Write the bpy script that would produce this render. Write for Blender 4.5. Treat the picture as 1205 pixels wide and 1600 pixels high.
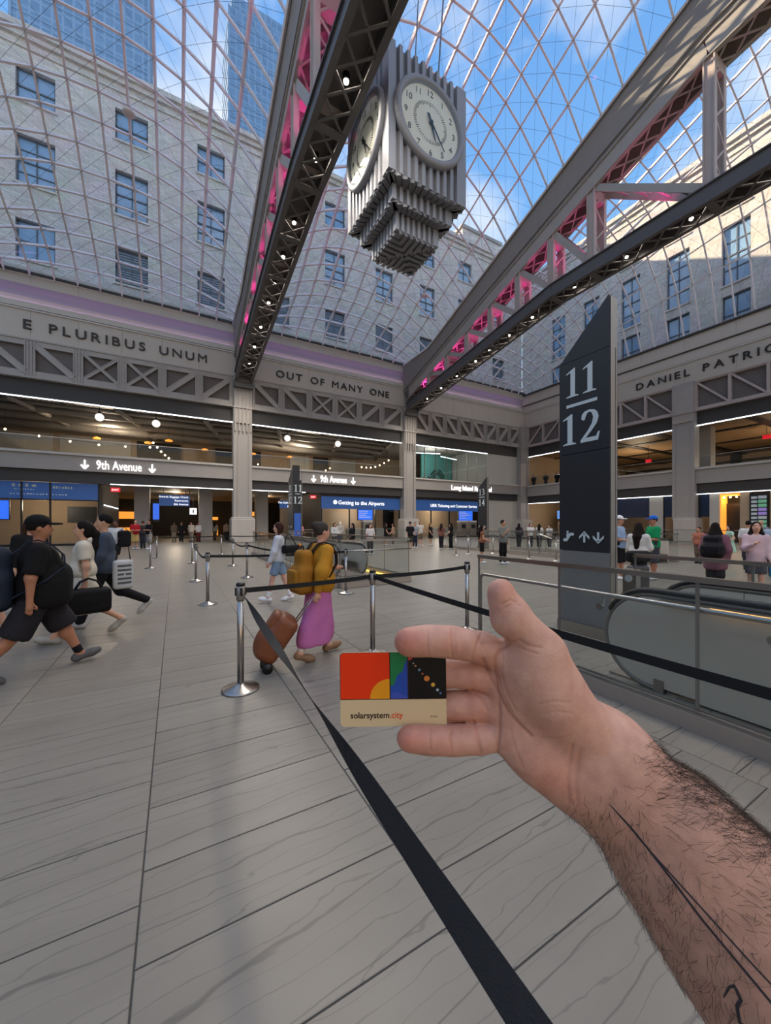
import bpy, bmesh, math, random
import numpy as np
from mathutils import Vector, Matrix, Euler

for o in list(bpy.data.objects):
    bpy.data.objects.remove(o, do_unlink=True)
SC = bpy.context.scene
COL = SC.collection
R = math.radians
random.seed(7)

# ------------------------------------------------------------------ camera
F_PX, EYE, YAW = 585.0, 1.6, math.atan(328.5 / 585.0)
cam_d = bpy.data.cameras.new('camera')
cam = bpy.data.objects.new('camera', cam_d)
COL.objects.link(cam)
cam_d.sensor_fit = 'VERTICAL'
cam_d.sensor_height = 24.0
cam_d.sensor_width = 24.0 * 1205 / 1600
cam_d.lens = F_PX / 1600.0 * 24.0
cam_d.shift_y = 18.0 / 1600.0
cam_d.clip_start, cam_d.clip_end = 0.01, 2000
cam.location = (0, 0, EYE)
cam.rotation_euler = (R(90), 0, -YAW)
SC.camera = cam

# ------------------------------------------------------------------ view
SC.view_settings.view_transform = 'Standard'
SC.view_settings.look = 'None'
SC.view_settings.exposure = 0.0
SC.view_settings.gamma = 1.0
SC.view_settings.use_curve_mapping = False
SC.cycles.max_bounces = 6
SC.cycles.diffuse_bounces = 3
SC.cycles.glossy_bounces = 3
SC.cycles.transmission_bounces = 4
SC.cycles.transparent_max_bounces = 24
SC.cycles.caustics_reflective = False
SC.cycles.caustics_refractive = False
SC.cycles.sample_clamp_indirect = 4.0

# ------------------------------------------------------------------ sky
SUN_AZ, SUN_EL = R(34), R(25)          # azimuth left of the +Y axis
world = bpy.data.worlds.new('sky')
SC.world = world
world.use_nodes = True
wn, wl = world.node_tree.nodes, world.node_tree.links
wn.clear()
w_out = wn.new('ShaderNodeOutputWorld')
w_bg = wn.new('ShaderNodeBackground')
w_bg.inputs['Strength'].default_value = 1.25
w_tc = wn.new('ShaderNodeTexCoord')
w_sep = wn.new('ShaderNodeSeparateXYZ')
w_ramp = wn.new('ShaderNodeValToRGB')
els = w_ramp.color_ramp.elements
els[0].position, els[0].color = 0.0, (0.60, 0.74, 0.90, 1)
els[1].position, els[1].color = 1.0, (0.10, 0.28, 0.68, 1)
e = els.new(0.35); e.color = (0.38, 0.60, 0.89, 1)
e = els.new(0.62); e.color = (0.19, 0.43, 0.83, 1)
w_n = wn.new('ShaderNodeTexNoise')
w_n.inputs['Scale'].default_value = 2.6
w_n.inputs['Detail'].default_value = 6
w_n.inputs['Roughness'].default_value = 0.55
w_map = wn.new('ShaderNodeMapping')
w_map.inputs['Location'].default_value = (0.35, 0.9, 0.1)
w_map.inputs['Scale'].default_value = (1, 1, 1.6)
w_cr = wn.new('ShaderNodeValToRGB')
w_cr.color_ramp.elements[0].position = 0.45
w_cr.color_ramp.elements[1].position = 0.68
w_mix = wn.new('ShaderNodeMixRGB')
w_mix.inputs['Color2'].default_value = (0.92, 0.93, 0.95, 1)
wl.new(w_tc.outputs['Generated'], w_sep.inputs[0])
wl.new(w_sep.outputs['Z'], w_ramp.inputs[0])
wl.new(w_tc.outputs['Generated'], w_map.inputs[0])
wl.new(w_map.outputs[0], w_n.inputs['Vector'])
wl.new(w_n.outputs['Fac'], w_cr.inputs[0])
wl.new(w_cr.outputs[0], w_mix.inputs['Fac'])
wl.new(w_ramp.outputs[0], w_mix.inputs['Color1'])
wl.new(w_mix.outputs[0], w_bg.inputs['Color'])
wl.new(w_bg.outputs[0], w_out.inputs[0])

# ------------------------------------------------------------------ sun
sd = bpy.data.lights.new('sun', 'SUN')
sd.energy = 10.5
sd.angle = R(0.6)
sd.color = (1.0, 0.78, 0.52)
sun = bpy.data.objects.new('sun', sd)
COL.objects.link(sun)
sdir = Vector((-math.sin(SUN_AZ) * math.cos(SUN_EL), math.cos(SUN_AZ) * math.cos(SUN_EL), math.sin(SUN_EL)))
sun.rotation_euler = sdir.to_track_quat('Z', 'Y').to_euler()
sun.location = (-60, 90, 60)

# lamp powers (truss spots are built with their fixtures; room lights stand bare)
P_TRUSS = 1050.0      # spots under the roof trusses
P_PINK = 170.0         # magenta up-lights inside the trusses
P_ROOM = 420.0        # point lights added to light the rooms, without fixtures
E_STRIP = 3.0         # white strips under the beams
E_COVE = 9.0         # violet strip in the cove


# ================================================================== helpers
def srgb(*c):
    if len(c) == 1 and isinstance(c[0], str):
        s = c[0].lstrip('#')
        c = [int(s[i:i + 2], 16) for i in (0, 2, 4)]
    return tuple((v / 255 / 12.92) if v / 255 <= 0.04045 else ((v / 255 + 0.055) / 1.055) ** 2.4 for v in c)


MATS = {}


def mat(name, color, rough=0.6, metal=0.0, emit=0.0, var=0.0, vscale=3.0, bump=0.0, bscale=40.0, spec=0.5, objvar=0.0, ecolor=None):
    """Plain procedural material: colour with noise variation and fine relief."""
    if name in MATS:
        return MATS[name]
    if isinstance(color, str):
        color = srgb(color)
    m = bpy.data.materials.new(name)
    m.use_nodes = True
    n, l = m.node_tree.nodes, m.node_tree.links
    b = n['Principled BSDF']
    b.inputs['Base Color'].default_value = (*color, 1)
    b.inputs['Roughness'].default_value = rough
    b.inputs['Metallic'].default_value = metal
    b.inputs['Specular IOR Level'].default_value = spec
    if emit:
        b.inputs['Emission Color'].default_value = (*(ecolor or color), 1)
        b.inputs['Emission Strength'].default_value = emit
    tc = n.new('ShaderNodeTexCoord')
    last = None
    if var:
        t = n.new('ShaderNodeTexNoise')
        t.inputs['Scale'].default_value = vscale
        t.inputs['Detail'].default_value = 5
        l.new(tc.outputs['Object'], t.inputs['Vector'])
        mx = n.new('ShaderNodeMixRGB')
        mx.inputs['Color1'].default_value = (*[max(0, c * (1 - var)) for c in color], 1)
        mx.inputs['Color2'].default_value = (*[min(1, c * (1 + var)) for c in color], 1)
        l.new(t.outputs['Fac'], mx.inputs['Fac'])
        last = mx.outputs[0]
    if objvar:
        oi = n.new('ShaderNodeObjectInfo')
        hs = n.new('ShaderNodeHueSaturation')
        mr = n.new('ShaderNodeMapRange')
        mr.inputs['To Min'].default_value = 1 - objvar
        mr.inputs['To Max'].default_value = 1 + objvar
        l.new(oi.outputs['Random'], mr.inputs['Value'])
        l.new(mr.outputs[0], hs.inputs['Value'])
        if last:
            l.new(last, hs.inputs['Color'])
        else:
            hs.inputs['Color'].default_value = (*color, 1)
        last = hs.outputs[0]
    if last:
        l.new(last, b.inputs['Base Color'])
    if bump:
        t2 = n.new('ShaderNodeTexNoise')
        t2.inputs['Scale'].default_value = bscale
        t2.inputs['Detail'].default_value = 4
        l.new(tc.outputs['Object'], t2.inputs['Vector'])
        bp = n.new('ShaderNodeBump')
        bp.inputs['Strength'].default_value = bump
        bp.inputs['Distance'].default_value = 0.02
        l.new(t2.outputs['Fac'], bp.inputs['Height'])
        l.new(bp.outputs[0], b.inputs['Normal'])
    MATS[name] = m
    return m


def glass_mat(name, tint=(0.93, 0.95, 0.96), ior=1.35, rough=0.02):
    if name in MATS:
        return MATS[name]
    m = bpy.data.materials.new(name)
    m.use_nodes = True
    n, l = m.node_tree.nodes, m.node_tree.links
    n.clear()
    out = n.new('ShaderNodeOutputMaterial')
    mix = n.new('ShaderNodeMixShader')
    tr = n.new('ShaderNodeBsdfTransparent')
    tr.inputs[0].default_value = (*tint, 1)
    gl = n.new('ShaderNodeBsdfGlossy')
    gl.inputs['Roughness'].default_value = rough
    lw = n.new('ShaderNodeLayerWeight')       # 'Facing' is the same from both sides of the pane
    lw.inputs['Blend'].default_value = 0.5
    pw = n.new('ShaderNodeMath'); pw.operation = 'POWER'; pw.inputs[1].default_value = 4.5
    fr = n.new('ShaderNodeMath'); fr.operation = 'MULTIPLY_ADD'
    fr.inputs[1].default_value = 0.55
    fr.inputs[2].default_value = ((ior - 1) / (ior + 1)) ** 2
    l.new(lw.outputs['Facing'], pw.inputs[0])
    l.new(pw.outputs[0], fr.inputs[0])
    l.new(fr.outputs[0], mix.inputs[0])
    l.new(tr.outputs[0], mix.inputs[1])
    l.new(gl.outputs[0], mix.inputs[2])
    l.new(mix.outputs[0], out.inputs[0])
    MATS[name] = m
    return m


class MB:
    """Collects simple solids and links them as one mesh object."""

    def __init__(self):
        self.v, self.f = [], []

    def _add(self, vs, fs):
        o = len(self.v)
        self.v += [tuple(p) for p in vs]
        self.f += [tuple(o + i for i in f) for f in fs]
        return self

    def box(self, x0, x1, y0, y1, z0, z1):
        return self._add([(x0, y0, z0), (x1, y0, z0), (x1, y1, z0), (x0, y1, z0), (x0, y0, z1), (x1, y0, z1), (x1, y1, z1), (x0, y1, z1)],
                         [(0, 3, 2, 1), (4, 5, 6, 7), (0, 1, 5, 4), (1, 2, 6, 5), (2, 3, 7, 6), (3, 0, 4, 7)])

    def bar(self, p, q, w, h, up=(0, 0, 1)):
        """Rectangular bar from p to q; w across, h along 'up'."""
        p, q = Vector(p), Vector(q)
        d = (q - p).normalized()
        u = Vector(up)
        s = d.cross(u)
        if s.length < 1e-5:
            s = d.cross(Vector((1, 0, 0)))
        s.normalize()
        u = s.cross(d).normalized()
        s, u = s * w / 2, u * h / 2
        c = [-s - u, s - u, s + u, -s + u]
        return self._add([p + k for k in c] + [q + k for k in c],
                         [(0, 1, 2, 3), (7, 6, 5, 4), (0, 4, 5, 1), (1, 5, 6, 2), (2, 6, 7, 3), (3, 7, 4, 0)])

    def tube(self, pts, r, n=8, cap=True):
        pts = [Vector(p) for p in pts]
        rs = r if isinstance(r, (list, tuple)) else [r] * len(pts)
        ring0 = len(self.v)
        prev = None
        for i, p in enumerate(pts):
            if i == 0:
                d = pts[1] - pts[0]
            elif i == len(pts) - 1:
                d = pts[-1] - pts[-2]
            else:
                d = (pts[i + 1] - p).normalized() + (p - pts[i - 1]).normalized()
            d.normalize()
            if prev is None:
                a = d.cross(Vector((0, 0, 1)))
                if a.length < 1e-4:
                    a = d.cross(Vector((1, 0, 0)))
            else:
                a = prev - d * prev.dot(d)
            a.normalize()
            prev = a
            b = d.cross(a)
            for k in range(n):
                t = 2 * math.pi * k / n
                self.v.append(tuple(p + (a * math.cos(t) + b * math.sin(t)) * rs[i]))
        m = len(pts)
        for i in range(m - 1):
            for k in range(n):
                a0 = ring0 + i * n + k
                a1 = ring0 + i * n + (k + 1) % n
                self.f.append((a0, a1, a1 + n, a0 + n))
        if cap:
            self.f.append(tuple(ring0 + k for k in reversed(range(n))))
            self.f.append(tuple(ring0 + (m - 1) * n + k for k in range(n)))
        return self

    def lathe(self, prof, n=24, c=(0, 0, 0)):
        o = len(self.v)
        for (r, z) in prof:
            for k in range(n):
                t = 2 * math.pi * k / n
                self.v.append((c[0] + r * math.cos(t), c[1] + r * math.sin(t), c[2] + z))
        for i in range(len(prof) - 1):
            for k in range(n):
                a, b = o + i * n + k, o + i * n + (k + 1) % n
                self.f.append((a, b, b + n, a + n))
        self.f.append(tuple(o + k for k in reversed(range(n))))
        self.f.append(tuple(o + (len(prof) - 1) * n + k for k in range(n)))
        return self

    def prism(self, poly, fn0, fn1):
        """Extrude a 2D outline; fn0 / fn1 map (a, b) to the two faces."""
        n = len(poly)
        return self._add([fn0(*p) for p in poly] + [fn1(*p) for p in poly],
                         [tuple(range(n)), tuple(reversed(range(n, 2 * n)))] + [(i, i + n, (i + 1) % n + n, (i + 1) % n) for i in range(n)])

    def sphere(self, c, r, n=12, m=8):
        rx, ry, rz = r if isinstance(r, (list, tuple)) else (r, r, r)
        o = len(self.v)
        for i in range(m + 1):
            t = math.pi * i / m
            for k in range(n):
                s = 2 * math.pi * k / n
                self.v.append((c[0] + rx * math.sin(t) * math.cos(s), c[1] + ry * math.sin(t) * math.sin(s), c[2] + rz * math.cos(t)))
        for i in range(m):
            for k in range(n):
                a, b = o + i * n + k, o + i * n + (k + 1) % n
                self.f.append((a, a + n, b + n, b))
        return self

    def ribbon(self, pts, ws, th=0.003):
        """Thin strap: pts centre points, ws half-width vectors."""
        o = len(self.v)
        n = len(pts)
        for i, (p, w) in enumerate(zip(pts, ws)):
            p, w = Vector(p), Vector(w)
            d = Vector(pts[min(i + 1, n - 1)]) - Vector(pts[max(i - 1, 0)])
            nn = d.cross(w).normalized() * th / 2
            self.v += [tuple(p - w - nn), tuple(p + w - nn), tuple(p + w + nn), tuple(p - w + nn)]
        for i in range(n - 1):
            for k in range(4):
                a, b = o + i * 4 + k, o + i * 4 + (k + 1) % 4
                self.f.append((a, b, b + 4, a + 4))
        self.f += [(o + 3, o + 2, o + 1, o), tuple(o + (n - 1) * 4 + k for k in range(4))]
        return self


WL = {}


def link_mesh(name, verts, faces, material, parent=None, smooth=False, world=True, origin=None):
    """One mesh object. verts in world space unless world=False (then local to the parent)."""
    vs = np.array(verts, dtype=float).reshape(-1, 3)
    if parent is not None:
        off = np.array(WL.get(parent.name, (0, 0, 0))) if world else np.zeros(3)
        loc = (0, 0, 0)
    else:
        if origin is None:
            lo, hi = vs.min(0), vs.max(0)
            origin = ((lo[0] + hi[0]) / 2, (lo[1] + hi[1]) / 2, lo[2])
        off = np.array(origin, dtype=float) if world else np.zeros(3)
        loc = tuple(origin)
    me = bpy.data.meshes.new(name)
    me.from_pydata((vs - off).tolist(), [], [list(f) for f in faces])
    me.update()
    if smooth:
        me.polygons.foreach_set('use_smooth', [True] * len(me.polygons))
    me.materials.append(material)
    o = bpy.data.objects.new(name, me)
    COL.objects.link(o)
    o.location = loc
    if parent is not None:
        o.parent = parent
        WL[o.name] = WL.get(parent.name, (0, 0, 0))
    else:
        WL[o.name] = tuple(loc)
    return o


def fix_normals(o):
    bm = bmesh.new()
    bm.from_mesh(o.data)
    bmesh.ops.recalc_face_normals(bm, faces=bm.faces)
    bm.to_mesh(o.data)
    bm.free()
    return o


def add(name, mb, material, parent=None, smooth=False, world=True, origin=None):
    o = link_mesh(name, mb.v, mb.f, material, parent, smooth, world, origin)
    fix_normals(o)
    return o


def share(src, name, parent, loc, rot=(0, 0, 0), scale=(1, 1, 1)):
    """Another object with the same mesh, placed in its parent's space."""
    o = bpy.data.objects.new(name, src.data)
    COL.objects.link(o)
    o.location, o.rotation_euler, o.scale = loc, rot, scale
    o.parent = parent
    return o


def tag(o, label, cat, group=None, kind=None):
    o['label'] = label
    o['category'] = cat
    if group:
        o['group'] = group
    if kind:
        o['kind'] = kind
    return o


def thing(name, label, cat, loc=(0, 0, 0), rz=0.0, group=None):
    o = bpy.data.objects.new(name, None)
    COL.objects.link(o)
    o.empty_display_size = 0.1
    o.location = loc
    o.rotation_euler = (0, 0, rz)
    WL[o.name] = tuple(loc)
    return tag(o, label, cat, group)


def struct(o, label):
    o['kind'] = 'structure'
    o['label'] = label
    return o


def copy_tree(o, parent=None):
    c = o.copy()
    COL.objects.link(c)
    c.parent = parent
    for ch in list(o.children):
        copy_tree(ch, c)
    return c


def text_data(s, size=1.0, extrude=0.02, spacing=1.0, bold=0.0, align='LEFT'):
    cu = bpy.data.curves.new('txt', 'FONT')
    cu.body = s
    cu.size = size
    cu.extrude = extrude
    cu.offset = bold
    cu.space_character = spacing
    cu.align_x = align
    cu.resolution_u = 3
    o = bpy.data.objects.new('txt', cu)
    COL.objects.link(o)
    dg = bpy.context.evaluated_depsgraph_get()
    me = bpy.data.meshes.new_from_object(o.evaluated_get(dg))
    bpy.data.objects.remove(o, do_unlink=True)
    bpy.data.curves.remove(cu)
    return me


ROT_BACK = Euler((R(90), 0, 0)).to_matrix().to_4x4()          # reads along +X, faces -Y
ROT_RIGHT = Euler((R(90), 0, R(-90))).to_matrix().to_4x4()    # reads along -Y, faces -X


def text(name, s, material, loc, rot, parent=None, size=1.0, extrude=0.02, spacing=1.0, bold=0.0, align='LEFT', fit=None):
    me = text_data(s, size, extrude, spacing, bold, align)
    if fit:
        xs = [v.co.x for v in me.vertices]
        k = fit / max(1e-6, max(xs) - min(xs))
        for v in me.vertices:
            v.co.x *= k
    me.materials.clear()
    me.materials.append(material)
    me.transform(rot)
    me.name = name
    o = bpy.data.objects.new(name, me)
    COL.objects.link(o)
    off = Vector(WL.get(parent.name, (0, 0, 0))) if parent else Vector()
    o.location = Vector(loc) - off
    if parent:
        o.parent = parent
    return o


def lamp(name, loc, power, color=(1, 0.95, 0.88), kind='POINT', size=0.1, target=None, angle=120, blend=0.6, parent=None):
    d = bpy.data.lights.new(name, kind)
    d.energy = power
    d.color = color
    d.shadow_soft_size = size
    if kind == 'SPOT':
        d.spot_size = R(angle)
        d.spot_blend = blend
    o = bpy.data.objects.new(name, d)
    COL.objects.link(o)
    o.location = loc
    if target is not None:
        o.rotation_euler = (Vector(loc) - Vector(target)).to_track_quat('Z', 'Y').to_euler()
    if parent is not None:
        o.parent = parent
        o.location = Vector(loc) - Vector(WL.get(parent.name, (0, 0, 0)))
    return o


# ------------------------------------------------------------------ palette
M_STEEL = mat('steel_paint_grey', '#8f8a86', 0.55, 0.0, var=0.10, vscale=1.5)
M_STEEL_D = mat('steel_paint_dark', '#5c595a', 0.5, 0.1, var=0.10, vscale=1.5)
M_TRUSS = mat('truss_paint', '#a7a099', 0.5, 0.0, var=0.12, vscale=1.2)
M_TRUSS_W = mat('truss_web_paint', '#b9aba5', 0.55, 0.0, var=0.10, vscale=1.5)
M_GIRDER = mat('girder_plate', '#8a8583', 0.5, 0.0, var=0.08)
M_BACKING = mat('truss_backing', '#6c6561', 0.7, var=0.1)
M_FRIEZE = mat('frieze_stone', '#c2b9ad', 0.7, var=0.06, vscale=0.8)
M_CORNICE = mat('cornice_stone', '#c6beb4', 0.65, var=0.05, vscale=0.8)
M_LEDGE = mat('ledge_paint', '#a09a94', 0.5, var=0.06)
M_LEDGE_T = mat('ledge_coping', '#bdb8b1', 0.4, var=0.05)
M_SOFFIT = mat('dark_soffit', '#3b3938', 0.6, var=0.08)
M_COLUMN = mat('column_paint', '#a39d97', 0.5, var=0.06, vscale=1.0)
M_PED = mat('pedestal_marble', '#b9b2aa', 0.35, var=0.12, vscale=2.0)
M_LETTER = mat('bronze_letter', '#33302d', 0.45, 0.3)
M_CHROME = mat('brushed_steel', '#a9a5a0', 0.28, 1.0, var=0.05, vscale=8)
M_CHROME_D = mat('dark_steel', '#8f8982', 0.4, 0.6)
M_BLACK = mat('black_plastic', '#121212', 0.45)
M_BELT = mat('black_webbing', '#0e1014', 0.75, bump=0.2, bscale=300)
M_GLASS = glass_mat('roof_glass', (0.955, 0.97, 0.975), 1.28)
M_GLASS2 = glass_mat('rail_glass', (0.93, 0.95, 0.95), 1.33)
M_GLASS3 = glass_mat('shop_glass', (0.92, 0.94, 0.95), 1.4)
M_RIB = mat('rib_paint', '#e9e3e8', 0.45, var=0.04)
M_CABLE = mat('cable_steel', '#77777d', 0.4, 0.6)
M_SIGN = mat('sign_black', '#25272c', 0.42, var=0.08)
M_SIGN_G = mat('sign_grey', '#7f7d78', 0.6, 0.0, var=0.05)
M_SIGN_W = mat('sign_white', '#d5e0e2', 0.5)
M_LIT = mat('lit_letters', '#ffffff', 0.5, emit=1.25)
M_STRIP = mat('strip_light', '#ffffff', 0.5, emit=E_STRIP, ecolor=(0.92, 0.97, 1.0))
M_COVE = mat('cove_light', '#c9a8e0', 0.5, emit=E_COVE, ecolor=(0.60, 0.36, 0.82))
M_BULB = mat('warm_bulb', '#ffe0b0', 0.4, emit=14, ecolor=(1, 0.72, 0.38))
M_BULB_W = mat('white_bulb', '#ffffff', 0.4, emit=9, ecolor=(1, 0.9, 0.75))
M_GLOBE = mat('opal_globe', '#f4f2ec', 0.3, emit=0.9, ecolor=(1, 0.98, 0.95))
M_WOOD_C = mat('wood_ceiling', '#9a7d5c', 0.6, var=0.15, vscale=1.5)
M_CEIL = mat('plain_ceiling', '#a29a8e', 0.7, var=0.08)
M_DUCT = mat('duct_metal', '#8d877f', 0.5, 0.3, var=0.1)
M_WALLWARM = mat('warm_wall', '#b39a7e', 0.7, var=0.08)
M_WALLPALE = mat('pale_panel', '#b9b4aa', 0.6, var=0.03)
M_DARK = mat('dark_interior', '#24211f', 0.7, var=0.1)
M_BLUE = mat('blue_banner', '#27436f', 0.4, var=0.25, vscale=0.8, emit=0.30, ecolor=srgb('#2f5fa8'))
M_SCREEN = mat('blue_screen', '#2a62d8', 0.3, emit=1.0)
M_RED = mat('red_sign', '#c81e2a', 0.4, emit=0.9)
M_ORANGE = mat('warm_glow', '#e8963a', 0.5, emit=1.2)
M_YELLOWLED = mat('yellow_led', '#ffd25a', 0.4, emit=3.0)
M_WHITE = mat('white_paint', '#d8d6d2', 0.5)


# ================================================================== floor
def stone_mat(name, joints):
    m = bpy.data.materials.new(name)
    m.use_nodes = True
    n, l = m.node_tree.nodes, m.node_tree.links
    b = n['Principled BSDF']
    b.inputs['Roughness'].default_value = 0.38
    b.inputs['Specular IOR Level'].default_value = 0.35
    geo = n.new('ShaderNodeNewGeometry')
    oi = n.new('ShaderNodeObjectInfo')
    off = n.new('ShaderNodeVectorMath'); off.operation = 'SCALE'
    off.inputs[0].default_value = (13.0, 29.0, 0)
    l.new(oi.outputs['Random'], off.inputs['Scale'])
    ad = n.new('ShaderNodeVectorMath'); ad.operation = 'ADD'
    l.new(geo.outputs['Position'], ad.inputs[0])
    l.new(off.outputs[0], ad.inputs[1])
    mp = n.new('ShaderNodeMapping')
    mp.inputs['Rotation'].default_value = (0, 0, R(-7))
    mp.inputs['Scale'].default_value = (0.42, 1.5, 1)
    l.new(ad.outputs[0], mp.inputs[0])
    cloud = n.new('ShaderNodeTexNoise')
    cloud.inputs['Scale'].default_value = 2.4
    cloud.inputs['Detail'].default_value = 6
    l.new(mp.outputs[0], cloud.inputs['Vector'])
    base = n.new('ShaderNodeMixRGB')
    base.inputs['Color1'].default_value = (*srgb('#767066'), 1)
    base.inputs['Color2'].default_value = (*srgb('#908a7f'), 1)
    l.new(cloud.outputs['Fac'], base.inputs['Fac'])
    cur = base.outputs[0]
    for sc, dist, lo, hi, col, w in ((2.6, 7.0, 0.991, 1.0, '#45433f', 0.50), (5.3, 9.0, 0.992, 1.0, '#4f4c48', 0.38)):
        wv = n.new('ShaderNodeTexWave')
        wv.wave_type, wv.bands_direction = 'BANDS', 'Y'
        wv.inputs['Scale'].default_value = sc * 0.42
        wv.inputs['Distortion'].default_value = dist
        wv.inputs['Detail'].default_value = 4
        wv.inputs['Detail Scale'].default_value = 1.3
        l.new(mp.outputs[0], wv.inputs['Vector'])
        cr = n.new('ShaderNodeValToRGB')
        cr.color_ramp.elements[0].position = lo
        cr.color_ramp.elements[1].position = hi
        cr.color_ramp.elements[1].color = (w, w, w, 1)
        l.new(wv.outputs['Fac'], cr.inputs[0])
        mx = n.new('ShaderNodeMixRGB')
        mx.inputs['Color2'].default_value = (*srgb(col), 1)
        l.new(cr.outputs[0], mx.inputs['Fac'])
        l.new(cur, mx.inputs['Color1'])
        cur = mx.outputs[0]
    hs = n.new('ShaderNodeHueSaturation')
    mr = n.new('ShaderNodeMapRange')
    mr.inputs['To Min'].default_value, mr.inputs['To Max'].default_value = 0.94, 1.05
    l.new(oi.outputs['Random'], mr.inputs['Value'])
    l.new(mr.outputs[0], hs.inputs['Value'])
    l.new(cur, hs.inputs['Color'])
    cur = hs.outputs[0]
    if joints:
        sp = n.new('ShaderNodeSeparateXYZ')
        cb = n.new('ShaderNodeCombineXYZ')
        l.new(geo.outputs['Position'], sp.inputs[0])
        mm = n.new('ShaderNodeMath'); mm.operation = 'ADD'; mm.inputs[1].default_value = 0.13
        l.new(sp.outputs['X'], mm.inputs[0])
        l.new(sp.outputs['Y'], cb.inputs['X'])
        l.new(mm.outputs[0], cb.inputs['Y'])
        bk = n.new('ShaderNodeTexBrick')
        bk.inputs['Scale'].default_value = 1
        bk.inputs['Mortar Size'].default_value = 0.005
        bk.inputs['Brick Width'].default_value = 0.435
        bk.inputs['Row Height'].default_value = 1.085
        bk.inputs['Color1'].default_value = (1, 1, 1, 1)
        bk.inputs['Color2'].default_value = (0.93, 0.93, 0.93, 1)
        bk.inputs['Mortar'].default_value = (0.35, 0.35, 0.35, 1)
        l.new(cb.outputs[0], bk.inputs['Vector'])
        mu = n.new('ShaderNodeMixRGB'); mu.blend_type = 'MULTIPLY'
        mu.inputs['Fac'].default_value = 1
        l.new(cur, mu.inputs['Color1'])
        l.new(bk.outputs['Color'], mu.inputs['Color2'])
        cur = mu.outputs[0]
    l.new(cur, b.inputs['Base Color'])
    return m


M_TILE = stone_mat('floor_stone_tile', False)
M_FLOOR = stone_mat('floor_stone', True)
M_GROUT = mat('grout', '#4a4743', 0.9)

floor = add('floor', MB().box(-32, 62, -36, 62, -0.3, -0.006), M_FLOOR, origin=(0, 0, -0.3))
struct(floor, 'pale grey veined stone paving of the hall')
CA, SA = math.cos(YAW), math.sin(YAW)


def proj(x, y, z):
    d = x * SA + y * CA
    if d < 0.2:
        return None
    return 602.5 + F_PX * (x * CA - y * SA) / d, 818 - F_PX * (z - EYE) / d, d


TW, TL = 1.085, 0.435
tile0 = None
bed = MB()
ntile = 0
for k in range(-9, 10):
    x0 = -0.13 + TW * k
    offs = {0: 0.37, 1: 0.14, -1: 0.20}.get(k, random.random() * TL)
    for j in range(0, 24):
        y0 = -0.5 + offs + TL * j
        inside = False
        for cx, cy in ((x0, y0), (x0 + TW, y0), (x0, y0 + TL), (x0 + TW, y0 + TL), (x0 + TW / 2, y0 + TL / 2)):
            p = proj(cx, cy, 0)
            if p and -20 < p[0] < 1225 and p[1] < 1640 and p[2] < 7.2:
                inside = True
        if not inside:
            continue
        bed.box(x0, x0 + TW, y0, y0 + TL, -0.0055, -0.005)
        g, b = 0.0035, 0.003
        if tile0 is None:
            mb = MB()
            X0, X1, Y0, Y1 = -TW / 2 + g, TW / 2 - g, -TL / 2 + g, TL / 2 - g
            vs = [(X0, Y0, -0.005), (X1, Y0, -0.005), (X1, Y1, -0.005), (X0, Y1, -0.005),
                  (X0, Y0, -b * 0.7), (X1, Y0, -b * 0.7), (X1, Y1, -b * 0.7), (X0, Y1, -b * 0.7),
                  (X0 + b, Y0 + b, 0), (X1 - b, Y0 + b, 0), (X1 - b, Y1 - b, 0), (X0 + b, Y1 - b, 0)]
            fs = [(8, 9, 10, 11)]
            for a in (0, 4):
                for i in range(4):
                    fs.append((a + i, a + (i + 1) % 4, a + 4 + (i + 1) % 4, a + 4 + i))
            mb._add(vs, fs)
            tile0 = add('floor_tile', mb, M_TILE, floor, world=False)
            tile0.location = (x0 + TW / 2, y0 + TL / 2, 0.3)
        else:
            share(tile0, 'floor_tile', floor, (x0 + TW / 2, y0 + TL / 2, 0.3))
        ntile += 1
print('TILES', ntile)
add('grout_bed', bed, M_GROUT, floor)

# ================================================================== back wall (9th Avenue side)
YB, XR = 34.0, 39.9
COLX = [-11.9, 5.0, 21.9]
BAYS = [(-11.15, 4.25), (5.75, 21.15), (22.65, 39.2)]
XL = -29.0

wall_back = add('wall_back', MB().box(XL, XR + 0.6, YB + 0.25, YB + 0.7, 11.45, 19.0), M_FRIEZE, origin=(5, YB, 0))
struct(wall_back, 'long grey wall with inscribed frieze above the open galleries')


def part(name, mb, m, parent, smooth=False):
    return add(name, mb, m, parent, smooth)


for (a, b) in [(-28, -12.65)] + BAYS:
    n = 6
    for i in range(n):
        x0, x1 = a + (b - a) * i / n, a + (b - a) * (i + 1) / n
        part('frieze_panel', MB().box(x0 - (0.75 if i == 0 else 0), x1 - 0.012 + (0.75 if i == n - 1 else 0), YB + 0.02, YB + 0.26, 14.25, 16.05), M_FRIEZE, wall_back)
        part('cornice_panel', MB().box(x0 - (0.75 if i == 0 else 0), x1 - 0.012 + (0.75 if i == n - 1 else 0), YB - 0.05, YB + 0.3, 17.75, 18.45), M_CORNICE, wall_back)
part('moulding', MB().box(XL, XR, YB - 0.06, YB + 0.26, 16.05, 16.16).box(XL, XR, YB - 0.02, YB + 0.26, 16.22, 16.45), M_CORNICE, wall_back)
part('cove_lip', MB().box(XL, XR, YB - 0.02, YB + 0.05, 16.45, 16.60), M_CORNICE, wall_back)
part('gutter', MB().box(XL, XR, YB - 0.22, YB + 0.3, 18.45, 18.62), M_SOFFIT, wall_back)
part('lower_moulding', MB().box(XL, XR, YB - 0.1, YB + 0.25, 14.08, 14.25), M_FRIEZE, wall_back)
M_COVEBACK = mat('cove_plaster', '#a99fb0', 0.7)
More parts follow.
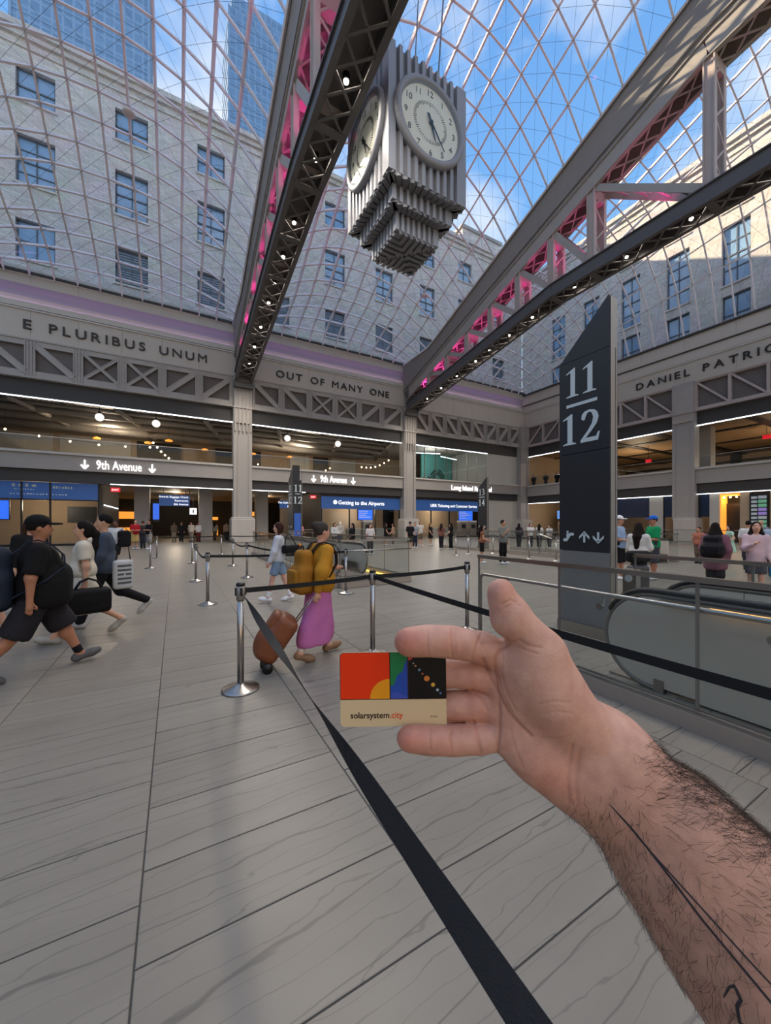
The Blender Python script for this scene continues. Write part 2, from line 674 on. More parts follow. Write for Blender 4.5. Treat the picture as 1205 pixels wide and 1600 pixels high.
part('cove', MB().prism([(YB + 0.02, 16.45), (YB + 0.30, 16.5), (YB + 0.22, 17.4), (YB - 0.05, 17.75), (YB + 0.3, 17.75), (YB + 0.36, 16.45)],
                        lambda a, b: (XL, a, b), lambda a, b: (XR, a, b)), M_COVEBACK, wall_back)
for (a, b) in BAYS:
    part('cove_light', MB().box(a, b, YB + 0.10, YB + 0.17, 16.46, 16.49), M_COVE, wall_back)
# girder soffit band, ledge and strips, bay by bay
for (a, b) in [(-28, -12.65)] + BAYS:
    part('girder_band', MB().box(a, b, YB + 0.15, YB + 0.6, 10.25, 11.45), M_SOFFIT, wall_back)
    part('ledge_fascia', MB().box(a, b, YB - 0.1, YB + 0.5, 5.42, 6.42), M_LEDGE, wall_back)
    part('ledge_coping', MB().box(a, b, YB - 0.25, YB + 0.6, 6.42, 6.58), M_LEDGE_T, wall_back)
    part('ledge_lower_moulding', MB().box(a, b, YB - 0.16, YB + 0.5, 5.34, 5.42), M_LEDGE, wall_back)
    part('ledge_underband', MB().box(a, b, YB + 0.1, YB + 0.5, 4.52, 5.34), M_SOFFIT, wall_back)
for (a, b) in ((-11.15, 4.25), (5.75, 21.15), (22.65, 33.6)):
    part('strip_light', MB().box(a, b, YB + 0.12, YB + 0.2, 10.19, 10.26), M_STRIP, wall_back)
for (a, b) in ((-4.2, 4.25), (5.75, 10.6)):
    part('strip_light', MB().box(a, b, YB + 0.08, YB + 0.14, 4.47, 4.53), M_STRIP, wall_back)


def letters(s, x0, x1, z, h, back=True, parent=None, face=0.0):
    """Separate raised letters spread between x0 and x1 (x or -y along the wall)."""
    ws = []
    for ch in s:
        if ch == ' ':
            ws.append((None, h * 0.55))
        else:
            me = text_data(ch, h / 0.73, 0.05, bold=0.0 if ch in 'MNW' else 0.008)
            xs = [v.co.x for v in me.vertices]
            mn, mx = min(xs), max(xs)
            for v in me.vertices:
                v.co.x = (v.co.x - mn) * 1.12
            ws.append((me, (mx - mn) * 1.12))
    tot = sum(w for _, w in ws)
    gap = (abs(x1 - x0) - tot) / (len(s) - 1)
    p = 0.0
    for me, w in ws:
        if me:
            me.materials.clear()
            me.materials.append(M_LETTER)
            if back:
                me.transform(ROT_BACK)
                loc = Vector((x0 + p, face, z))
            else:
                me.transform(ROT_RIGHT)
                loc = Vector((face, x0 - p, z))
            o = bpy.data.objects.new('letter', me)
            COL.objects.link(o)
            o.parent = parent
            o.location = loc - Vector(WL[parent.name])
        p += w + gap


letters('E PLURIBUS UNUM', -8.95, 2.25, 14.78, 0.66, True, wall_back, YB - 0.02)
letters('OUT OF MANY ONE', 7.85, 19.5, 14.72, 0.66, True, wall_back, YB - 0.02)


# ------------------------------------------------------------------ columns
def column(label, x, y, back=True, full=True):
    t = thing('column', label, 'column', (x, y, 0), group='riveted columns along the hall')
    sx, sy = (0.75, 0.45) if back else (0.45, 0.75)
    shaft = MB()
    if back:
        shaft.box(x - 0.62, x + 0.62, y - 0.28, y + 0.6, 1.9, 11.3)
        for s in (-1, 1):
            shaft.box(x + s * 0.62 - 0.13, x + s * 0.62 + 0.13, y - 0.36, y + 0.6, 1.9, 11.5)
            shaft.box(x + s * 0.40 - 0.03, x + s * 0.40 + 0.03, y - 0.32, y - 0.27, 1.9, 11.3)
    else:
        shaft.box(x - 0.28, x + 0.6, y - 0.72, y + 0.72, 1.9, 11.3)
        for s in (-1, 1):
            shaft.box(x - 0.34, x + 0.6, y + s * 0.72 - 0.13, y + s * 0.72 + 0.13, 1.9, 11.4)
    part('shaft', shaft, M_COLUMN, t)
    head = MB()
    if back:
        head.box(x - 0.72, x + 0.72, y - 0.42, y + 0.4, 10.1, 14.1)
        for k in range(5):
            head.box(x - 0.62 + k * 0.31 - 0.05, x - 0.62 + k * 0.31 + 0.05, y - 0.5, y - 0.4, 9.4, 14.0)
        head.box(x - 0.8, x + 0.8, y - 0.52, y + 0.4, 11.35, 11.5)
    else:
        head.box(x - 0.42, x + 0.4, y - 0.8, y + 0.8, 10.6, 14.1)
        head.box(x - 0.52, x + 0.4, y - 0.86, y + 0.86, 11.35, 11.5)
    part('column_head', head, M_TRUSS, t)
    ped = MB()
    px, py = (0.95, 0.75) if back else (0.75, 1.1)
    ped.box(x - px, x + px, y - py, y + 0.6, 0, 2.0).box(x - px * 0.93, x + px * 0.93, y - py * 0.93, y + 0.6, 2.0, 2.12)
    p = part('pedestal', ped, M_PED, t)
    bv = p.modifiers.new('bevel', 'BEVEL'); bv.width = 0.05; bv.segments = 2
    return t


column('grey riveted column left of the first arrowed avenue sign, outside the frame edge', COLX[0], YB)
column('grey riveted column between the two avenue signs', COLX[1], YB)
column('grey riveted column between the avenue sign and the railroad sign', COLX[2], YB)
column('slim grey corner column where the two gallery walls meet', XR - 0.35, YB - 0.15)
column('wide grey column on the sunlit right wall under the carved name', XR, 16.15, False)
column('grey column on the right wall beyond the frame edge', XR, -1.7, False)


# ------------------------------------------------------------------ wall trusses
def wall_truss(label, a, b, n, pattern, back=True, mid=None):
    base = (0.5 * (a + b), YB, 11.45) if back else (XR, 0.5 * (a + b), 11.45)
    t = thing('wall_truss', label, 'truss', base, group='shallow lattice trusses along the walls')
    y0 = YB if back else XR

    def bx(mb, u0, u1, d0, d1, z0, z1):
        return mb.box(u0, u1, y0 + d0, y0 + d1, z0, z1) if back else mb.box(y0 + d0, y0 + d1, u0, u1, z0, z1)

    m = M_TRUSS if back else M_TRUSS_W
    th = 0.42 if back else 0.2
    part('bottom_chord', bx(bx(MB(), a, b, -0.22, 0.2, 11.45, 11.57), a, b, -0.12, 0.2, 11.57, 11.95 if back else 11.75), m, t)
    part('top_chord', bx(bx(MB(), a, b, -0.18, 0.2, 14.0, 14.1), a, b, -0.12, 0.2, 13.65 if back else 13.9, 14.0), m, t)
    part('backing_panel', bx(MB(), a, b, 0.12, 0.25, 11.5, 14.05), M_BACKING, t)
    w = (b - a) / n
    for i in range(n + 1):
        u = a + i * w
        mb = MB()
        if back:
            bx(mb, u - 0.26, u + 0.26, -0.10, 0.15, 11.6, 14.0)
            for s in (-0.26, -0.09, 0.09, 0.26):
                bx(mb, u + s - 0.025, u + s + 0.025, -0.17, -0.09, 11.6, 14.0)
        else:
            bx(mb, u - 0.1, u + 0.1, -0.16, 0.15, 11.6, 14.0)
        part('post', mb, m, t)
    zl, zh = (11.9, 13.75) if back else (11.75, 13.9)
    for i, c in enumerate(pattern):
        u0, u1 = a + i * w + (0.26 if back else 0.1), a + (i + 1) * w - (0.26 if back else 0.1)
        for d in {'\\': '\\', '/': '/', 'X': '\\/'}[c]:
            za, zb = (zh, zl) if d == '\\' else (zl, zh)
            dd = -0.06 if d == '\\' else -0.02
            P = (u0, y0 + dd, za) if back else (y0 + dd, u0, za)
            Q = (u1, y0 + dd, zb) if back else (y0 + dd, u1, zb)
            ww = (0.2 if c == 'X' else 0.42) if back else 0.16
            mb = MB().bar(P, Q, ww, 0.16, (0, 1, 0) if back else (1, 0, 0))
            if back:
                dv = (Vector(Q) - Vector(P)).normalized()
                nv = dv.cross(Vector((0, 1, 0))).normalized() * ww * 0.42
                for s in (-1, 1):
                    mb.bar(Vector(P) + nv * s + Vector((0, -0.09, 0)), Vector(Q) + nv * s + Vector((0, -0.09, 0)), 0.05, 0.05, (0, 1, 0))
            part('diagonal', mb, m, t)
    return t


wall_truss('grey lattice truss with crossed middle panels under the Latin motto', BAYS[0][0], BAYS[0][1], 6, '\\\\XX//')
wall_truss('grey lattice truss with crossed middle panels under the English motto', BAYS[1][0], BAYS[1][1], 6, '\\\\XX//')
wall_truss('grey lattice truss of eight slanting panels beside the corner', BAYS[2][0], BAYS[2][1], 8, '\\\\\\\\\\///')
wall_truss('thin grey lattice truss with dark panels between corner and wide right column', 17.0, 33.3, 7, '//\\\\\\\\\\', False)
wall_truss('thin grey lattice truss with dark panels at the right frame edge', -0.85, 15.3, 7, '\\//\\\\//', False)

# ================================================================== right wall
wall_right = add('wall_right', MB().box(XR + 0.25, XR + 0.7, -34, YB, 11.45, 18.6), M_FRIEZE, origin=(XR, 0, 0))
struct(wall_right, 'right hand grey wall with a carved name above open galleries')
RB = [(-0.85, 15.3), (17.0, 33.3)]
for (a, b) in [(-18, -2.5)] + RB:
    for i in range(6):
        y0, y1 = a + (b - a) * i / 6, a + (b - a) * (i + 1) / 6
        e0, e1 = (0.85 if i == 0 else 0), (0.85 if i == 5 else 0)
        part('frieze_panel', MB().box(XR + 0.02, XR + 0.26, y0 - e0, y1 - 0.012 + e1, 14.25, 15.95), M_FRIEZE, wall_right)
        part('cornice_panel', MB().box(XR - 0.05, XR + 0.3, y0 - e0, y1 - 0.012 + e1, 17.0, 18.2), M_CORNICE, wall_right)
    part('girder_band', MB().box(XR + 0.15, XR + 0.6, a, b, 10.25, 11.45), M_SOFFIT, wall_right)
    part('strip_light', MB().box(XR + 0.12, XR + 0.2, a, b, 10.17, 10.25), M_STRIP, wall_right)
    part('ledge_fascia', MB().box(XR - 0.1, XR + 0.5, a, b, 5.1, 6.3), M_LEDGE, wall_right)
    part('ledge_coping', MB().box(XR - 0.25, XR + 0.6, a, b, 6.3, 6.48), M_LEDGE_T, wall_right)
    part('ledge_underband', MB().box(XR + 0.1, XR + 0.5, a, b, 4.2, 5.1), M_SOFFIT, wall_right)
    part('strip_light', MB().box(XR + 0.08, XR + 0.14, a, b, 4.14, 4.2), M_STRIP, wall_right)
part('moulding', MB().box(XR - 0.06, XR + 0.26, -34, YB, 15.95, 16.08).box(XR - 0.01, XR + 0.26, -34, YB, 16.12, 16.9), M_CORNICE, wall_right)
part('gutter', MB().box(XR - 0.22, XR + 0.3, -34, YB, 18.2, 18.36).box(XR - 0.12, XR + 0.26, -34, YB, 16.9, 17.0), M_SOFFIT, wall_right)
part('lower_moulding', MB().box(XR - 0.1, XR + 0.25, -34, YB, 14.08, 14.25), M_FRIEZE, wall_right)
letters('DANIEL PATRICK MOYNIHAN', 20.2, 1.6, 14.78, 0.66, False, wall_right, XR - 0.02)

# walls behind the camera
wl_ = add('wall_left', MB().box(-29.4, -29.0, -34, YB + 0.6, 0, 18.6), M_FRIEZE)
struct(wl_, 'plain grey wall far to the left of the hall')
wf_ = add('wall_front', MB().box(-29, XR, -34.4, -34.0, 0, 18.6), M_FRIEZE)
struct(wf_, 'plain grey wall behind the viewer')

# ================================================================== rooms behind the back wall
gal = add('floor_gallery', MB().box(XL, 66, YB + 0.2, 60, 5.3, 6.3).box(XR + 0.2, 66, -34, YB + 0.2, 5.1, 6.2), M_LEDGE, origin=(20, 45, 5.1))
struct(gal, 'gallery floor slab on the upper level')
cl = add('ceiling_gallery', MB().box(XL, XR, YB + 0.2, 50, 10.95, 11.3), M_CEIL)
struct(cl, 'dim exposed ceiling over the upper gallery')
for x in np.arange(-24, 22, 3.4):
    part('beam', MB().box(x - 0.18, x + 0.18, YB + 0.6, 48, 10.5, 10.95), M_DUCT, cl)
for (y, z, r) in ((36.4, 10.45, 0.16), (37.6, 10.3, 0.28), (39.5, 10.2, 0.36), (42.0, 10.1, 0.42), (44.5, 10.3, 0.3)):
    part('duct', MB().tube([(-26, y, z), (21.5, y, z)], r, 10), M_DUCT, cl, True)
for x in np.arange(-10, 21, 6.1):
    part('branch_duct', MB().tube([(x, YB + 1.0, 10.3), (x + 2.6, 44, 10.1)], 0.2, 8), M_DUCT, cl, True)
gw = add('wall_gallery', MB().box(XL, XR, 47.0, 47.4, 6.3, 11), M_WALLWARM)
struct(gw, 'warm back wall of the upper gallery')
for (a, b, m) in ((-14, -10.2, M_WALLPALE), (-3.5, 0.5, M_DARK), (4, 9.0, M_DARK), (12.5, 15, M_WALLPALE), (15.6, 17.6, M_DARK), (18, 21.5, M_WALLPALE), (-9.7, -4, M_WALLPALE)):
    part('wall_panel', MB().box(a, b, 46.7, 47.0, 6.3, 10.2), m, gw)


def gallery_rail(label, p0, p1, zb, h, n, m=M_GLASS2):
    p0, p1 = Vector(p0), Vector(p1)
    t = thing('glass_railing', label, 'railing', (p0.x, p0.y, zb))
    d = (p1 - p0)
    for i in range(n):
        a, b = p0 + d * (i / n), p0 + d * ((i + 1) / n)
        e = d.normalized() * 0.01
        part('glass_panel', MB().bar((a + e) + Vector((0, 0, h / 2)), (b - e) + Vector((0, 0, h / 2)), 0.016, h - 0.04), m, t)
    part('top_rail', MB().bar(p0 + Vector((0, 0, h)), p1 + Vector((0, 0, h)), 0.06, 0.04), M_CHROME, t)
    return t


gallery_rail('upper gallery glass railing above the left avenue sign', (-11.1, YB + 0.1, 6.58), (4.2, YB + 0.1, 6.58), 6.58, 1.05, 7)
gallery_rail('upper gallery glass railing above the middle avenue sign', (5.8, YB + 0.1, 6.58), (21.1, YB + 0.1, 6.58), 6.58, 1.05, 7)
gallery_rail('right gallery glass railing next to the corner', (XR + 0.1, 32.8, 6.48), (XR + 0.1, 17.0, 6.48), 6.48, 1.0, 7)
gallery_rail('right gallery glass railing at the frame edge', (XR + 0.1, 15.2, 6.48), (XR + 0.1, 0, 6.48), 6.48, 1.0, 7)

for i, (x, lab) in enumerate(((-5.1, 'leftmost round opal globe lamp under the gallery strip light'), (-1.37, 'second round opal globe lamp from the left under the gallery strip light'),
                              (9.4, 'round opal globe lamp nearer the column in the middle gallery'), (14.6, 'round opal globe lamp farther from the column in the middle gallery'))):
    t = thing('globe_lamp', lab, 'lamp', (x, 36.0, 9.5), group='opal globes hanging in the gallery')
    part('globe', MB().sphere((x, 36.0, 9.8), 0.3, 16, 10), M_GLOBE, t, True)
    part('cap', MB().tube([(x, 36, 10.08), (x, 36, 10.25)], 0.1, 10), M_BLACK, t)
    part('rod', MB().tube([(x, 36, 10.2), (x, 36, 10.95)], 0.02, 6), M_BLACK, t)
# strings of little bulbs and down-lights in the galleries
for si, (p0, p1, n) in enumerate((((-1.6, 36.5, 8.3), (0.6, 38.5, 6.9), 9), ((-11, 38, 8.6), (-2, 40, 8.5), 6), ((6.8, 41, 8.2), (11, 42, 7.6), 6), ((13.2, 43, 7.7), (16.4, 43, 8.3), 7), ((17.3, 36, 7.6), (20.6, 36, 8.6), 7))):
    lab = ['string of warm bulbs slanting above the left sign arrow', 'row of warm bulbs at the left edge of the upper gallery', 'string of small bulbs behind the far tall sign',
           'string of small bulbs rising behind the middle gallery rail', 'string of bulbs beside the second column'][si]
    t = thing('string_lights', lab, 'string lights', p0)
    pts = [Vector(p0).lerp(Vector(p1), i / (n - 1)) + Vector((0, 0, -0.35 * math.sin(math.pi * i / (n - 1)))) for i in range(n)]
    part('wire', MB().tube([(pts[0].x, pts[0].y, 10.97)] + [p + Vector((0, 0, 0.12)) for p in pts] + [(pts[-1].x, pts[-1].y, 10.97)], 0.012, 5), M_BLACK, t)
    for p in pts:
        part('bulb', MB().sphere(p, 0.075, 8, 6), M_BULB, t, True)
for i, (x, y) in enumerate(((-6, 41), (-2.2, 41), (2.6, 42), (7.3, 42), (11.2, 42), (-0.5, 39))):
    t = thing('round_downlight', ['leftmost warm round downlight in the upper gallery', 'warm round downlight behind the left avenue sign', 'warm round downlight just left of the first column', 'warm round downlight just right of the first column', 'warm round downlight above the middle avenue sign', 'warm round downlight beside the slanting string of bulbs'][i], 'lamp', (x, y, 9.0), group='warm downlights of the upper gallery')
    part('shade', MB().lathe([(0.28, 0), (0.3, 0.1), (0.05, 0.22)], 14, (x, y, 9.0)), M_ORANGE, t)
    part('cord', MB().tube([(x, y, 9.2), (x, y, 10.97)], 0.015, 5), M_BLACK, t)

lamp('gallery_lamp', (-5, 39.5, 9.3), P_ROOM, (1, 0.82, 0.62), size=0.4)
lamp('gallery_lamp', (12.5, 39.5, 9.3), P_ROOM, (1, 0.84, 0.66), size=0.4)

# bay 3 upper level: glazed office, blank panel
t = thing('office_glazing', 'tall office glazing with teal mural behind it', 'window', (28.2, YB + 0.3, 6.58))
for i in range(7):
    x0, x1 = 22.7 + (33.6 - 22.7) * i / 7, 22.7 + (33.6 - 22.7) * (i + 1) / 7
    part('pane', MB().box(x0 + 0.03, x1 - 0.03, YB + 0.3, YB + 0.33, 6.62, 10.2), M_GLASS3, t)
    part('mullion', MB().box(x1 - 0.03, x1 + 0.03, YB + 0.27, YB + 0.36, 6.58, 10.2), M_CHROME_D, t)
mural_m = mat('teal_mural', '#5fa39b', 0.6, var=0.1)
mw = add('mural_wall', MB().box(28.5, 33.6, 41.0, 41.2, 6.3, 10.9), mural_m)
tag(mw, 'teal painted wall behind the office glazing', 'wall')
for i, (x, z) in enumerate(((29.3, 7.4), (31.1, 8.4), (32.6, 7.0))):
    mb = MB()
    for k in range(3):
        for s in (-1, 1):
            mb.bar((x + s * 0.1 * k, 40.95, z + 0.3 * k), (x + s * (1.0 + 0.1 * k), 40.95, z - 0.9 + 0.3 * k), 0.14, 0.04, (0, 1, 0))
    part('chevron', mb, M_BLACK, mw)
part('red_diamond', MB().prism([(-0.5, 0), (0, -0.5), (0.5, 0), (0, 0.5)], lambda a, b: (30.2 + a, 40.98, 6.9 + b), lambda a, b: (30.2 + a, 40.9, 6.9 + b)), M_RED, mw)
lamp('office_lamp', (28, 38.2, 9.8), P_ROOM * 0.5, (0.95, 1, 0.98), size=0.4)
for i, (p, q) in enumerate((((25, 38, 10.2), (28.5, 37, 10.2)), ((29, 37.5, 10.0), (32.5, 38.5, 10.0)))):
    o = add('pendant_tube', MB().bar(p, q, 0.08, 0.08), M_STRIP)
    tag(o, ['white linear pendant lamp at the left of the office', 'white linear pendant lamp near the teal mural'][i], 'lamp')
bw = add('wall_blank', MB().box(33.6, 39.2, YB + 0.2, YB + 0.5, 6.58, 10.25).box(33.2, 39.2, YB + 0.2, YB + 0.5, 0, 4.5), M_WALLPALE)
struct(bw, 'plain pale wall panels beside the corner')

cw = add('wall_closure', MB().box(33.75, 33.95, YB + 0.55, 47, 6.3, 10.95).box(XR - 0.05, XR + 0.25, YB + 0.7, 58, 0, 11.0).box(XL - 0.2, XL, YB + 0.6, 58, 0, 11.0), M_WALLPALE, origin=(34, 45, 0))
struct(cw, 'side walls of the rooms behind the back wall')
# ---- ground level of the back wall
cg = add('ceiling_concourse', MB().box(XL, XR, YB + 0.5, 60, 4.75, 5.3), M_CEIL)
struct(cg, 'pale soffit over the passage to the avenue')
for x in (-3.0, 0.5, 5.4, 9.5):
    part('recess', MB().box(x - 0.7, x + 0.7, YB + 1.2, 50, 4.70, 4.76), M_WOOD_C, cg)
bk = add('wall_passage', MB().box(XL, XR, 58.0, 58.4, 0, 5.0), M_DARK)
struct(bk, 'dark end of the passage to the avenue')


def block(name, label, cat, mbx, m, group=None):
    o = add(name, mbx, m)
    return tag(o, label, cat, group)


for i, (x, y) in enumerate(((-2.45, 38), (2.4, 38.0), (7.35, 38.0), (-6.0, 47), (12.0, 47))):
    lab = ['square grey pillar left of the hanging passage sign', 'square grey pillar right of the hanging passage sign', 'square grey pillar just right of the first column',
           'square grey pillar deep in the passage at left', 'square grey pillar deep in the passage at right'][i]
    t = thing('pillar', lab, 'pillar', (x, y, 0), group='plain pillars in the passage')
    part('shaft', MB().box(x - 0.55, x + 0.55, y - 0.55, y + 0.55, 0.15, 4.75), M_COLUMN, t)
    part('base', MB().box(x - 0.6, x + 0.6, y - 0.6, y + 0.6, 0, 0.15), M_CHROME_D, t)

# shop at far left
sl = thing('shop_front', 'glazed shop with a blue banner at the left edge', 'shop', (-9, YB + 0.6, 0))
part('interior_wall', MB().box(-20, -4.9, 39.6, 39.8, 0, 4.4), M_WALLWARM, sl)
part('floor_plinth', MB().box(-20, -4.9, YB + 0.62, YB + 0.7, 0, 0.15), M_BLACK, sl)
part('banner', MB().box(-20, -4.9, YB + 0.66, YB + 0.72, 3.3, 4.5), M_BLUE, sl)
for x0, x1 in ((-15.0, -12.1), (-12.1, -9.2), (-9.2, -7.7), (-7.7, -4.95)):
    part('pane', MB().box(x0 + 0.04, x1 - 0.04, YB + 0.62, YB + 0.64, 0.15, 3.3), M_GLASS3, sl)
    part('mullion', MB().box(x1 - 0.05, x1 + 0.05, YB + 0.58, YB + 0.7, 0, 4.5), M_BLACK, sl)
part('transom', MB().box(-20, -4.9, YB + 0.58, YB + 0.66, 3.24, 3.32), M_BLACK, sl)
part('side_wall', MB().box(-4.95, -4.85, YB + 0.6, 45, 0, 4.7), M_SOFFIT, sl)
part('side_strip', MB().box(-4.84, -4.78, YB + 2.0, 44, 3.0, 3.06), M_STRIP, sl)
part('menu_board', MB().box(-7.7, -5.9, 39.45, 39.55, 1.7, 3.0), M_BLACK, sl)
random.seed(21)
for z, hgt, x0, x1, st in ((4.15, 0.22, -9.7, -8.4, 0.34), (3.62, 0.08, -9.8, -6.9, 0.17), (4.08, 0.2, -7.55, -6.5, 0.16), (3.95, 0.06, -9.6, -8.5, 0.14)):
    x = x0
    while x < x1:
        wd_ = st * random.uniform(0.4, 0.75)
        part('print_stroke', MB().box(x, x + wd_, YB + 0.64, YB + 0.66, z, z + hgt * random.uniform(0.6, 1.0)), M_SIGN_W, sl)
        x += st
random.seed(9)
lamp('shop_lamp', (-8.5, 36.6, 2.9), P_ROOM * 0.45, (1, 0.8, 0.55), size=0.3)
sc_ = thing('wall_screen', 'small blue information screen at the far left edge', 'screen', (-10.3, YB + 0.55, 1.9))
part('housing', MB().box(-10.9, -9.75, YB + 0.48, YB + 0.58, 1.85, 3.2), M_BLACK, sc_)
part('display', MB().box(-10.85, -9.8, YB + 0.46, YB + 0.48, 1.9, 3.15), M_SCREEN, sc_)

# passage dressing: hanging signs, warm shops, screens
def hang_sign(name, label, x0, x1, y, z0, z1, lines, m=M_BLUE):
    t = thing(name, label, 'sign', ((x0 + x1) / 2, y, z0))
    part('panel', MB().box(x0, x1, y - 0.06, y + 0.06, z0, z1), m, t)
    for xx in (x0 + 0.3, x1 - 0.3):
        part('hanger', MB().tube([(xx, y, z1), (xx, y, 4.75)], 0.02, 6), M_CHROME_D, t)
    hh = (z1 - z0) / len(lines)
    for i, s in enumerate(lines):
        text('lettering', s, M_LIT, (x1 - 0.1, y - 0.07, z1 - hh * (i + 0.75)), ROT_BACK, t, size=hh * 0.75, extrude=0.004, align='RIGHT')
    return t


hang_sign('passage_sign', 'dark blue hanging sign with three lines left of the first column', -1.15, 1.05, 35.6, 3.05, 3.95, ['Amtrak Baggage Check', 'Restrooms', '8th Avenue'])
hang_sign('passage_sign', 'dark blue hanging sign right of the first column', 8.55, 10.6, 35.6, 3.05, 3.75, ['The Gallery at Penn', '8th Avenue'])
warm = [(-6.4, -3.9, 57.5, 2.2, 3.1), (3.3, 5.2, 57.0, 2.1, 2.5), (7.6, 8.9, 56, 2.6, 3.2), (9.2, 11.2, 57, 2.7, 3.3)]
for i, (x0, x1, y, z0, z1) in enumerate(warm):
    block('glowing_counter', ['warm glowing shop shelf at the left of the passage', 'warm glowing counter just left of the first column', 'warm glowing shelf right of the first column', 'orange lit shop sign deep right of the first column'][i],
          'shop', MB().box(x0, x1, y, y + 0.4, z0, z1).box(x0, x1, y + 0.1, y + 0.4, 0, 1.1), M_ORANGE, 'lit shops deep in the passage')  # boxes glow by themselves to stand in for warm shop lighting
for i, (x, y, z0, z1) in enumerate(((-1.55, 37.3, 2.2, 3.6), (-1.55, 37.3, 3.8, 4.3))):
    pass
s2 = thing('pillar_screen', 'bright blue screen on the pillar left of the hanging sign', 'screen', (-1.4, 37.4, 1.9))
part('housing', MB().box(-1.7, -1.15, 37.3, 37.44, 1.75, 3.55), M_BLACK, s2)
part('display', MB().box(-1.65, -1.2, 37.28, 37.3, 1.95, 3.3), M_SCREEN, s2)
s3 = thing('lit_sign', 'small square white lit sign in the passage', 'sign', (1.35, 37.0, 2.2))
part('panel', MB().box(1.1, 1.65, 36.95, 37.05, 2.4, 2.95), M_LIT, s3)
part('mark', MB().box(1.33, 1.42, 36.93, 36.95, 2.52, 2.82), M_BLACK, s3)
part('hanger', MB().tube([(1.37, 37, 2.95), (1.37, 37, 4.75)], 0.02, 6), M_CHROME_D, s3)
for i, (x, lab) in enumerate(((-4.0, 'red exit sign beside the left shop'), (11.7, 'red exit sign right of the middle avenue sign'))):
    ex = thing('exit_sign', lab, 'sign', (x, YB + 1.2, 4.0))
    part('box', MB().box(x - 0.3, x + 0.3, YB + 1.15, YB + 1.25, 4.02, 4.36), M_RED, ex)
    text('lettering', 'EXIT', M_LIT, (x - 0.24, YB + 1.14, 4.1), ROT_BACK, ex, size=0.22, extrude=0.004)
    part('stem', MB().tube([(x, YB + 1.2, 4.36), (x, YB + 1.2, 4.75)], 0.02, 6), M_BLACK, ex)
lamp('passage_lamp', (0, 43, 4.3), P_ROOM * 0.4, (1, 0.85, 0.65), size=0.4)
lamp('passage_lamp', (9, 44, 4.3), P_ROOM * 0.35, (1, 0.8, 0.6), size=0.4)
lamp('passage_lamp', (0, 53, 4.3), P_ROOM * 0.3, (1, 0.75, 0.5), size=0.4)


# shops right of centre
def shop(label, x0, x1, panes, title, tx, ts, screen, inside):
    t = thing('shop_front', label, 'shop', ((x0 + x1) / 2, YB + 0.6, 0))
    part('banner', MB().box(x0, x1, YB + 0.5, YB + 0.6, 3.05, 4.25), M_BLUE, t)
    part('banner_top', MB().box(x0, x1, YB + 0.5, YB + 0.7, 4.25, 4.75), M_SOFFIT, t)
    text('banner_lettering', title, M_LIT, (tx, YB + 0.48, 3.5), ROT_BACK, t, size=ts, extrude=0.006, align='LEFT')
    part('inner_wall', MB().box(x0, x1, 38.2, 38.4, 0, 4.5), inside, t)
    part('counter', MB().box(x0 + (x1 - x0) * 0.42, x1 - 0.4, 36.6, 37.2, 0, 1.1), M_WALLPALE, t)
    w = (x1 - x0) / panes
    for i in range(panes):
        part('pane', MB().box(x0 + w * i + 0.05, x0 + w * (i + 1) - 0.05, YB + 0.53, YB + 0.55, 0.1, 3.05), M_GLASS3, t)
        part('mullion', MB().box(x0 + w * i - 0.05, x0 + w * i + 0.05, YB + 0.48, YB + 0.6, 0, 3.05), M_BLACK, t)
    part('mullion', MB().box(x1 - 0.08, x1 + 0.05, YB + 0.48, YB + 0.6, 0, 3.05), M_BLACK, t)
    lamp('shop_lamp', ((x0 + x1) / 2, 36.4, 2.9), P_ROOM * 0.4, (1, 0.85, 0.65), size=0.3)
    return t


sh1 = shop('glazed shop under the blue airports banner', 12.3, 21.1, 3, 'Getting to the Airports', 14.0, 0.55, None, M_WALLWARM)
part('side_wall', MB().box(12.25, 12.4, YB + 0.6, 44, 0, 4.7), M_SOFFIT, sh1)
part('roundel', MB().tube([(13.7, YB + 0.47, 3.7), (13.7, YB + 0.5, 3.7)], 0.2, 18), M_LIT, sh1)
sh2 = shop('glazed ticket office under the blue ticketing banner', 22.7, 33.2, 4, 'LIRR Ticketing and Customer Service', 25.2, 0.46, None, M_WALLWARM)


def screen(label, x0, x1, y, z0, z1, lines=5, m=M_SCREEN, right=False):
    t = thing('information_screen', label, 'screen', ((x0 + x1) / 2, y, z0) if not right else (y, (x0 + x1) / 2, z0))
    bx = (lambda mb, a, b, c, d, e, f: mb.box(a, b, c, d, e, f)) if not right else (lambda mb, a, b, c, d, e, f: mb.box(c, d, a, b, e, f))
    lo, hi = min(x0, x1), max(x0, x1)
    part('housing', bx(MB(), lo - 0.06, hi + 0.06, y, y + 0.1, z0 - 0.06, z1 + 0.06), M_BLACK, t)
    part('display', bx(MB(), lo, hi, y - 0.02, y, z0, z1), m, t)
    if right:
        part('hanger', bx(MB(), (lo + hi) / 2 - 0.04, (lo + hi) / 2 + 0.04, y + 0.02, y + 0.08, z1, 4.41), M_BLACK, t)
    hh = (z1 - z0) / (lines + 1)
    for i in range(lines):
        w = (hi - lo) * random.uniform(0.45, 0.85)
        part('text_line', bx(MB(), lo + 0.08, lo + 0.08 + w, y - 0.03, y - 0.02, z1 - hh * (i + 0.95), z1 - hh * (i + 0.6)), M_SIGN_W, t)
    return t


screen('blue wall screen behind the airports shop window', 16.1, 17.7, YB + 0.3, 2.0, 3.0, 4)
screen('large blue screen on the ticket office', 29.2, 31.3, YB + 0.3, 1.95, 3.1, 5)


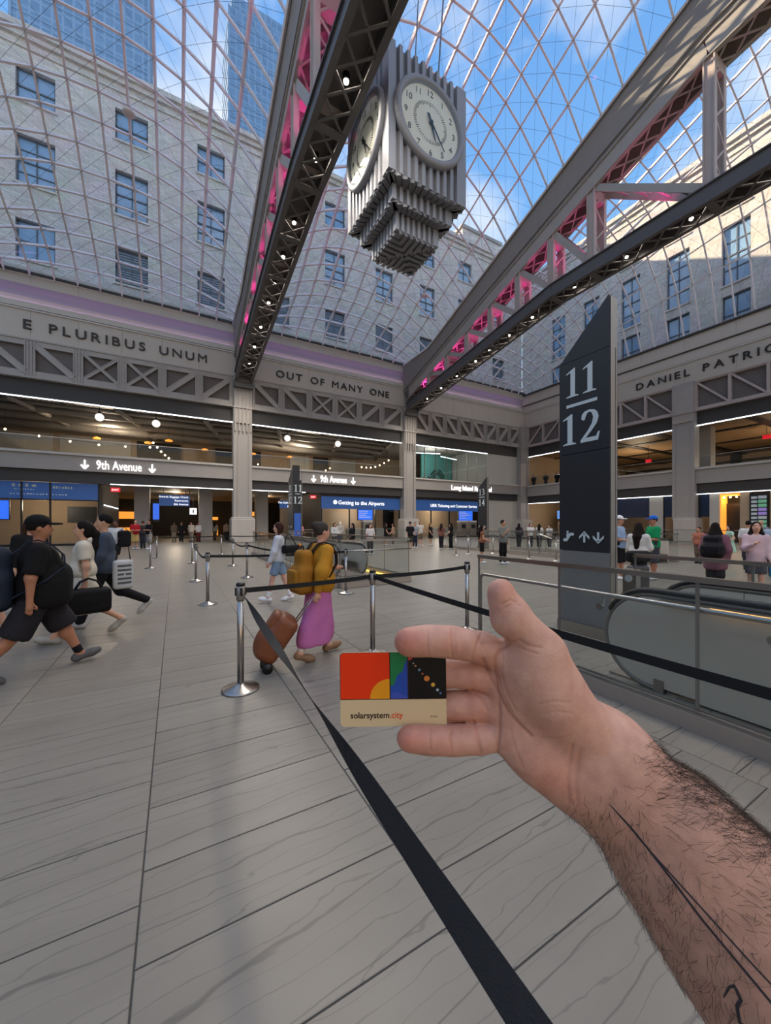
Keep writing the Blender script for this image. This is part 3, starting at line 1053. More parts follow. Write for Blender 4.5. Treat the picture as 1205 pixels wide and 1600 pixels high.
def ticket_machine(label, x, y):
    t = thing('ticket_machine', label, 'machine', (x, y, 0), group='ticket machines along the back wall')
    part('cabinet', MB().box(x - 0.5, x + 0.5, y - 0.3, y + 0.3, 0, 1.75), M_CHROME_D, t)
    part('display', MB().box(x - 0.3, x + 0.3, y - 0.33, y - 0.3, 1.05, 1.5), M_BLACK, t)
    part('header', MB().box(x - 0.52, x + 0.52, y - 0.34, y + 0.3, 1.75, 1.95), M_WALLPALE, t)
    part('shelf', MB().box(x - 0.3, x + 0.3, y - 0.42, y - 0.3, 0.85, 0.92), M_CHROME, t)


ticket_machine('ticket machine below the blue screen of the airports shop', 16.9, YB)
ticket_machine('left ticket machine below the large blue screen', 29.5, YB + 0.1)
ticket_machine('right ticket machine below the large blue screen', 31.0, YB + 0.1)


# big arrow signs on the ledge
def arrow_sign(label, x0, x1, z, s, h):
    t = thing('lit_sign', label, 'sign', ((x0 + x1) / 2, YB - 0.1, z), group='lit avenue signs on the ledge')

    def arrow(cx):
        mb = MB()
        mb.box(cx - 0.05, cx + 0.05, YB - 0.16, YB - 0.1, z + 0.05, z + h * 0.95)
        for k in (-1, 1):
            mb.bar((cx, YB - 0.13, z), (cx + k * 0.32 * h, YB - 0.13, z + 0.42 * h), 0.11, 0.06, (0, 1, 0))
        part('arrow', mb, M_LIT, t)

    arrow(x0 + 0.2)
    arrow(x1 - 0.2)
    text('lettering', s, M_LIT, (x0 + 0.85, YB - 0.13, z + 0.03), ROT_BACK, t, size=h / 0.72, extrude=0.03, bold=0.004, fit=(x1 - x0) - 1.75)
    return t


arrow_sign('white lit avenue sign with two down arrows on the left ledge', -5.85, -1.35, 5.52, '9th Avenue', 0.66)
arrow_sign('white lit avenue sign with two down arrows on the middle ledge', 11.1, 15.55, 5.5, '9th Avenue', 0.66)
t = thing('lit_sign', 'white lit railroad sign on the ledge near the corner', 'sign', (30.8, YB - 0.1, 5.5))
text('lettering', 'Long Island Rail Road', M_LIT, (27.7, YB - 0.13, 5.5), ROT_BACK, t, size=0.80, extrude=0.03, bold=0.008, fit=6.3)

# ================================================================== rooms behind the right wall
wc = add('ceiling_wood', MB().box(XR + 0.6, 66, -12, YB, 10.6, 10.9), M_WOOD_C)
struct(wc, 'warm wooden ceiling over the right gallery')
for y in (8.6, 12.4, 19.5, 24.0, 28.5):
    part('slot', MB().box(XR + 0.6, 64, y - 0.35, y + 0.35, 10.52, 10.62), M_BLACK, wc)
for x in (46, 53, 60):
    part('slot', MB().box(x - 0.3, x + 0.3, -10, YB, 10.53, 10.63), M_BLACK, wc)
rw = add('wall_lounge', MB().box(64, 64.4, -12, YB, 6.2, 10.6), M_WALLWARM)
struct(rw, 'warm back wall of the right gallery lounge')
for y in (9.5, 14.6, 20.2, 26.3):
    part('dark_frame', MB().box(63.6, 64, y - 0.5, y + 0.5, 6.2, 10.6), M_BLACK, rw)
part('dark_rail', MB().box(63.6, 64, -10, YB, 9.6, 9.85), M_BLACK, rw)
for i, (y, z) in enumerate(((13.0, 9.4), (23.0, 8.6))):
    ex = thing('exit_sign', ['red exit sign under the wooden ceiling at the right frame edge', 'red exit sign behind the right gallery rail near the tall sign'][i], 'sign', (48, y, z))
    part('box', MB().box(47.92, 48.08, y - 0.28, y + 0.28, z + 0.1, z + 0.45), M_RED, ex)
    part('stem', MB().tube([(48, y, z + 0.45), (48, y, 10.6)], 0.02, 6), M_BLACK, ex)
t = thing('gallery_pillar', 'grey square pillar standing in the right gallery', 'pillar', (43.5, 15.9, 6.2))
part('shaft', MB().box(43.0, 44.0, 15.4, 16.4, 6.2, 10.6), M_COLUMN, t)
part('base', MB().box(42.95, 44.05, 15.35, 16.45, 6.2, 6.35), M_COLUMN, t)
lamp('lounge_lamp', (50, 11, 7.6), P_ROOM * 1.1, (1, 0.8, 0.55), size=0.4)
lamp('lounge_lamp', (50, 25, 7.6), P_ROOM * 1.1, (1, 0.8, 0.55), size=0.4)
ew = add('wall_corner_end', MB().box(XR + 0.55, 66, YB - 0.2, YB + 0.1, 0, 10.9).box(66, 66.3, -12, YB, 0, 10.9).box(XR + 0.55, 66, -12.3, -12, 0, 10.9), M_WALLWARM, origin=(48, 30, 0))
struct(ew, 'end wall of the rooms behind the right galleries')
# ground level right
rg = add('ceiling_right_passage', MB().box(XR + 0.5, 56, -12, YB, 4.4, 5.1), M_CEIL)
struct(rg, 'soffit over the right ground floor')
rk = add('wall_right_shops', MB().box(46.5, 46.9, -12, YB, 0, 4.4), M_WALLWARM)
struct(rk, 'back wall of the ground floor shops at the right')
M_DBLUE = mat('dark_blue_film', '#1d2a45', 0.25, var=0.2, vscale=0.6)
st = thing('dark_storefront', 'dark blue glazed storefront beside the tall sign', 'shop', (XR + 0.4, 20.2, 0))
for (a, b) in ((23.6, 19.2), (18.0, 15.9), (15.2, 14.5)):
    part('film_band', MB().box(XR + 0.38, XR + 0.44, b, a, 2.2, 4.2), M_DBLUE, st)
    part('pane', MB().box(XR + 0.40, XR + 0.42, b, a, 0.1, 2.2), M_GLASS3, st)
    part('frame', MB().box(XR + 0.34, XR + 0.46, a - 0.06, a + 0.06, 0, 4.2).box(XR + 0.34, XR + 0.46, b, a, 0, 0.1), M_BLACK, st)
for (a, b) in ((19.2, 18.0), (14.5, 13.8), (12.5, 11.9), (10.7, 6)):
    o = block('stone_pier', {19.2: 'pale stone pier between the dark storefront panes', 14.5: 'pale stone pier left of the lit doorway', 12.5: 'tan stone pier right of the lit doorway',
                             10.7: 'pale stone pier right of the departures board'}[a], 'pier', MB().box(XR + 0.3, XR + 0.8, b, a - 0.02, 0, 4.2).box(XR + 0.27, XR + 0.3, b, a - 0.02, 0, 0.2), M_WALLPALE if a != 12.5 else M_WALLWARM)
t = thing('lit_doorway', 'dark doorway with a glowing orange head on the right wall', 'door', (XR + 0.5, 13.1, 0))
part('lit_head', MB().box(XR + 0.3, XR + 1.6, 12.5, 13.78, 3.95, 4.1), M_ORANGE, t)
part('void', MB().box(XR + 1.4, XR + 1.6, 12.55, 13.75, 0, 3.3), M_BLACK, t)
part('jamb', MB().box(XR + 0.4, XR + 1.6, 13.7, 13.78, 0, 4.0), M_ORANGE, t)
for i in range(3):
    part('bulb', MB().sphere((XR + 0.5, 12.75 + 0.4 * i, 3.8), 0.07, 8, 6), M_BULB, t, True)
M_PURPLE = mat('purple_screen', '#8a78b8', 0.3, emit=0.45)
M_GREENS = mat('green_screen', '#6aa583', 0.3, emit=0.4)
db = thing('departures_board', 'tall lit departures board at the right frame edge', 'screen', (XR + 0.2, 11.25, 0))
part('housing', MB().box(XR + 0.15, XR + 0.3, 10.75, 11.85, 0.4, 4.0).box(XR + 0.18, XR + 0.27, 10.8, 11.8, 0, 0.4), M_BLACK, db)
for i in range(9):
    z = 3.55 - i * 0.32
    part('row_left', MB().box(XR + 0.12, XR + 0.15, 11.4, 11.75, z, z + 0.2), M_SIGN_W, db)
    part('row_right', MB().box(XR + 0.12, XR + 0.15, 10.85, 11.34, z, z + 0.24), [M_SIGN_W, M_GREENS, M_GREENS, M_PURPLE, M_PURPLE][i % 5], db)
sr = screen('left blue train screen in the corner passage', 30.2, 32.0, 44.0, 2.2, 3.3, 6, mat('pale_blue_screen', '#5f8fd8', 0.3, emit=0.8), True)
sr = screen('right blue train screen in the corner passage', 27.6, 29.6, 44.0, 2.2, 3.3, 6, MATS['pale_blue_screen'], True)
for i, y in enumerate((28.2, 29.8, 31.4)):
    ticket = thing('ticket_kiosk', ['tan ticket kiosk nearest the tall sign in the corner passage', 'middle tan ticket kiosk in the corner passage', 'tan ticket kiosk nearest the corner'][i], 'machine', (44.3, y, 0))
    part('cabinet', MB().box(44.0, 44.6, y - 0.5, y + 0.5, 0, 1.8), M_WALLWARM, ticket)
    part('display', MB().box(43.97, 44.0, y - 0.3, y + 0.3, 1.0, 1.5), M_BLACK, ticket)
lamp('right_passage_lamp', (42.5, 30, 3.9), P_ROOM * 0.3, (1, 0.85, 0.65), size=0.3)
lamp('right_passage_lamp', (42.5, 20, 3.9), P_ROOM * 0.2, (1, 0.8, 0.6), size=0.3)
lamp('doorway_lamp', (XR + 0.9, 13.1, 3.6), P_ROOM * 0.12, (1, 0.65, 0.3), size=0.1)


# ================================================================== roof trusses
def zlow(y):                       # underside of the lower chord
    y = abs(y)
    return 16.3 - max(0.0, y - 15.9) * 0.163


def zup(y):                        # underside of the upper chord
    y = abs(y)
    return 22.95 + (7.8 - y) * (0.12 if y < 7.8 else 0.327)


def zcurb(y):                      # edge where the glass starts
    y = abs(y)
    z = 22.0 + 0.372 * (20 - y) if y > 7.8 else 26.54 + 0.12 * (7.8 - y)
    return max(18.55, z)


def mesh_obj(name, mb, m, parent):
    o = link_mesh(name, mb.v, mb.f, m, parent, False, False)
    return fix_normals(o)


def chord(t, name, zf, ys, hw, h, flange, m, lat_from, pitch):
    mb = MB()
    for a, b in zip(ys[:-1], ys[1:]):
        for s in (-1, 1):
            mb.bar((s * hw, a, zf(a) + h / 2), (s * hw, b, zf(b) + h / 2), 0.06, h)
            for dz in (0.03, h - 0.03):
                mb.bar((s * (hw + 0.0), a, zf(a) + dz), (s * (hw + 0.0), b, zf(b) + dz), flange, 0.06)
        mb.bar((0, a, zf(a) + h - 0.02), (0, b, zf(b) + h - 0.02), hw * 2, 0.04)
    c = mesh_obj(name, mb, m, t)
    # rivet rows on the outer side plates
    rv = MB()
    for s in (-1, 1):
        for y in np.arange(lat_from, ys[0], 0.33):
            for dz in (0.13, h - 0.13):
                z = zf(y) + dz
                x = s * (hw + 0.03)
                rv._add([(x, y - 0.025, z - 0.025), (x, y + 0.025, z - 0.025), (x, y + 0.025, z + 0.025), (x, y - 0.025, z + 0.025), (x + s * 0.025, y, z)],
                        [(0, 1, 4), (1, 2, 4), (2, 3, 4), (3, 0, 4)])
    r = mesh_obj('rivets', rv, m, c)
    r['kind'] = 'stuff'
    # lacing bars of the underside
    y = lat_from
    bar0 = None
    while y + pitch < ys[0] - 0.2:
        slope = math.atan2(zf(y + pitch) - zf(y), pitch)
        for s in (-1, 1):
            L = math.hypot(2 * hw - 0.16, pitch)
            if bar0 is None:
                bar0 = mesh_obj('lattice_bar', MB().box(-L / 2, L / 2, -0.045, 0.045, -0.02, 0.02), m, c)
                o = bar0
            else:
                o = share(bar0, 'lattice_bar', c, (0, 0, 0))
            o.location = (0, y + pitch / 2, (zf(y) + zf(y + pitch)) / 2 + 0.02 + (0.02 if s > 0 else 0))
            mrot = Matrix.Rotation(slope, 3, 'X') @ Matrix.Rotation(s * math.atan2(pitch, 2 * hw - 0.16), 3, 'Z')
            o.rotation_euler = mrot.to_euler()
        y += pitch
    return c


def roof_truss(label, x0):
    t = thing('roof_truss', label, 'truss', (x0, 0, zlow(33)), group='riveted roof trusses')
    WL[t.name] = (x0, 0, 0)
    t.location = (x0, 0, 0)
    ysl = [33.4, 24.0, 15.9, 8.0, 0.0, -8.0, -15.9, -24, -33.4]
    lc = chord(t, 'lower_chord', zlow, ysl, 0.60, 0.85, 0.24, M_STEEL_D, 4.0, 0.92)
    ysu = [33.4, 20.0, 7.8, 0.0, -7.8, -20, -33.4]
    uc = chord(t, 'upper_chord', zup, ysu, 0.55, 1.05, 0.24, M_TRUSS, 3.0, 1.02)
    nodes = [7.7, 13.3, 16.0, 18.7, 21.4, 24.1, 26.8, 29.5]
    allv = nodes + [2.0] + [-y for y in nodes]
    for y in nodes:
        part_plate = MB().box(-0.6, 0.6, y - 0.16, y + 0.16, -0.01, 0.03)
        o = mesh_obj('tie_plate', part_plate, M_STEEL_D, lc)
        o.location = (0, y, zlow(y))
        for v in o.data.vertices:
            v.co.y -= y
    for y in allv:
        zb, zt = zlow(y) + 0.8, zup(y) + 0.1
        mb = MB()
        for s in (-1, 1):
            mb.box(s * 0.5 - 0.05, s * 0.5 + 0.05, y - 0.2, y + 0.2, zb, zt)
            for k in (-0.2, 0.2):
                mb.box(s * 0.5 - 0.12, s * 0.5 + 0.12, y + k - 0.03, y + k + 0.03, zb, zt)
        n = max(2, int((zt - zb) / 0.9))
        for i in range(n):
            a, b = zb + (zt - zb) * i / n, zb + (zt - zb) * (i + 1) / n
            for yy in (-0.2, 0.2):
                s = 1 if i % 2 else -1
                mb.bar((-0.5 * s, y + yy, a), (0.5 * s, y + yy, b), 0.09, 0.03, (0, 1, 0))
        mb.box(-0.5, 0.5, y - 0.22, y + 0.22, zb, zb + 0.5).box(-0.5, 0.5, y - 0.22, y + 0.22, zt - 0.6, zt)
        mesh_obj('vertical', mb, M_TRUSS_W, t)
    for a, b in list(zip(nodes[1:], nodes[:-1])):
        mb = MB()
        for s in (-1, 1):
            mb.bar((s * 0.5, a - 0.2, zup(a) + 0.1), (s * 0.5, b + 0.2, zlow(b) + 0.85), 0.08, 0.36)
        for k in range(1, 5):
            f0, f1 = k / 5 - 0.06, k / 5 + 0.06
            P = Vector((0, a - 0.2, zup(a) + 0.1)); Q = Vector((0, b + 0.2, zlow(b) + 0.85))
            p, q = P.lerp(Q, f0), P.lerp(Q, f1)
            mb.bar(p + Vector((-0.5, 0, 0)), q + Vector((0.5, 0, 0)), 0.1, 0.04)
        mesh_obj('diagonal', mb, M_TRUSS, t)
    # end post and bracket on the column head
    mesh_obj('end_post', MB().box(-0.62, 0.62, 33.0, 33.4, 13.4, 16.0).box(-0.75, 0.75, 33.1, 33.55, 13.0, 13.5), M_STEEL_D, t)
    # glazing curb riding on the upper chord
    ysc = [34.0, 29.3, 20.0, 7.8, 0.0, -7.8, -20, -29.3, -34]
    mb = MB()
    for a, b in zip(ysc[:-1], ysc[1:]):
        za0, zb0 = min(zup(a) + 1.05, zcurb(a) - 0.5), min(zup(b) + 1.05, zcurb(b) - 0.5)
        za1, zb1 = zcurb(a), zcurb(b)
        for s in (-1, 1):
            vs = [(s * 0.55, a, za0), (s * 0.55, b, zb0), (s * 0.75, b, zb1), (s * 0.75, a, za1), (s * 0.47, a, za0), (s * 0.47, b, zb0), (s * 0.67, b, zb1), (s * 0.67, a, za1)]
            mb._add(vs, [(0, 1, 2, 3), (7, 6, 5, 4), (0, 4, 5, 1), (3, 2, 6, 7), (0, 3, 7, 4), (1, 5, 6, 2)])
        mb.bar((0, a, za1 - 0.05), (0, b, zb1 - 0.05), 1.5, 0.1)
        for s in (-1, 1):
            mb.bar((s * 0.62, a, za0 + 0.35), (s * 0.62, b, zb0 + 0.35), 0.12, 0.08)
    mesh_obj('glazing_curb', mb, M_STEEL, t)
    # spot lamps hanging in the lower chord
    for i, y in enumerate((5.6, 8.6, 11.6, 14.7, 17.9, 20.0, 22.0, 23.6, 26.0, 28.3, 30.5, -4.0, -10.0, -16.0, -22.0)):
        z = zlow(y) + 0.15
        f = mesh_obj('spotlight', MB().lathe([(0.10, 0.0), (0.13, 0.02), (0.13, 0.22), (0.05, 0.28)], 12, (0, y, z)), M_BLACK, t)
        mesh_obj('bulb', MB().sphere((0, y, z - 0.01), 0.095, 10, 6), M_BULB_W, f)
        if True:
            d = lamp('spot_lamp', (x0, y, z - 0.16), P_TRUSS, (1.0, 0.88, 0.75), 'SPOT', 1.0, (x0, y - 0.2, 0), 150, 0.8)
            d.parent = t
            d.location = (0, y, z - 0.16)
    for y in (10.5, 14.7, 17.3, 20.0, 22.7, 25.4, 28.1, 30.5):
        d = lamp('uplight', (x0, y, zlow(y) + 1.1), P_PINK, (1.0, 0.06, 0.42), 'SPOT', 0.15, (x0, y, 40), 130, 0.8)
        d.parent = t
        d.location = (0, y, zlow(y) + 1.1)
    return t


truss_a = roof_truss('dark riveted roof truss passing left of the hanging clock', COLX[1])
truss_b = roof_truss('grey riveted roof truss crossing the upper right of the hall', COLX[2])


# ================================================================== glass vaults
def gshape(y):
    s = min(1.0, abs(y) / YB)
    return math.sqrt(max(0.0, 1 - s ** 3.2))


def vault_z(u, y, corner):
    """u: -1..1 across a bay; in the corner bay u=-1 at the truss, +1 at the right wall."""
    zc = zcurb(y)
    g = gshape(y)
    if not corner:
        return zc + 4.6 * g * (1 - abs(u) ** 2.3) * (0.55 + 0.45 * g)
    s = (u + 1) / 2
    a = (zc - 18.4)
    return 18.4 + a * (1 - s ** 2.6) ** 0.8 + 5.6 * g * (max(0, 4 * s * (1 - s))) ** 0.62 * (0.55 + 0.45 * g)


def y_lines(corner, yend, step):
    ys, y, acc = [YB], YB, 0.0
    pz = vault_z(0, y, corner)
    dy = 0.02
    while y > yend:
        y -= dy
        z = vault_z(0, y, corner)
        acc += math.hypot(dy, z - pz)
        pz = z
        if acc >= step:
            ys.append(y)
            acc = 0.0
    return ys


def sweep(pts, nrm, w, h):
    mb = MB()
    n = len(pts)
    for i in range(n):
        d = (pts[min(i + 1, n - 1)] - pts[max(i - 1, 0)]).normalized()
        nn = nrm[i]
        s = d.cross(nn).normalized() * w / 2
        top, bot = pts[i], pts[i] - nn * h
        mb.v += [tuple(top - s), tuple(top + s), tuple(bot + s), tuple(bot - s)]
    for i in range(n - 1):
        for k in range(4):
            a, b = i * 4 + k, i * 4 + (k + 1) % 4
            mb.f.append((a, b, b + 4, a + 4))
    mb.f += [(3, 2, 1, 0), tuple((n - 1) * 4 + k for k in range(4))]
    return mb


def glass_vault(label, xa, xb, nx, corner, yend):
    t = thing('glass_vault', label, 'skylight', ((xa + xb) / 2, 10, 18.5), group='curved skylight vaults')
    ys = y_lines(corner, yend, 1.26)
    us = [-1 + 2 * i / nx for i in range(nx + 1)]
    xs = [xa + (xb - xa) * i / nx for i in range(nx + 1)]
    P = [[Vector((xs[i], y, vault_z(us[i], y, corner))) for y in ys] for i in range(nx + 1)]

    def nrm(i, j):
        a = P[min(i + 1, nx)][j] - P[max(i - 1, 0)][j]
        b = P[i][min(j + 1, len(ys) - 1)] - P[i][max(j - 1, 0)]
        n = a.cross(b)
        if n.length < 1e-6:
            return Vector((0, 0, 1))
        n.normalize()
        return n if n.z > 0 else -n

    N = [[nrm(i, j) for j in range(len(ys))] for i in range(nx + 1)]
    for i in range(nx + 1):
        add('rib', sweep(P[i], N[i], 0.10, 0.20), M_RIB, t)
    for j in range(len(ys)):
        add('cross_rib', sweep([P[i][j] for i in range(nx + 1)], [N[i][j] for i in range(nx + 1)], 0.09, 0.16), M_RIB, t)
    cells = []
    for i in range(nx):
        for j in range(len(ys) - 1):
            q = [P[i][j], P[i + 1][j], P[i + 1][j + 1], P[i][j + 1]]
            pr = [proj(*p) for p in q]
            area = 0
            if all(pr) and any(-30 < p[0] < 1235 and -30 < p[1] < 900 for p in pr):
                for k in range(4):
                    area += pr[k][0] * pr[(k + 1) % 4][1] - pr[(k + 1) % 4][0] * pr[k][1]
            cells.append((abs(area), i, j))
    cells.sort(reverse=True)
    rest = MB()
    cab = MB()
    for k, (ar, i, j) in enumerate(cells):
        up = (N[i][j] + N[i + 1][j + 1]) * 0.5
        q = [P[i][j], P[i + 1][j], P[i + 1][j + 1], P[i][j + 1]]
        c = sum(q, Vector()) / 4
        lo = [p + (c - p) * 0.02 + up * 0.015 for p in q]
        hi = [p + up * 0.03 for p in lo]
        fs = [(0, 1, 2, 3), (7, 6, 5, 4), (0, 4, 5, 1), (1, 5, 6, 2), (2, 6, 7, 3), (3, 7, 4, 0)]
        if k < 290 and ar > 30:
            add('pane', MB()._add(lo + hi, fs), M_GLASS, t)
        else:
            rest._add(lo + hi, fs)
        if ar > 0:
            dn = up * -0.30
            m1 = [p + dn for p in q]
            cab.tube([m1[0], m1[2]], 0.007, 3, False)
            cab.tube([m1[1], m1[3]], 0.007, 3, False)
    if rest.v:
        add('pane_field', rest, M_GLASS, t)['kind'] = 'stuff'
    add('bracing_cables', cab, M_CABLE, t)['kind'] = 'stuff'
    print('VAULT', label[:20], len(ys), len(cells))
    return t, P


vl, PL = glass_vault('left curved glass vault above the Latin motto', -11.15, 4.25, 12, False, 4)
vm, PM = glass_vault('middle curved glass vault behind the hanging clock', 5.75, 21.15, 12, False, 2)
vr, PR = glass_vault('right curved glass vault descending to the right wall', 22.65, 39.9, 14, True, -10)

# small round floodlights fixed under the glass
for i, (P, a, b, lab) in enumerate(((PL, 7, 9, 'round white floodlight under the left vault'), (PM, 10, 7, 'round white floodlight under the middle vault beside the clock'), (PR, 4, 12, 'round white floodlight under the right vault'))):
    p = P[a][b] - Vector((0, 0, 0.45))
    t = thing('floodlight', lab, 'lamp', tuple(p))
    add('reflector', MB().lathe([(0.05, 0.12), (0.26, 0.10), (0.30, 0.0), (0.24, -0.06)], 16, tuple(p)), M_WHITE, t, True)
    add('stem', MB().tube([p + Vector((0, 0, 0.1)), p + Vector((0, 0, 0.42))], 0.03, 6), M_CABLE, t)

# flat roofs between the vault base and the surrounding facades
rf = add('roof_strip', MB().box(-40, 44.4, YB + 0.6, 38.4, 18.0, 18.35).box(XR + 0.5, 44.4, -40, YB + 0.6, 17.7, 18.05), M_LEDGE, origin=(0, 36, 18))
struct(rf, 'flat roof strip outside the glass vaults')


# ================================================================== facades seen through the glass
def stone_wall_mat():
    m = bpy.data.materials.new('facade_stone')
    m.use_nodes = True
    n, l = m.node_tree.nodes, m.node_tree.links
    b = n['Principled BSDF']
    b.inputs['Roughness'].default_value = 0.85
    geo = n.new('ShaderNodeNewGeometry')
    sp = n.new('ShaderNodeSeparateXYZ')
    l.new(geo.outputs['Position'], sp.inputs[0])
    s = n.new('ShaderNodeMath'); s.operation = 'ADD'
    l.new(sp.outputs['X'], s.inputs[0]); l.new(sp.outputs['Y'], s.inputs[1])
    cb = n.new('ShaderNodeCombineXYZ')
    l.new(s.outputs[0], cb.inputs['X']); l.new(sp.outputs['Z'], cb.inputs['Y'])
    bk = n.new('ShaderNodeTexBrick')
    bk.inputs['Scale'].default_value = 1
    bk.inputs['Brick Width'].default_value = 0.62
    bk.inputs['Row Height'].default_value = 0.21
    bk.inputs['Mortar Size'].default_value = 0.012
    bk.inputs['Color1'].default_value = (*srgb('#ded2c9'), 1)
    bk.inputs['Color2'].default_value = (*srgb('#c9bcb2'), 1)
    bk.inputs['Mortar'].default_value = (*srgb('#b3a79d'), 1)
    l.new(cb.outputs[0], bk.inputs['Vector'])
    nz = n.new('ShaderNodeTexNoise'); nz.inputs['Scale'].default_value = 0.7; nz.inputs['Detail'].default_value = 6
    l.new(geo.outputs['Position'], nz.inputs['Vector'])
    mx = n.new('ShaderNodeMixRGB'); mx.blend_type = 'MULTIPLY'; mx.inputs['Fac'].default_value = 0.35
    l.new(bk.outputs['Color'], mx.inputs['Color1']); l.new(nz.outputs['Color'], mx.inputs['Color2'])
    hs = n.new('ShaderNodeHueSaturation'); hs.inputs['Saturation'].default_value = 0.7; hs.inputs['Value'].default_value = 1.2
    l.new(mx.outputs[0], hs.inputs['Color'])
    l.new(hs.outputs[0], b.inputs['Base Color'])
    bp = n.new('ShaderNodeBump'); bp.inputs['Strength'].default_value = 0.6; bp.inputs['Distance'].default_value = 0.02
    l.new(bk.outputs['Fac'], bp.inputs['Height']); bp.invert = True
    l.new(bp.outputs[0], b.inputs['Normal'])
    return m


M_FACADE = stone_wall_mat()
M_WFRAME = mat('window_frame', '#5d6670', 0.5)
M_WGLASS = mat('sky_tint_pane', '#86a7c8', 0.06, 0.0, spec=1.0, var=0.25, vscale=0.4)  # blue sky reflection is painted into the pane colour
M_LOUVRE = mat('louvre_grey', '#6f7073', 0.5)


def facade(label, along, fixed, u0, u1, ztop, cols, rows, w, sx):
    """along='x' (wall at Y=fixed facing -Y) or 'y' (wall at X=fixed facing -X)."""
    t = thing('stone_building', label, 'building', ((u0 + u1) / 2, fixed, 18) if along == 'x' else (fixed, (u0 + u1) / 2, 18))

    def bx(mb, a, b, d0, d1, z0, z1):
        return mb.box(a, b, fixed + d0, fixed + d1, z0, z1) if along == 'x' else mb.box(fixed + d0, fixed + d1, a, b, z0, z1)

    wall = MB()
    zs = [18.0] + [z for r in rows for z in r[:2]] + [ztop]
    for k in range(0, len(zs), 2):
        bx(wall, u0, u1, 0, 0.8, zs[k], zs[k + 1])
    for r in rows:
        edge = u0
        for c in cols:
            bx(wall, edge, c - w / 2, 0, 0.8, r[0], r[1])
            edge = c + w / 2
        bx(wall, edge, u1, 0, 0.8, r[0], r[1])
    add('wall', wall, M_FACADE, t)
    cor = MB()
    bx(cor, u0, u1, -0.25, 0.8, ztop - 0.5, ztop)
    bx(cor, u0, u1, -0.5, 0.8, ztop - 0.1, ztop + 0.35)
    bx(cor, u0, u1, -0.12, 0.8, ztop - 1.15, ztop - 1.0)
    add('cornice', cor, M_FACADE, t)
    for r in rows:
        for c in cols:
            fr = MB()
            z0, z1 = r[0], r[1]
            a, b = c - w / 2, c + w / 2
            for (x, y) in ((a, a + 0.1), (b - 0.1, b), (c - 0.04, c + 0.04)):
                bx(fr, x, y, 0.28, 0.4, z0, z1)
            for z in (z0 + 0.05, z1 - 0.05, (z0 + z1) / 2):
                bx(fr, a, b, 0.28, 0.4, z - 0.06, z + 0.06)
            if len(r) > 2 and r[2] == 'tall':
                bx(fr, a, b, 0.3, 0.38, z0 + (z1 - z0) * 0.72, z0 + (z1 - z0) * 0.74)
                bx(fr, a, b, 0.3, 0.38, z0 + (z1 - z0) * 0.26, z0 + (z1 - z0) * 0.28)
            win = add('window', fr, M_WFRAME, t)
            if len(r) > 2 and r[2] == 'louvre' and c > -8:
                lv = MB()
                for k in range(14):
                    z = z0 + 0.12 + (z1 - z0 - 0.24) * k / 13
                    bx(lv, a + 0.1, b - 0.1, 0.30, 0.36, z - 0.05, z + 0.05)
                add('louvre', lv, M_LOUVRE, win)
            add('pane', bx(MB(), a, b, 0.36, 0.42, z0, z1), M_WGLASS, win)
            add('sill', bx(MB(), a - 0.12, b + 0.12, -0.12, 0.3, z0 - 0.16, z0), M_FACADE, t)
    return t


facade('pale brick office facade with square windows behind the left and middle vaults', 'x', 38.0, -30, 44.2, 38.6,
       [-9.3 + 6.1 * k for k in range(-1, 9)], [(21.6, 24.6, 'louvre'), (27.3, 31.0, 'tall'), (33.5, 36.1)], 2.3, 1)
facade('sunlit pale brick facade with square windows behind the right vault', 'y', 44.2, -6, 37.9, 36.2,
       [0.5, 5.0, 9.5, 14.0, 18.5, 23.0, 27.5, 32.0], [(19.0, 22.5), (23.5, 28.9, 'tall'), (30.3, 33.4)], 2.0, 1)
t = thing('roof_penthouse', 'small stone penthouse on the roof above the right end of the facade', 'building', (37, 40, 38.6))
add('walls', MB().box(33.5, 40.5, 38.6, 44, 38.6, 41.2), M_FACADE, t)
add('roof', MB().box(33.3, 40.7, 38.4, 44.2, 41.2, 41.6), M_LEDGE, t)


def tower_mat(name, c1, c2, mort):
    m = bpy.data.materials.new(name)
    m.use_nodes = True
    n, l = m.node_tree.nodes, m.node_tree.links
    b = n['Principled BSDF']
    b.inputs['Roughness'].default_value = 0.35
    geo = n.new('ShaderNodeNewGeometry')
    sp = n.new('ShaderNodeSeparateXYZ'); l.new(geo.outputs['Position'], sp.inputs[0])
    s = n.new('ShaderNodeMath'); s.operation = 'ADD'
    l.new(sp.outputs['X'], s.inputs[0]); l.new(sp.outputs['Y'], s.inputs[1])
    cb = n.new('ShaderNodeCombineXYZ'); l.new(s.outputs[0], cb.inputs['X']); l.new(sp.outputs['Z'], cb.inputs['Y'])
    bk = n.new('ShaderNodeTexBrick')
    bk.inputs['Scale'].default_value = 1
    bk.inputs['Brick Width'].default_value = 3.0
    bk.inputs['Row Height'].default_value = 3.9
    bk.inputs['Mortar Size'].default_value = 0.35
    bk.offset = 0.0
    bk.inputs['Color1'].default_value = (*srgb(c1), 1)
    bk.inputs['Color2'].default_value = (*srgb(c2), 1)
    bk.inputs['Mortar'].default_value = (*srgb(mort), 1)
    l.new(cb.outputs[0], bk.inputs['Vector'])
    l.new(bk.outputs['Color'], b.inputs['Base Color'])
    return m


M_TOWER = tower_mat('tower_glass', '#6483a3', '#6f8fb0', '#809bb8')


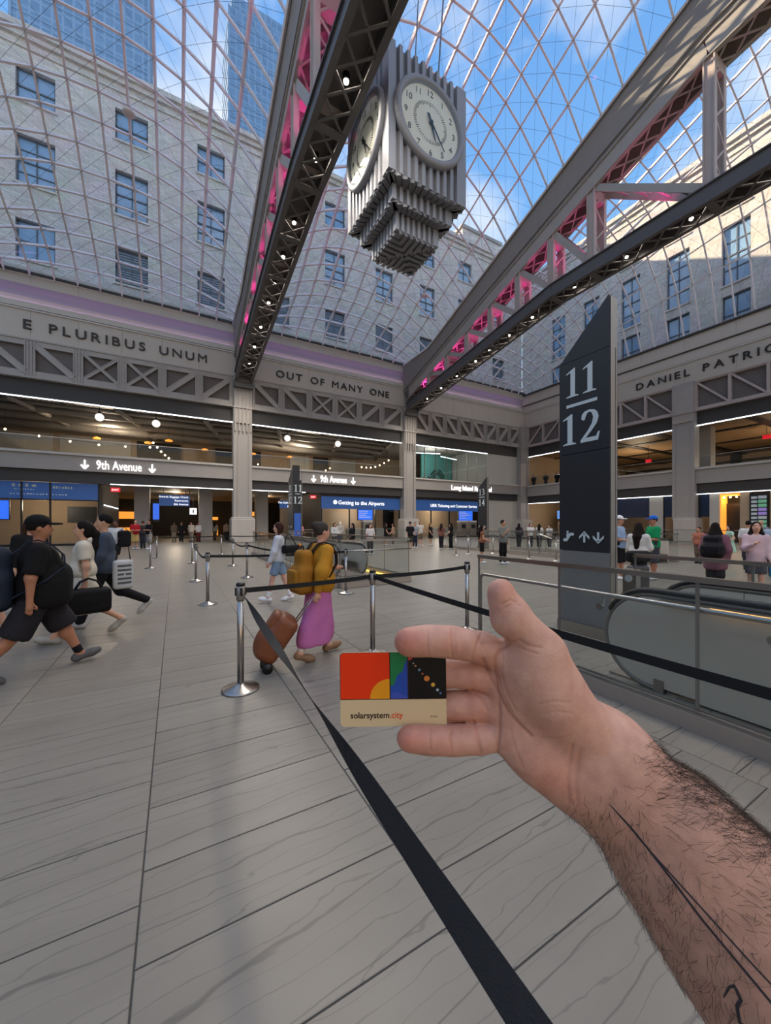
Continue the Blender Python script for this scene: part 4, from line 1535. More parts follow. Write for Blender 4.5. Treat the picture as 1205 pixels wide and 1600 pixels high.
def tower(label, cx, cy, w, d, ztop, rz, step):
    t = thing('glass_tower', label, 'building', (cx, cy, 0), rz)
    def loc(mb, nm, m):
        return add(nm, mb, m, t, world=False)
    loc(MB().box(-w / 2, w / 2, -d / 2, d / 2, 0, ztop - step), 'shaft', M_TOWER)
    loc(MB().box(-w / 2 + step * 0.2, w / 2, -d / 2 + 1, d / 2 - 1, ztop - step, ztop), 'crown', M_TOWER)
    fl = MB()
    z = 60.0
    while z < ztop - step:
        fl.box(-w / 2 - 0.25, w / 2 + 0.25, -d / 2 - 0.25, d / 2 + 0.25, z, z + 0.5)
        z += 7.8
    loc(fl, 'floor_bands', mat('tower_band', '#7f9ab6', 0.4))
    loc(MB().box(-w / 2 - 0.3, -w / 2 + 0.5, -d / 2 - 0.3, -d / 2 + 0.5, 0, ztop - step).box(w / 2 - 0.5, w / 2 + 0.3, -d / 2 - 0.3, -d / 2 + 0.5, 0, ztop - step), 'corner_fin', mat('tower_band', '#7f9ab6', 0.4))
    return t


tower('hazy blue glass tower rising at the upper left', -29.0, 188.0, 40, 30, 330, 0, 10)
tower('second hazy glass tower just left of the dark truss', 36.0, 209.0, 27, 26, 262, 0, 8)

# ================================================================== hanging clock
CX_, CY_, CH = 7.89, 12.53, 1.685
M_CLOCK = mat('clock_metal', '#94969c', 0.45, 0.15, var=0.06, vscale=2)
M_CLOCK_D = mat('clock_metal_dark', '#76777c', 0.5, 0.15, var=0.06, vscale=2)
M_DIAL = mat('dial_cream', '#e9e2d0', 0.4, emit=0.10, ecolor=(1, 0.93, 0.78))
M_DIALMARK = mat('dial_black', '#17181a', 0.5)
clock = thing('hanging_clock', 'large square fluted grey clock hanging below the glass roof', 'clock', (CX_, CY_, 12.0))


def toothed(h, n, dep, corner):
    """Square outline with n raised flutes per side."""
    pts = []
    L = 2 * h - 2 * corner
    side = [(-h, -h), (-h + corner, -h)]
    p = L / n
    for i in range(n):
        s = -h + corner + i * p
        side += [(s + 0.02, -h + dep), (s + p * 0.42, -h + dep), (s + p * 0.52, -h), (s + p * 0.92, -h)]
    side += [(h - corner, -h)]
    for k in range(4):
        a = k * math.pi / 2
        ca, sa = round(math.cos(a)), round(math.sin(a))
        pts += [(x * ca - y * sa, x * sa + y * ca) for x, y in side]
    return pts


def tier(name, h, n, dep, corner, z0, z1, m):
    poly = toothed(h, n, dep, corner)
    return add(name, MB().prism(poly, lambda a, b: (CX_ + a, CY_ + b, z0), lambda a, b: (CX_ + a, CY_ + b, z1)), m, clock)


tier('case', CH, 9, 0.14, 0.28, 13.52, 17.9, M_CLOCK)
tier('upper_tier', CH * 0.78, 8, 0.12, 0.16, 12.93, 13.53, M_CLOCK)
tier('lower_tier', CH * 0.565, 7, 0.11, 0.12, 12.24, 12.94, M_CLOCK)
# stepped soffit: ridges running to the middle
so = MB()
for k in range(4):
    a = k * math.pi / 2
    ca, sa = round(math.cos(a)), round(math.sin(a))
    for i in range(-3, 4):
        u = i * 0.245
        v0 = -CH * 0.565 + 0.03
        v1 = -abs(u) - 0.06
        if v1 <= v0 + 0.05:
            continue
        P = (CX_ + u * ca - v0 * sa, CY_ + u * sa + v0 * ca, 12.2)
        Q = (CX_ + u * ca - v1 * sa, CY_ + u * sa + v1 * ca, 12.2)
        so.bar(P, Q, 0.13, 0.12)
add('soffit_ridges', so, M_CLOCK_D, clock)
for hh, z in ((CH, 13.5), (CH * 0.78, 12.91)):
    rb = MB()
    for k in range(4):
        a = k * math.pi / 2
        ca, sa = round(math.cos(a)), round(math.sin(a))
        n = 12
        for i in range(n):
            u = -hh + (i + 0.5) * 2 * hh / n
            v0, v1 = -hh + 0.05, -hh * 0.74
            P = (CX_ + u * ca - v0 * sa, CY_ + u * sa + v0 * ca, z)
            Q = (CX_ + u * 0.8 * ca - v1 * sa, CY_ + u * 0.8 * sa + v1 * ca, z)
            rb.bar(P, Q, 0.16, 0.1)
    add('soffit_flutes', rb, M_CLOCK_D, clock)
ZC_ = 15.78
for fi in range(2):
    if fi == 0:
        rot, cen = ROT_BACK, Vector((CX_, CY_ - CH - 0.02, ZC_))
    else:
        rot, cen = ROT_RIGHT, Vector((CX_ - CH - 0.02, CY_, ZC_))
    off = cen - Vector(WL[clock.name])

    def fpart(name, mb, m, parent=clock, smooth=False, rot=rot, off=off, first=[None]):
        vs = [tuple((rot.to_3x3() @ Vector(v)) + off) for v in mb.v]
        o = link_mesh(name, vs, mb.f, m, parent, smooth, False)
        fix_normals(o)
        return o

    n = 64
    rim = MB()
    for (r, z) in ((1.24, 0.02), (1.27, 0.14), (1.40, 0.17), (1.49, 0.10), (1.50, -0.16), (1.24, -0.16)):
        for k in range(n):
            rim.v.append((r * math.cos(2 * math.pi * k / n), r * math.sin(2 * math.pi * k / n), z))
    for i in range(6):
        for k in range(n):
            a, b = i * n + k, i * n + (k + 1) % n
            c, d = ((i + 1) % 6) * n + (k + 1) % n, ((i + 1) % 6) * n + k
            rim.f.append((a, b, c, d))
    fpart('rim', rim, M_CLOCK, smooth=True)
    dial = fpart('dial', MB().lathe([(1.26, -0.12), (1.26, 0.03)], 64), M_DIAL)
    for hnum in range(1, 13):
        a = math.pi / 2 - hnum * math.pi / 6
        me = text_data(str(hnum), 0.30, 0.006, bold=-0.003)
        xs = [v.co.x for v in me.vertices]; ysv = [v.co.y for v in me.vertices]
        mx, my = (min(xs) + max(xs)) / 2, (min(ysv) + max(ysv)) / 2
        for v in me.vertices:
            v.co = (rot.to_3x3() @ Vector((v.co.x - mx + 1.03 * math.cos(a), v.co.y - my + 1.03 * math.sin(a), 0.04 + v.co.z))) + off
        me.materials.clear(); me.materials.append(M_DIALMARK)
        o = bpy.data.objects.new('numeral', me)
        COL.objects.link(o); o.parent = dial
    tk = MB()
    for k in range(60):
        a = math.pi / 2 - k * math.pi / 30
        r0 = 0.62 if k % 5 else 0.58
        tk.bar((r0 * math.cos(a), r0 * math.sin(a), 0.036), (0.72 * math.cos(a), 0.72 * math.sin(a), 0.036), 0.014, 0.012)
    fpart('minute_ticks', tk, M_DIALMARK, dial)
    for nm, ang, L, w in (('hour_hand', 5.4 * 30, 0.62, 0.05), ('minute_hand', 24 * 6, 0.98, 0.04)):
        a = math.pi / 2 - R(ang)
        d, s = Vector((math.cos(a), math.sin(a), 0)), Vector((-math.sin(a), math.cos(a), 0))
        z = Vector((0, 0, 0.07 if nm[0] == 'h' else 0.09))
        pl = [d * L + s * 0.012 + z, d * L - s * 0.012 + z, -d * 0.0 - s * w + z, -d * 0.30 - s * 0.02 + z, -d * 0.30 + s * 0.02 + z, s * w + z]
        pl2 = [p + Vector((0, 0, 0.015)) for p in pl]
        fpart(nm, MB()._add(pl + pl2, [tuple(range(6)), tuple(reversed(range(6, 12)))] + [(i, i + 6, (i + 1) % 6 + 6, (i + 1) % 6) for i in range(6)]), M_DIALMARK, dial)
    fpart('hub', MB().lathe([(0.07, 0.03), (0.07, 0.12), (0.03, 0.13)], 16), M_DIALMARK, dial)
    fpart('glass', MB().lathe([(1.25, 0.13), (1.25, 0.14)], 64), M_GLASS2, dial)
for i, (dx, dy, tx, ty, tz) in enumerate(((-0.9, -0.4, -2.7, -1.0, 23.0), (-0.9, 0.9, -2.7, 2.0, 22.0), (0.9, -0.9, 1.7, -1.2, 30.5), (0.9, 0.9, 1.9, 1.4, 29.8))):
    cb = add('cable', MB().tube([(CX_ + dx, CY_ + dy, 17.85), (CX_ + tx, CY_ + ty, tz)], 0.03, 6), M_CABLE, clock)
    add('shackle', MB().tube([(CX_ + dx, CY_ + dy, 17.85), (CX_ + dx + (tx - dx) * 0.06, CY_ + dy + (ty - dy) * 0.06, 17.85 + (tz - 17.85) * 0.06)], 0.06, 8), M_CHROME, cb)


# ================================================================== belt barriers
def stanchion_proto():
    t = thing('stanchion', 'stanchion', 'stanchion', (0, 0, 0))
    add('base', MB().lathe([(0.175, 0), (0.175, 0.012), (0.16, 0.02), (0.05, 0.05), (0.035, 0.065)], 32), M_CHROME, t, True, False)
    add('post', MB().lathe([(0.031, 0.05), (0.031, 0.88)], 20), M_CHROME, t, True, False)
    h = add('belt_head', MB().lathe([(0.036, 0.86), (0.040, 0.87), (0.040, 1.0)], 20), M_CHROME_D, t, True, False)
    add('cap', MB().lathe([(0.042, 1.0), (0.042, 1.02), (0.03, 1.03)], 20), M_BLACK, h, True, False)
    c = MB()
    for k in range(4):
        a = k * math.pi / 2
        c.bar((0.036 * math.cos(a), 0.036 * math.sin(a), 0.945), (0.052 * math.cos(a), 0.052 * math.sin(a), 0.945), 0.022, 0.075)
    add('belt_clip', c, M_BLACK, h, False, False)
    return t


ST = {}
st_list = [('a', 0.55, 3.84, 'steel belt stanchion nearest the viewer, left of the rolling bag'),
           ('b', 2.11, 4.08, 'steel belt stanchion right of the woman in the pink skirt'),
           ('c', 3.81, 4.29, 'steel belt stanchion beside the end of the glass railing'),
           ('d', 0.56, 8.2, 'steel stanchion in the second row, behind the nearest one'),
           ('e', 0.50, 11.65, 'steel stanchion in the third row at left'),
           ('f', 1.86, 11.73, 'steel stanchion in the third row left of the girl in shorts'),
           ('g', 1.90, 15.2, 'steel stanchion in the fourth row below the column pedestal'),
           ('h', 0.59, 16.99, 'steel stanchion in the fourth row at left'),
           ('i', -0.78, 15.77, 'single steel stanchion on the left walkway, nearer'),
           ('j', -0.75, 20.3, 'single steel stanchion on the left walkway, farther'),
           ('k', 2.09, 21.19, 'far steel stanchion left of the column pedestal'),
           ('l', 3.42, 7.95, 'steel stanchion at the corner of the escalator glass behind the yellow sweater'),
           ('m', 5.3, 21.0, 'far steel stanchion right of the column pedestal'),
           ('n', 12.24, 14.6, 'steel stanchion nearest the tall twin sign for tracks 13 and 14'),
           ('o', 13.31, 14.89, 'second steel stanchion left of the standing couple'),
           ('p', 15.1, 18.0, 'far steel stanchion behind the standing couple'),
           ('q', 14.75, 14.56, 'steel stanchion between the couple and their escalator'),
           ('r', 13.78, 11.43, 'steel stanchion right of the man in the patterned shirt'),
           ('s', 14.07, 10.29, 'steel stanchion just left of the big track sign'),
           ('t', 0.36, -0.9, 'steel stanchion behind the viewer holding the long belt'),
           ('u', 2.02, -0.6, 'steel stanchion beyond the right frame edge')]
proto = stanchion_proto()
for i, (k, x, y, lab) in enumerate(st_list):
    o = proto if i == 0 else copy_tree(proto)
    o.location = (x, y, 0)
    tag(o, lab, 'stanchion', 'belt stanchions')
    ST[k] = Vector((x, y, 0.95))


def belt(label, a, b, sag=0.03, roll=None, n=24):
    A, B = ST[a].copy(), ST[b].copy()
    d = (B - A).normalized()
    A, B = A + d * 0.045, B - d * 0.045
    side = d.cross(Vector((0, 0, 1))).normalized()
    pts, ws = [], []
    for i in range(n + 1):
        f = i / n
        p = A.lerp(B, f) - Vector((0, 0, sag * 4 * f * (1 - f)))
        ang = R(roll(f)) if roll else 0
        w = (Vector((0, 0, 1)) * math.cos(ang) + side * math.sin(ang)) * 0.0245
        pts.append(p); ws.append(w)
    o = add('barrier_belt', MB().ribbon(pts, ws, 0.002), M_BELT)
    return tag(o, label, 'belt', 'black barrier belts')


def interp(tab):
    def f(x):
        for (a, va), (b, vb) in zip(tab[:-1], tab[1:]):
            if x <= b:
                s = (x - a) / (b - a)
                s = s * s * (3 - 2 * s)
                return va + (vb - va) * s
        return tab[-1][1]
    return f


# from the nearest post past the viewer: the strap twists over twice
belt('long black belt twisting from the nearest stanchion towards the viewer', 'a', 't', 0.02,
     interp([(0, 30), (0.03, 30), (0.30, -60), (0.50, -146), (0.66, -212), (0.80, -236), (1.0, -180)]), 90)
belt('black belt crossing in front of the yellow backpack', 'a', 'b', 0.01)
belt('short black belt right of the woman in the pink skirt', 'b', 'c', 0.02)
belt('black belt passing behind the hand to the right edge', 'b', 'u', 0.03)
belt('black belt in the second row behind the girl in shorts', 'd', 'l', 0.03)
belt('sagging black belt between the second and third row at left', 'd', 'e', 0.12)
belt('black belt of the fourth row at left', 'e', 'h', 0.1)
belt('sagging black belt behind the girl in shorts', 'f', 'l', 0.12)
belt('sagging black belt below the column pedestal', 'g', 'f', 0.1)
belt('far black belt in front of the column pedestal', 'k', 'm', 0.04)
belt('far black belt across the left walkway', 'j', 'k', 0.03)
belt('far black belt joining the fourth row', 'k', 'g', 0.1)
belt('black belt left of the standing couple', 'n', 'o', 0.03)
belt('black belt behind the standing couple', 'o', 'q', 0.03)
belt('black belt right of the man in the patterned shirt', 'q', 'r', 0.04)
belt('black belt running behind the big track sign', 's', 'r', 0.03)
belt('far black belt in front of the ticket office', 'p', 'n', 0.03)


# ================================================================== glass railings of the escalator wells
def well_rail(label, p0, p1, n, hand=True, bend=None, led=False, side=1, curb=0.13):
    p0, p1 = Vector((*p0, 0)), Vector((*p1, 0))
    t = thing('glass_railing', label, 'railing', tuple(p0))
    d = (p1 - p0).normalized()
    s = d.cross(Vector((0, 0, 1))) * side
    up = Vector((0, 0, 1))
    part('base_shoe', MB().bar(p0 + up * curb * 0.5, p1 + up * curb * 0.5, 0.16, curb), mat('shoe_metal', '#a3978b', 0.42, 0.2, var=0.05), t)
    part('shoe_trim', MB().bar(p0 + up * (curb + 0.006) + s * 0.05, p1 + up * (curb + 0.006) + s * 0.05, 0.035, 0.012).bar(p0 + up * (curb + 0.006) - s * 0.05, p1 + up * (curb + 0.006) - s * 0.05, 0.035, 0.012), M_CHROME, t)
    L = (p1 - p0).length
    for i in range(n):
        a, b = p0 + d * (L * i / n + 0.006), p0 + d * (L * (i + 1) / n - 0.006)
        part('glass_panel', MB().bar(a + up * 0.64, b + up * 0.64, 0.02, 1.02), M_GLASS2, t)
        part('joint', MB().bar(p0 + d * (L * i / n) + up * 0.14, p0 + d * (L * i / n) + up * 1.14, 0.024, 0.012), M_CHROME_D, t)
    part('top_rail', MB().bar(p0 + up * 1.165, p1 + up * 1.165, 0.06, 0.045), M_CHROME, t)
    if hand:
        o = s * 0.085
        z = up * 0.915
        pts = [p0 + o + z - d * 0.0, p1 + o + z]
        if bend:
            q = p0 + o - d * 0.06
            pts = [q + up * 0.0, q + up * 0.84, q + up * 0.885 + d * 0.012, q + up * 0.91 + d * 0.045] + [p0 + o + z + d * 0.05, p1 + o + z]
        part('handrail', MB().tube(pts, 0.021, 12), M_CHROME, t, True)
        for i in range(n):
            c = p0 + d * (L * (i + 0.35) / n)
            part('bracket', MB().tube([c + up * 0.80 + s * 0.012, c + up * 0.80 + o, c + up * 0.90 + o], 0.009, 8), M_CHROME, t, True)
            part('bracket_disc', MB().tube([c + up * 0.80 + s * 0.010, c + up * 0.80 + s * 0.022], 0.035, 14), M_CHROME, t)
    if led:
        part('led_strip', MB().bar(p0 + up * 0.02 - s * 0.12, p1 + up * 0.02 - s * 0.12, 0.03, 0.03), M_YELLOWLED, t)
    return t


well_rail('near glass railing with steel handrail behind the raised thumb', (3.54, 3.75), (3.54, -4.65), 7, True, True, side=-1)
well_rail('far glass railing beyond the near escalator', (5.5, 2.8), (5.5, -4.4), 6, False)
well_rail('glass railing with two rails at the end of the escalator well behind the yellow sweater', (3.55, 8.6), (5.68, 8.75), 1, True, None)
well_rail('long glass railing along the left side of the middle escalator well', (3.5, 8.72), (3.5, 20.2), 8, False)
well_rail('long glass railing with yellow light strip along the right side of the middle escalator well', (5.75, 8.9), (5.75, 20.2), 8, False, None, True)
well_rail('glass railing along the escalator well behind the standing couple', (15.6, 20.0), (15.6, 7.6), 9, False)
well_rail('far glass railing of the escalator well near the corner', (18.2, 16.5), (18.2, 7.6), 7, False)
well_rail('distant glass railing in front of the airports shop', (7.2, 25.6), (17.5, 25.6), 8, False)
well_rail('distant glass railing in front of the right hand shops', (30.0, 5.0), (30.0, 24.0), 10, False)


# ================================================================== escalators
def escalator(label, xn, xf, y0, sgn, length, glow=True):
    t = thing('escalator', label, 'escalator', ((xn + xf) / 2, y0, 0))
    Rn = 0.45
    cy = y0 + sgn * Rn

    def outline(r, n=14):
        pts = [(y0 + sgn * length, 0.47 - r)] if False else []
        for i in range(n + 1):
            a = math.pi / 2 + math.pi * i / n
            pts.append((cy + sgn * r * math.cos(a), 0.47 + r * math.sin(a)))
        return pts

    for x, nm in ((xn, 'near'), (xf, 'far')):
        b = add('balustrade', MB().prism(outline(Rn - 0.03) + [(cy + sgn * 0.35, 0.05), (cy + sgn * 0.35, 0.89)], lambda a, z: (x - 0.03, a, z), lambda a, z: (x + 0.03, a, z)), MATS['escalator_panel'], t)
        ys = np.linspace(cy + sgn * 0.35, y0 + sgn * length, 6)
        for a, c in zip(ys[:-1], ys[1:]):
            add('side_panel', MB().box(x - 0.03, x + 0.03, min(a, c) + 0.006, max(a, c) - 0.006, 0.02, 0.89), MATS['escalator_panel'], b)
        rim = [(y0 + sgn * length, 0.92)] + outline(Rn) + [(cy + sgn * 0.1, 0.02)]
        add('edge_trim', MB().tube([(x, a, z) for a, z in rim], 0.028, 10), M_CHROME_D, b, True)
        add('handrail', MB().tube([(x, a, z + 0.03) for a, z in [(y0 + sgn * length, 0.92)] + outline(Rn)[:6]], 0.034, 10), M_BLACK, t, True)
        add('newel_boot', MB().box(x - 0.05, x + 0.05, min(cy + sgn * 0.02, cy + sgn * 0.1), max(cy + sgn * 0.02, cy + sgn * 0.1), 0.0, 0.12), M_CHROME_D, b)
    add('landing_plate', MB().box(xn + 0.04, xf - 0.04, min(y0, y0 + sgn * 1.6), max(y0, y0 + sgn * 1.6), 0.0, 0.02), M_CHROME_D, t)
    for k in range(max(1, min(8, int((length - 1.6) / 0.38)))):
        a, c = y0 + sgn * (1.6 + 0.38 * k), y0 + sgn * (1.6 + 0.38 * (k + 1))
        add('step', MB().box(xn + 0.12, xf - 0.12, min(a, c) + 0.01, max(a, c) - 0.01, 0.0, 0.025), M_BLACK, t)
    for x in (xn + 0.08, xf - 0.08):
        add('inner_skirt', MB().box(x - 0.02, x + 0.02, min(y0 + sgn * 0.6, y0 + sgn * length), max(y0 + sgn * 0.6, y0 + sgn * length), 0.02, 0.35), M_CHROME, t)
    if glow:
        lo_, hi_ = min(y0 + sgn * 0.55, y0 + sgn * length), max(y0 + sgn * 0.55, y0 + sgn * length)
        add('added_lip', MB().box(xn - 0.09, xn + 0.02, lo_, hi_, 0.886, 0.90), M_CHROME, t)  # added lip that hides the glow strip below it
        add('added_glow_strip', MB().box(xn - 0.045, xn - 0.032, min(y0 + sgn * 0.9, y0 + sgn * length), max(y0 + sgn * 0.9, y0 + sgn * length), 0.879, 0.885), mat('added_orange_glow', '#ffb060', 0.5, emit=12.0, ecolor=(1, 0.55, 0.2)), t)  # added glow imitating an orange reflection on the side panel
    return t


mat('escalator_panel', '#c6bfb0', 0.42, 0.12, var=0.05, vscale=6)
escalator('steel sided escalator with rounded end behind the glass on the right', 4.02, 5.05, 2.33, -1, 5.4)
escalator('distant escalator in the well behind the yellow sweater', 4.3, 5.2, 10.4, 1, 6.5, False)
escalator('distant escalator in the well behind the standing couple', 16.4, 17.4, 11.0, -1, 3.4, False)
for i, (x, y0, y1) in enumerate(((15.95, 12.6, 9.4), (17.8, 11.6, 8.4))):
    o = add('stair_rail', MB().tube([(x, y0, 1.05), (x, y1, 0.15)], 0.035, 8).tube([(x, y0, 1.05), (x, y0, 0)], 0.03, 8), M_CHROME)
    tag(o, ['slanting steel stair rail left of the big track sign', 'second slanting steel stair rail left of the big track sign'][i], 'rail')
ct = thing('control_post', 'short steel post with a round button beside the far railing', 'post', (5.7, 2.95, 0))
part('body', MB().box(5.62, 5.78, 2.87, 3.03, 0, 0.95), M_CHROME, ct)
part('button', MB().tube([(5.61, 2.95, 0.82), (5.625, 2.95, 0.82)], 0.05, 16), M_SIGN_W, ct)


# ================================================================== track pylons
D1 = [(0.0, 0.0), (0.46, 0.0), (0.46, 0.035), (0.33, 0.075), (0.33, 1.0), (0.29, 1.0), (0.0, 0.86), (0.0, 0.815), (0.16, 0.865), (0.16, 0.075), (0.0, 0.035)]
D2 = [(0.0, 0.0), (0.56, 0.0), (0.62, 0.26), (0.57, 0.26), (0.50, 0.13), (0.17, 0.13), (0.36, 0.33), (0.53, 0.54), (0.58, 0.72), (0.54, 0.87), (0.44, 0.97), (0.29, 1.0),
      (0.13, 0.97), (0.04, 0.88), (0.02, 0.76), (0.07, 0.70), (0.13, 0.70), (0.16, 0.78), (0.21, 0.90), (0.29, 0.93), (0.37, 0.88), (0.41, 0.74), (0.37, 0.55), (0.22, 0.33), (0.0, 0.08)]
D3 = [(0.0, 0.10), (0.08, 0.02), (0.24, 0.0), (0.42, 0.03), (0.56, 0.14), (0.60, 0.30), (0.54, 0.45), (0.40, 0.54), (0.51, 0.63), (0.54, 0.77), (0.47, 0.92), (0.30, 1.0), (0.13, 0.97),
      (0.03, 0.86), (0.08, 0.80), (0.16, 0.88), (0.26, 0.92), (0.36, 0.86), (0.38, 0.73), (0.32, 0.61), (0.17, 0.55), (0.17, 0.50), (0.30, 0.47), (0.40, 0.38), (0.42, 0.25), (0.36, 0.12), (0.25, 0.06), (0.12, 0.10), (0.05, 0.16)]
D4 = [(0.30, 0.0), (0.54, 0.0), (0.54, 0.04), (0.48, 0.07), (0.48, 0.24), (0.60, 0.24), (0.60, 0.34), (0.48, 0.34), (0.48, 1.0), (0.40, 1.0), (0.0, 0.36), (0.0, 0.24), (0.34, 0.24), (0.34, 0.07), (0.30, 0.04)]
DIG = {'1': D1, '2': D2, '3': D3, '4': D4}


def digits(s, h, cu, z, put, parent, depth):
    """Serif numerals as raised plates; put(u, z, d) gives the point on the face."""
    k = h
    ws = [max(p[0] for p in DIG[c]) * k for c in s]
    gap = 0.16 * k
    u = cu - (sum(ws) + gap * (len(s) - 1)) / 2
    for c, w in zip(s, ws):
        poly = [(u + p[0] * k, z + p[1] * k) for p in DIG[c]]
        add('numeral', MB().prism(poly, lambda a, b: put(a, b, 0), lambda a, b: put(a, b, depth)), M_SIGN_W, parent)
        u += w + gap


def pylon(label, x, y0, w, th, h_lo, h_hi, a, b, front=False, icons=True):
    """Slab facing -X: u runs along -Y from the far edge; sloping head rising towards the near edge."""
    t = thing('track_pylon', label, 'sign', (x + th / 2, y0 - w / 2, 0))
    zg, zs, zt = 1.20, 2.62, h_lo + 0.03

    def put(u, z, d):
        return (x - 0.004 - d, y0 - u, z)

    add('plinth', MB().box(x - 0.03, x + th + 0.03, y0 - w - 0.02, y0 + 0.02, 0, 0.16), M_CHROME, t)
    add('lower_panel', MB().box(x + 0.005, x + th, y0 - w, y0, 0.16, zg), M_SIGN_G, t)
    add('middle_panel', MB().box(x, x + th, y0 - w, y0, zg + 0.006, zs), M_SIGN, t)
    add('number_panel', MB().box(x, x + th, y0 - w, y0, zs + 0.008, zt), M_SIGN, t)
    add('head_panel', MB().prism([(0, zt + 0.006), (w, zt + 0.006), (w, h_hi), (w - 0.02, h_hi)], lambda u, z: (x, y0 - u, z), lambda u, z: (x + th * 0.75, y0 - u, z)), M_SIGN, t)
    add('edge_trim', MB().box(x + (0.015 if not front else th - 0.03), x + th - (0.03 if not front else 0.0), y0 - w - 0.012, y0 - w, 0.16, h_hi - 0.02), M_CHROME_D, t)
    add('edge_recess', MB().box(x + th * 0.62, x + th * 0.66, y0 - w - 0.016, y0 - w - 0.01, 0.16, zt), M_BLACK, t)
    digits(a, 0.42, w * 0.46, 3.46, put, t, 0.006)
    digits(b, 0.45, w * 0.46, 2.76, put, t, 0.006)
    add('divider', MB().prism([(w * 0.16, 3.31), (w * 0.78, 3.31), (w * 0.78, 3.355), (w * 0.16, 3.355)], lambda u, z: put(u, z, 0), lambda u, z: put(u, z, 0.006)), M_SIGN_W, t)
    if icons:
        def plate(nm, polys):
            mb = MB()
            for p in polys:
                mb.prism(p, lambda u, z: put(u, z, 0), lambda u, z: put(u, z, 0.006))
            add(nm, mb, M_SIGN_W, t)
        u0 = w * 0.09
        body = [(0, 0.02), (0.015, 0), (0.075, 0), (0.15, 0.09), (0.20, 0.09), (0.215, 0.11), (0.20, 0.135), (0.13, 0.135), (0.055, 0.045), (0.015, 0.045)]
        plate('escalator_icon', [[(u0 + p[0] * 0.8, 1.335 + p[1] * 0.95) for p in body],
                                 [(u0 + 0.07 + 0.018 * math.cos(k * 0.785), 1.475 + 0.018 * math.sin(k * 0.785)) for k in range(8)],
                                 [(u0 + 0.052, 1.40), (u0 + 0.088, 1.43), (u0 + 0.088, 1.452), (u0 + 0.052, 1.452)]])
        for k, (uc, up) in enumerate(((w * 0.53, 1), (w * 0.80, -1))):
            zc = 1.405
            f = lambda p: (uc + p[0], zc + up * p[1])
            stem = [(-0.014, -0.075), (0.014, -0.075), (0.014, 0.06), (-0.014, 0.06)]
            h1 = [(0, 0.085), (-0.075, 0.01), (-0.075, -0.028), (0, 0.047)]
            h2 = [(0, 0.085), (0.075, 0.01), (0.075, -0.028), (0, 0.047)]
            plate('arrow_up' if up > 0 else 'arrow_down', [[f(p) for p in s] for s in (stem, h1, h2)])
    if front:
        def putf(u, z, d):
            return (x + u, y0 - w - 0.018 - d, z)
        digits(a, 0.42, th * 0.55, 3.46, putf, t, 0.006)
        digits(b, 0.42, th * 0.55, 2.76, putf, t, 0.006)
        add('divider', MB().prism([(th * 0.25, 3.31), (th * 0.8, 3.31), (th * 0.8, 3.35), (th * 0.25, 3.35)], lambda u, z: putf(u, z, 0), lambda u, z: putf(u, z, 0.006)), M_SIGN_W, t)
        add('map_poster', MB().box(x + th * 0.15, x + th * 0.85, y0 - w - 0.03, y0 - w - 0.016, 0.8, 2.2), M_SCREEN if False else mat('blue_poster', '#2b57a6', 0.4, emit=0.25), t)
    return t


pylon('tall black sign for tracks 11 and 12 with escalator arrows in the foreground', 5.1, 3.67, 0.75, 0.19, 3.96, 4.69, '11', '12')
pylon('distant black sign for tracks 11 and 12 with a blue poster', 5.95, 22.6, 1.0, 0.55, 4.1, 5.0, '11', '12', True)
pylon('distant black sign for tracks 13 and 14 before the railroad lettering', 17.6, 18.75, 0.80, 0.19, 3.9, 4.6, '13', '14')

# check-in podiums at the far left
for i, (x, y) in enumerate(((-6.4, 16.5), (-7.3, 19.0))):
    t = thing('blue_podium', ['blue grey service podium at the left frame edge, nearer', 'blue grey service podium at the left frame edge, farther'][i], 'podium', (x, y, 0))
    part('body', MB().box(x - 0.7, x + 0.7, y - 0.35, y + 0.35, 0, 1.05), mat('podium_blue', '#5b6f8a', 0.5), t)
    part('top', MB().box(x - 0.75, x + 0.75, y - 0.4, y + 0.4, 1.05, 1.1), M_CHROME_D, t)
    part('emblem', MB().prism([(-0.25, 0.7), (0.25, 0.7), (0.1, 0.6), (-0.05, 0.6)], lambda a, b: (x + a, y - 0.352, b), lambda a, b: (x + a, y - 0.36, b)), M_SIGN_W, t)


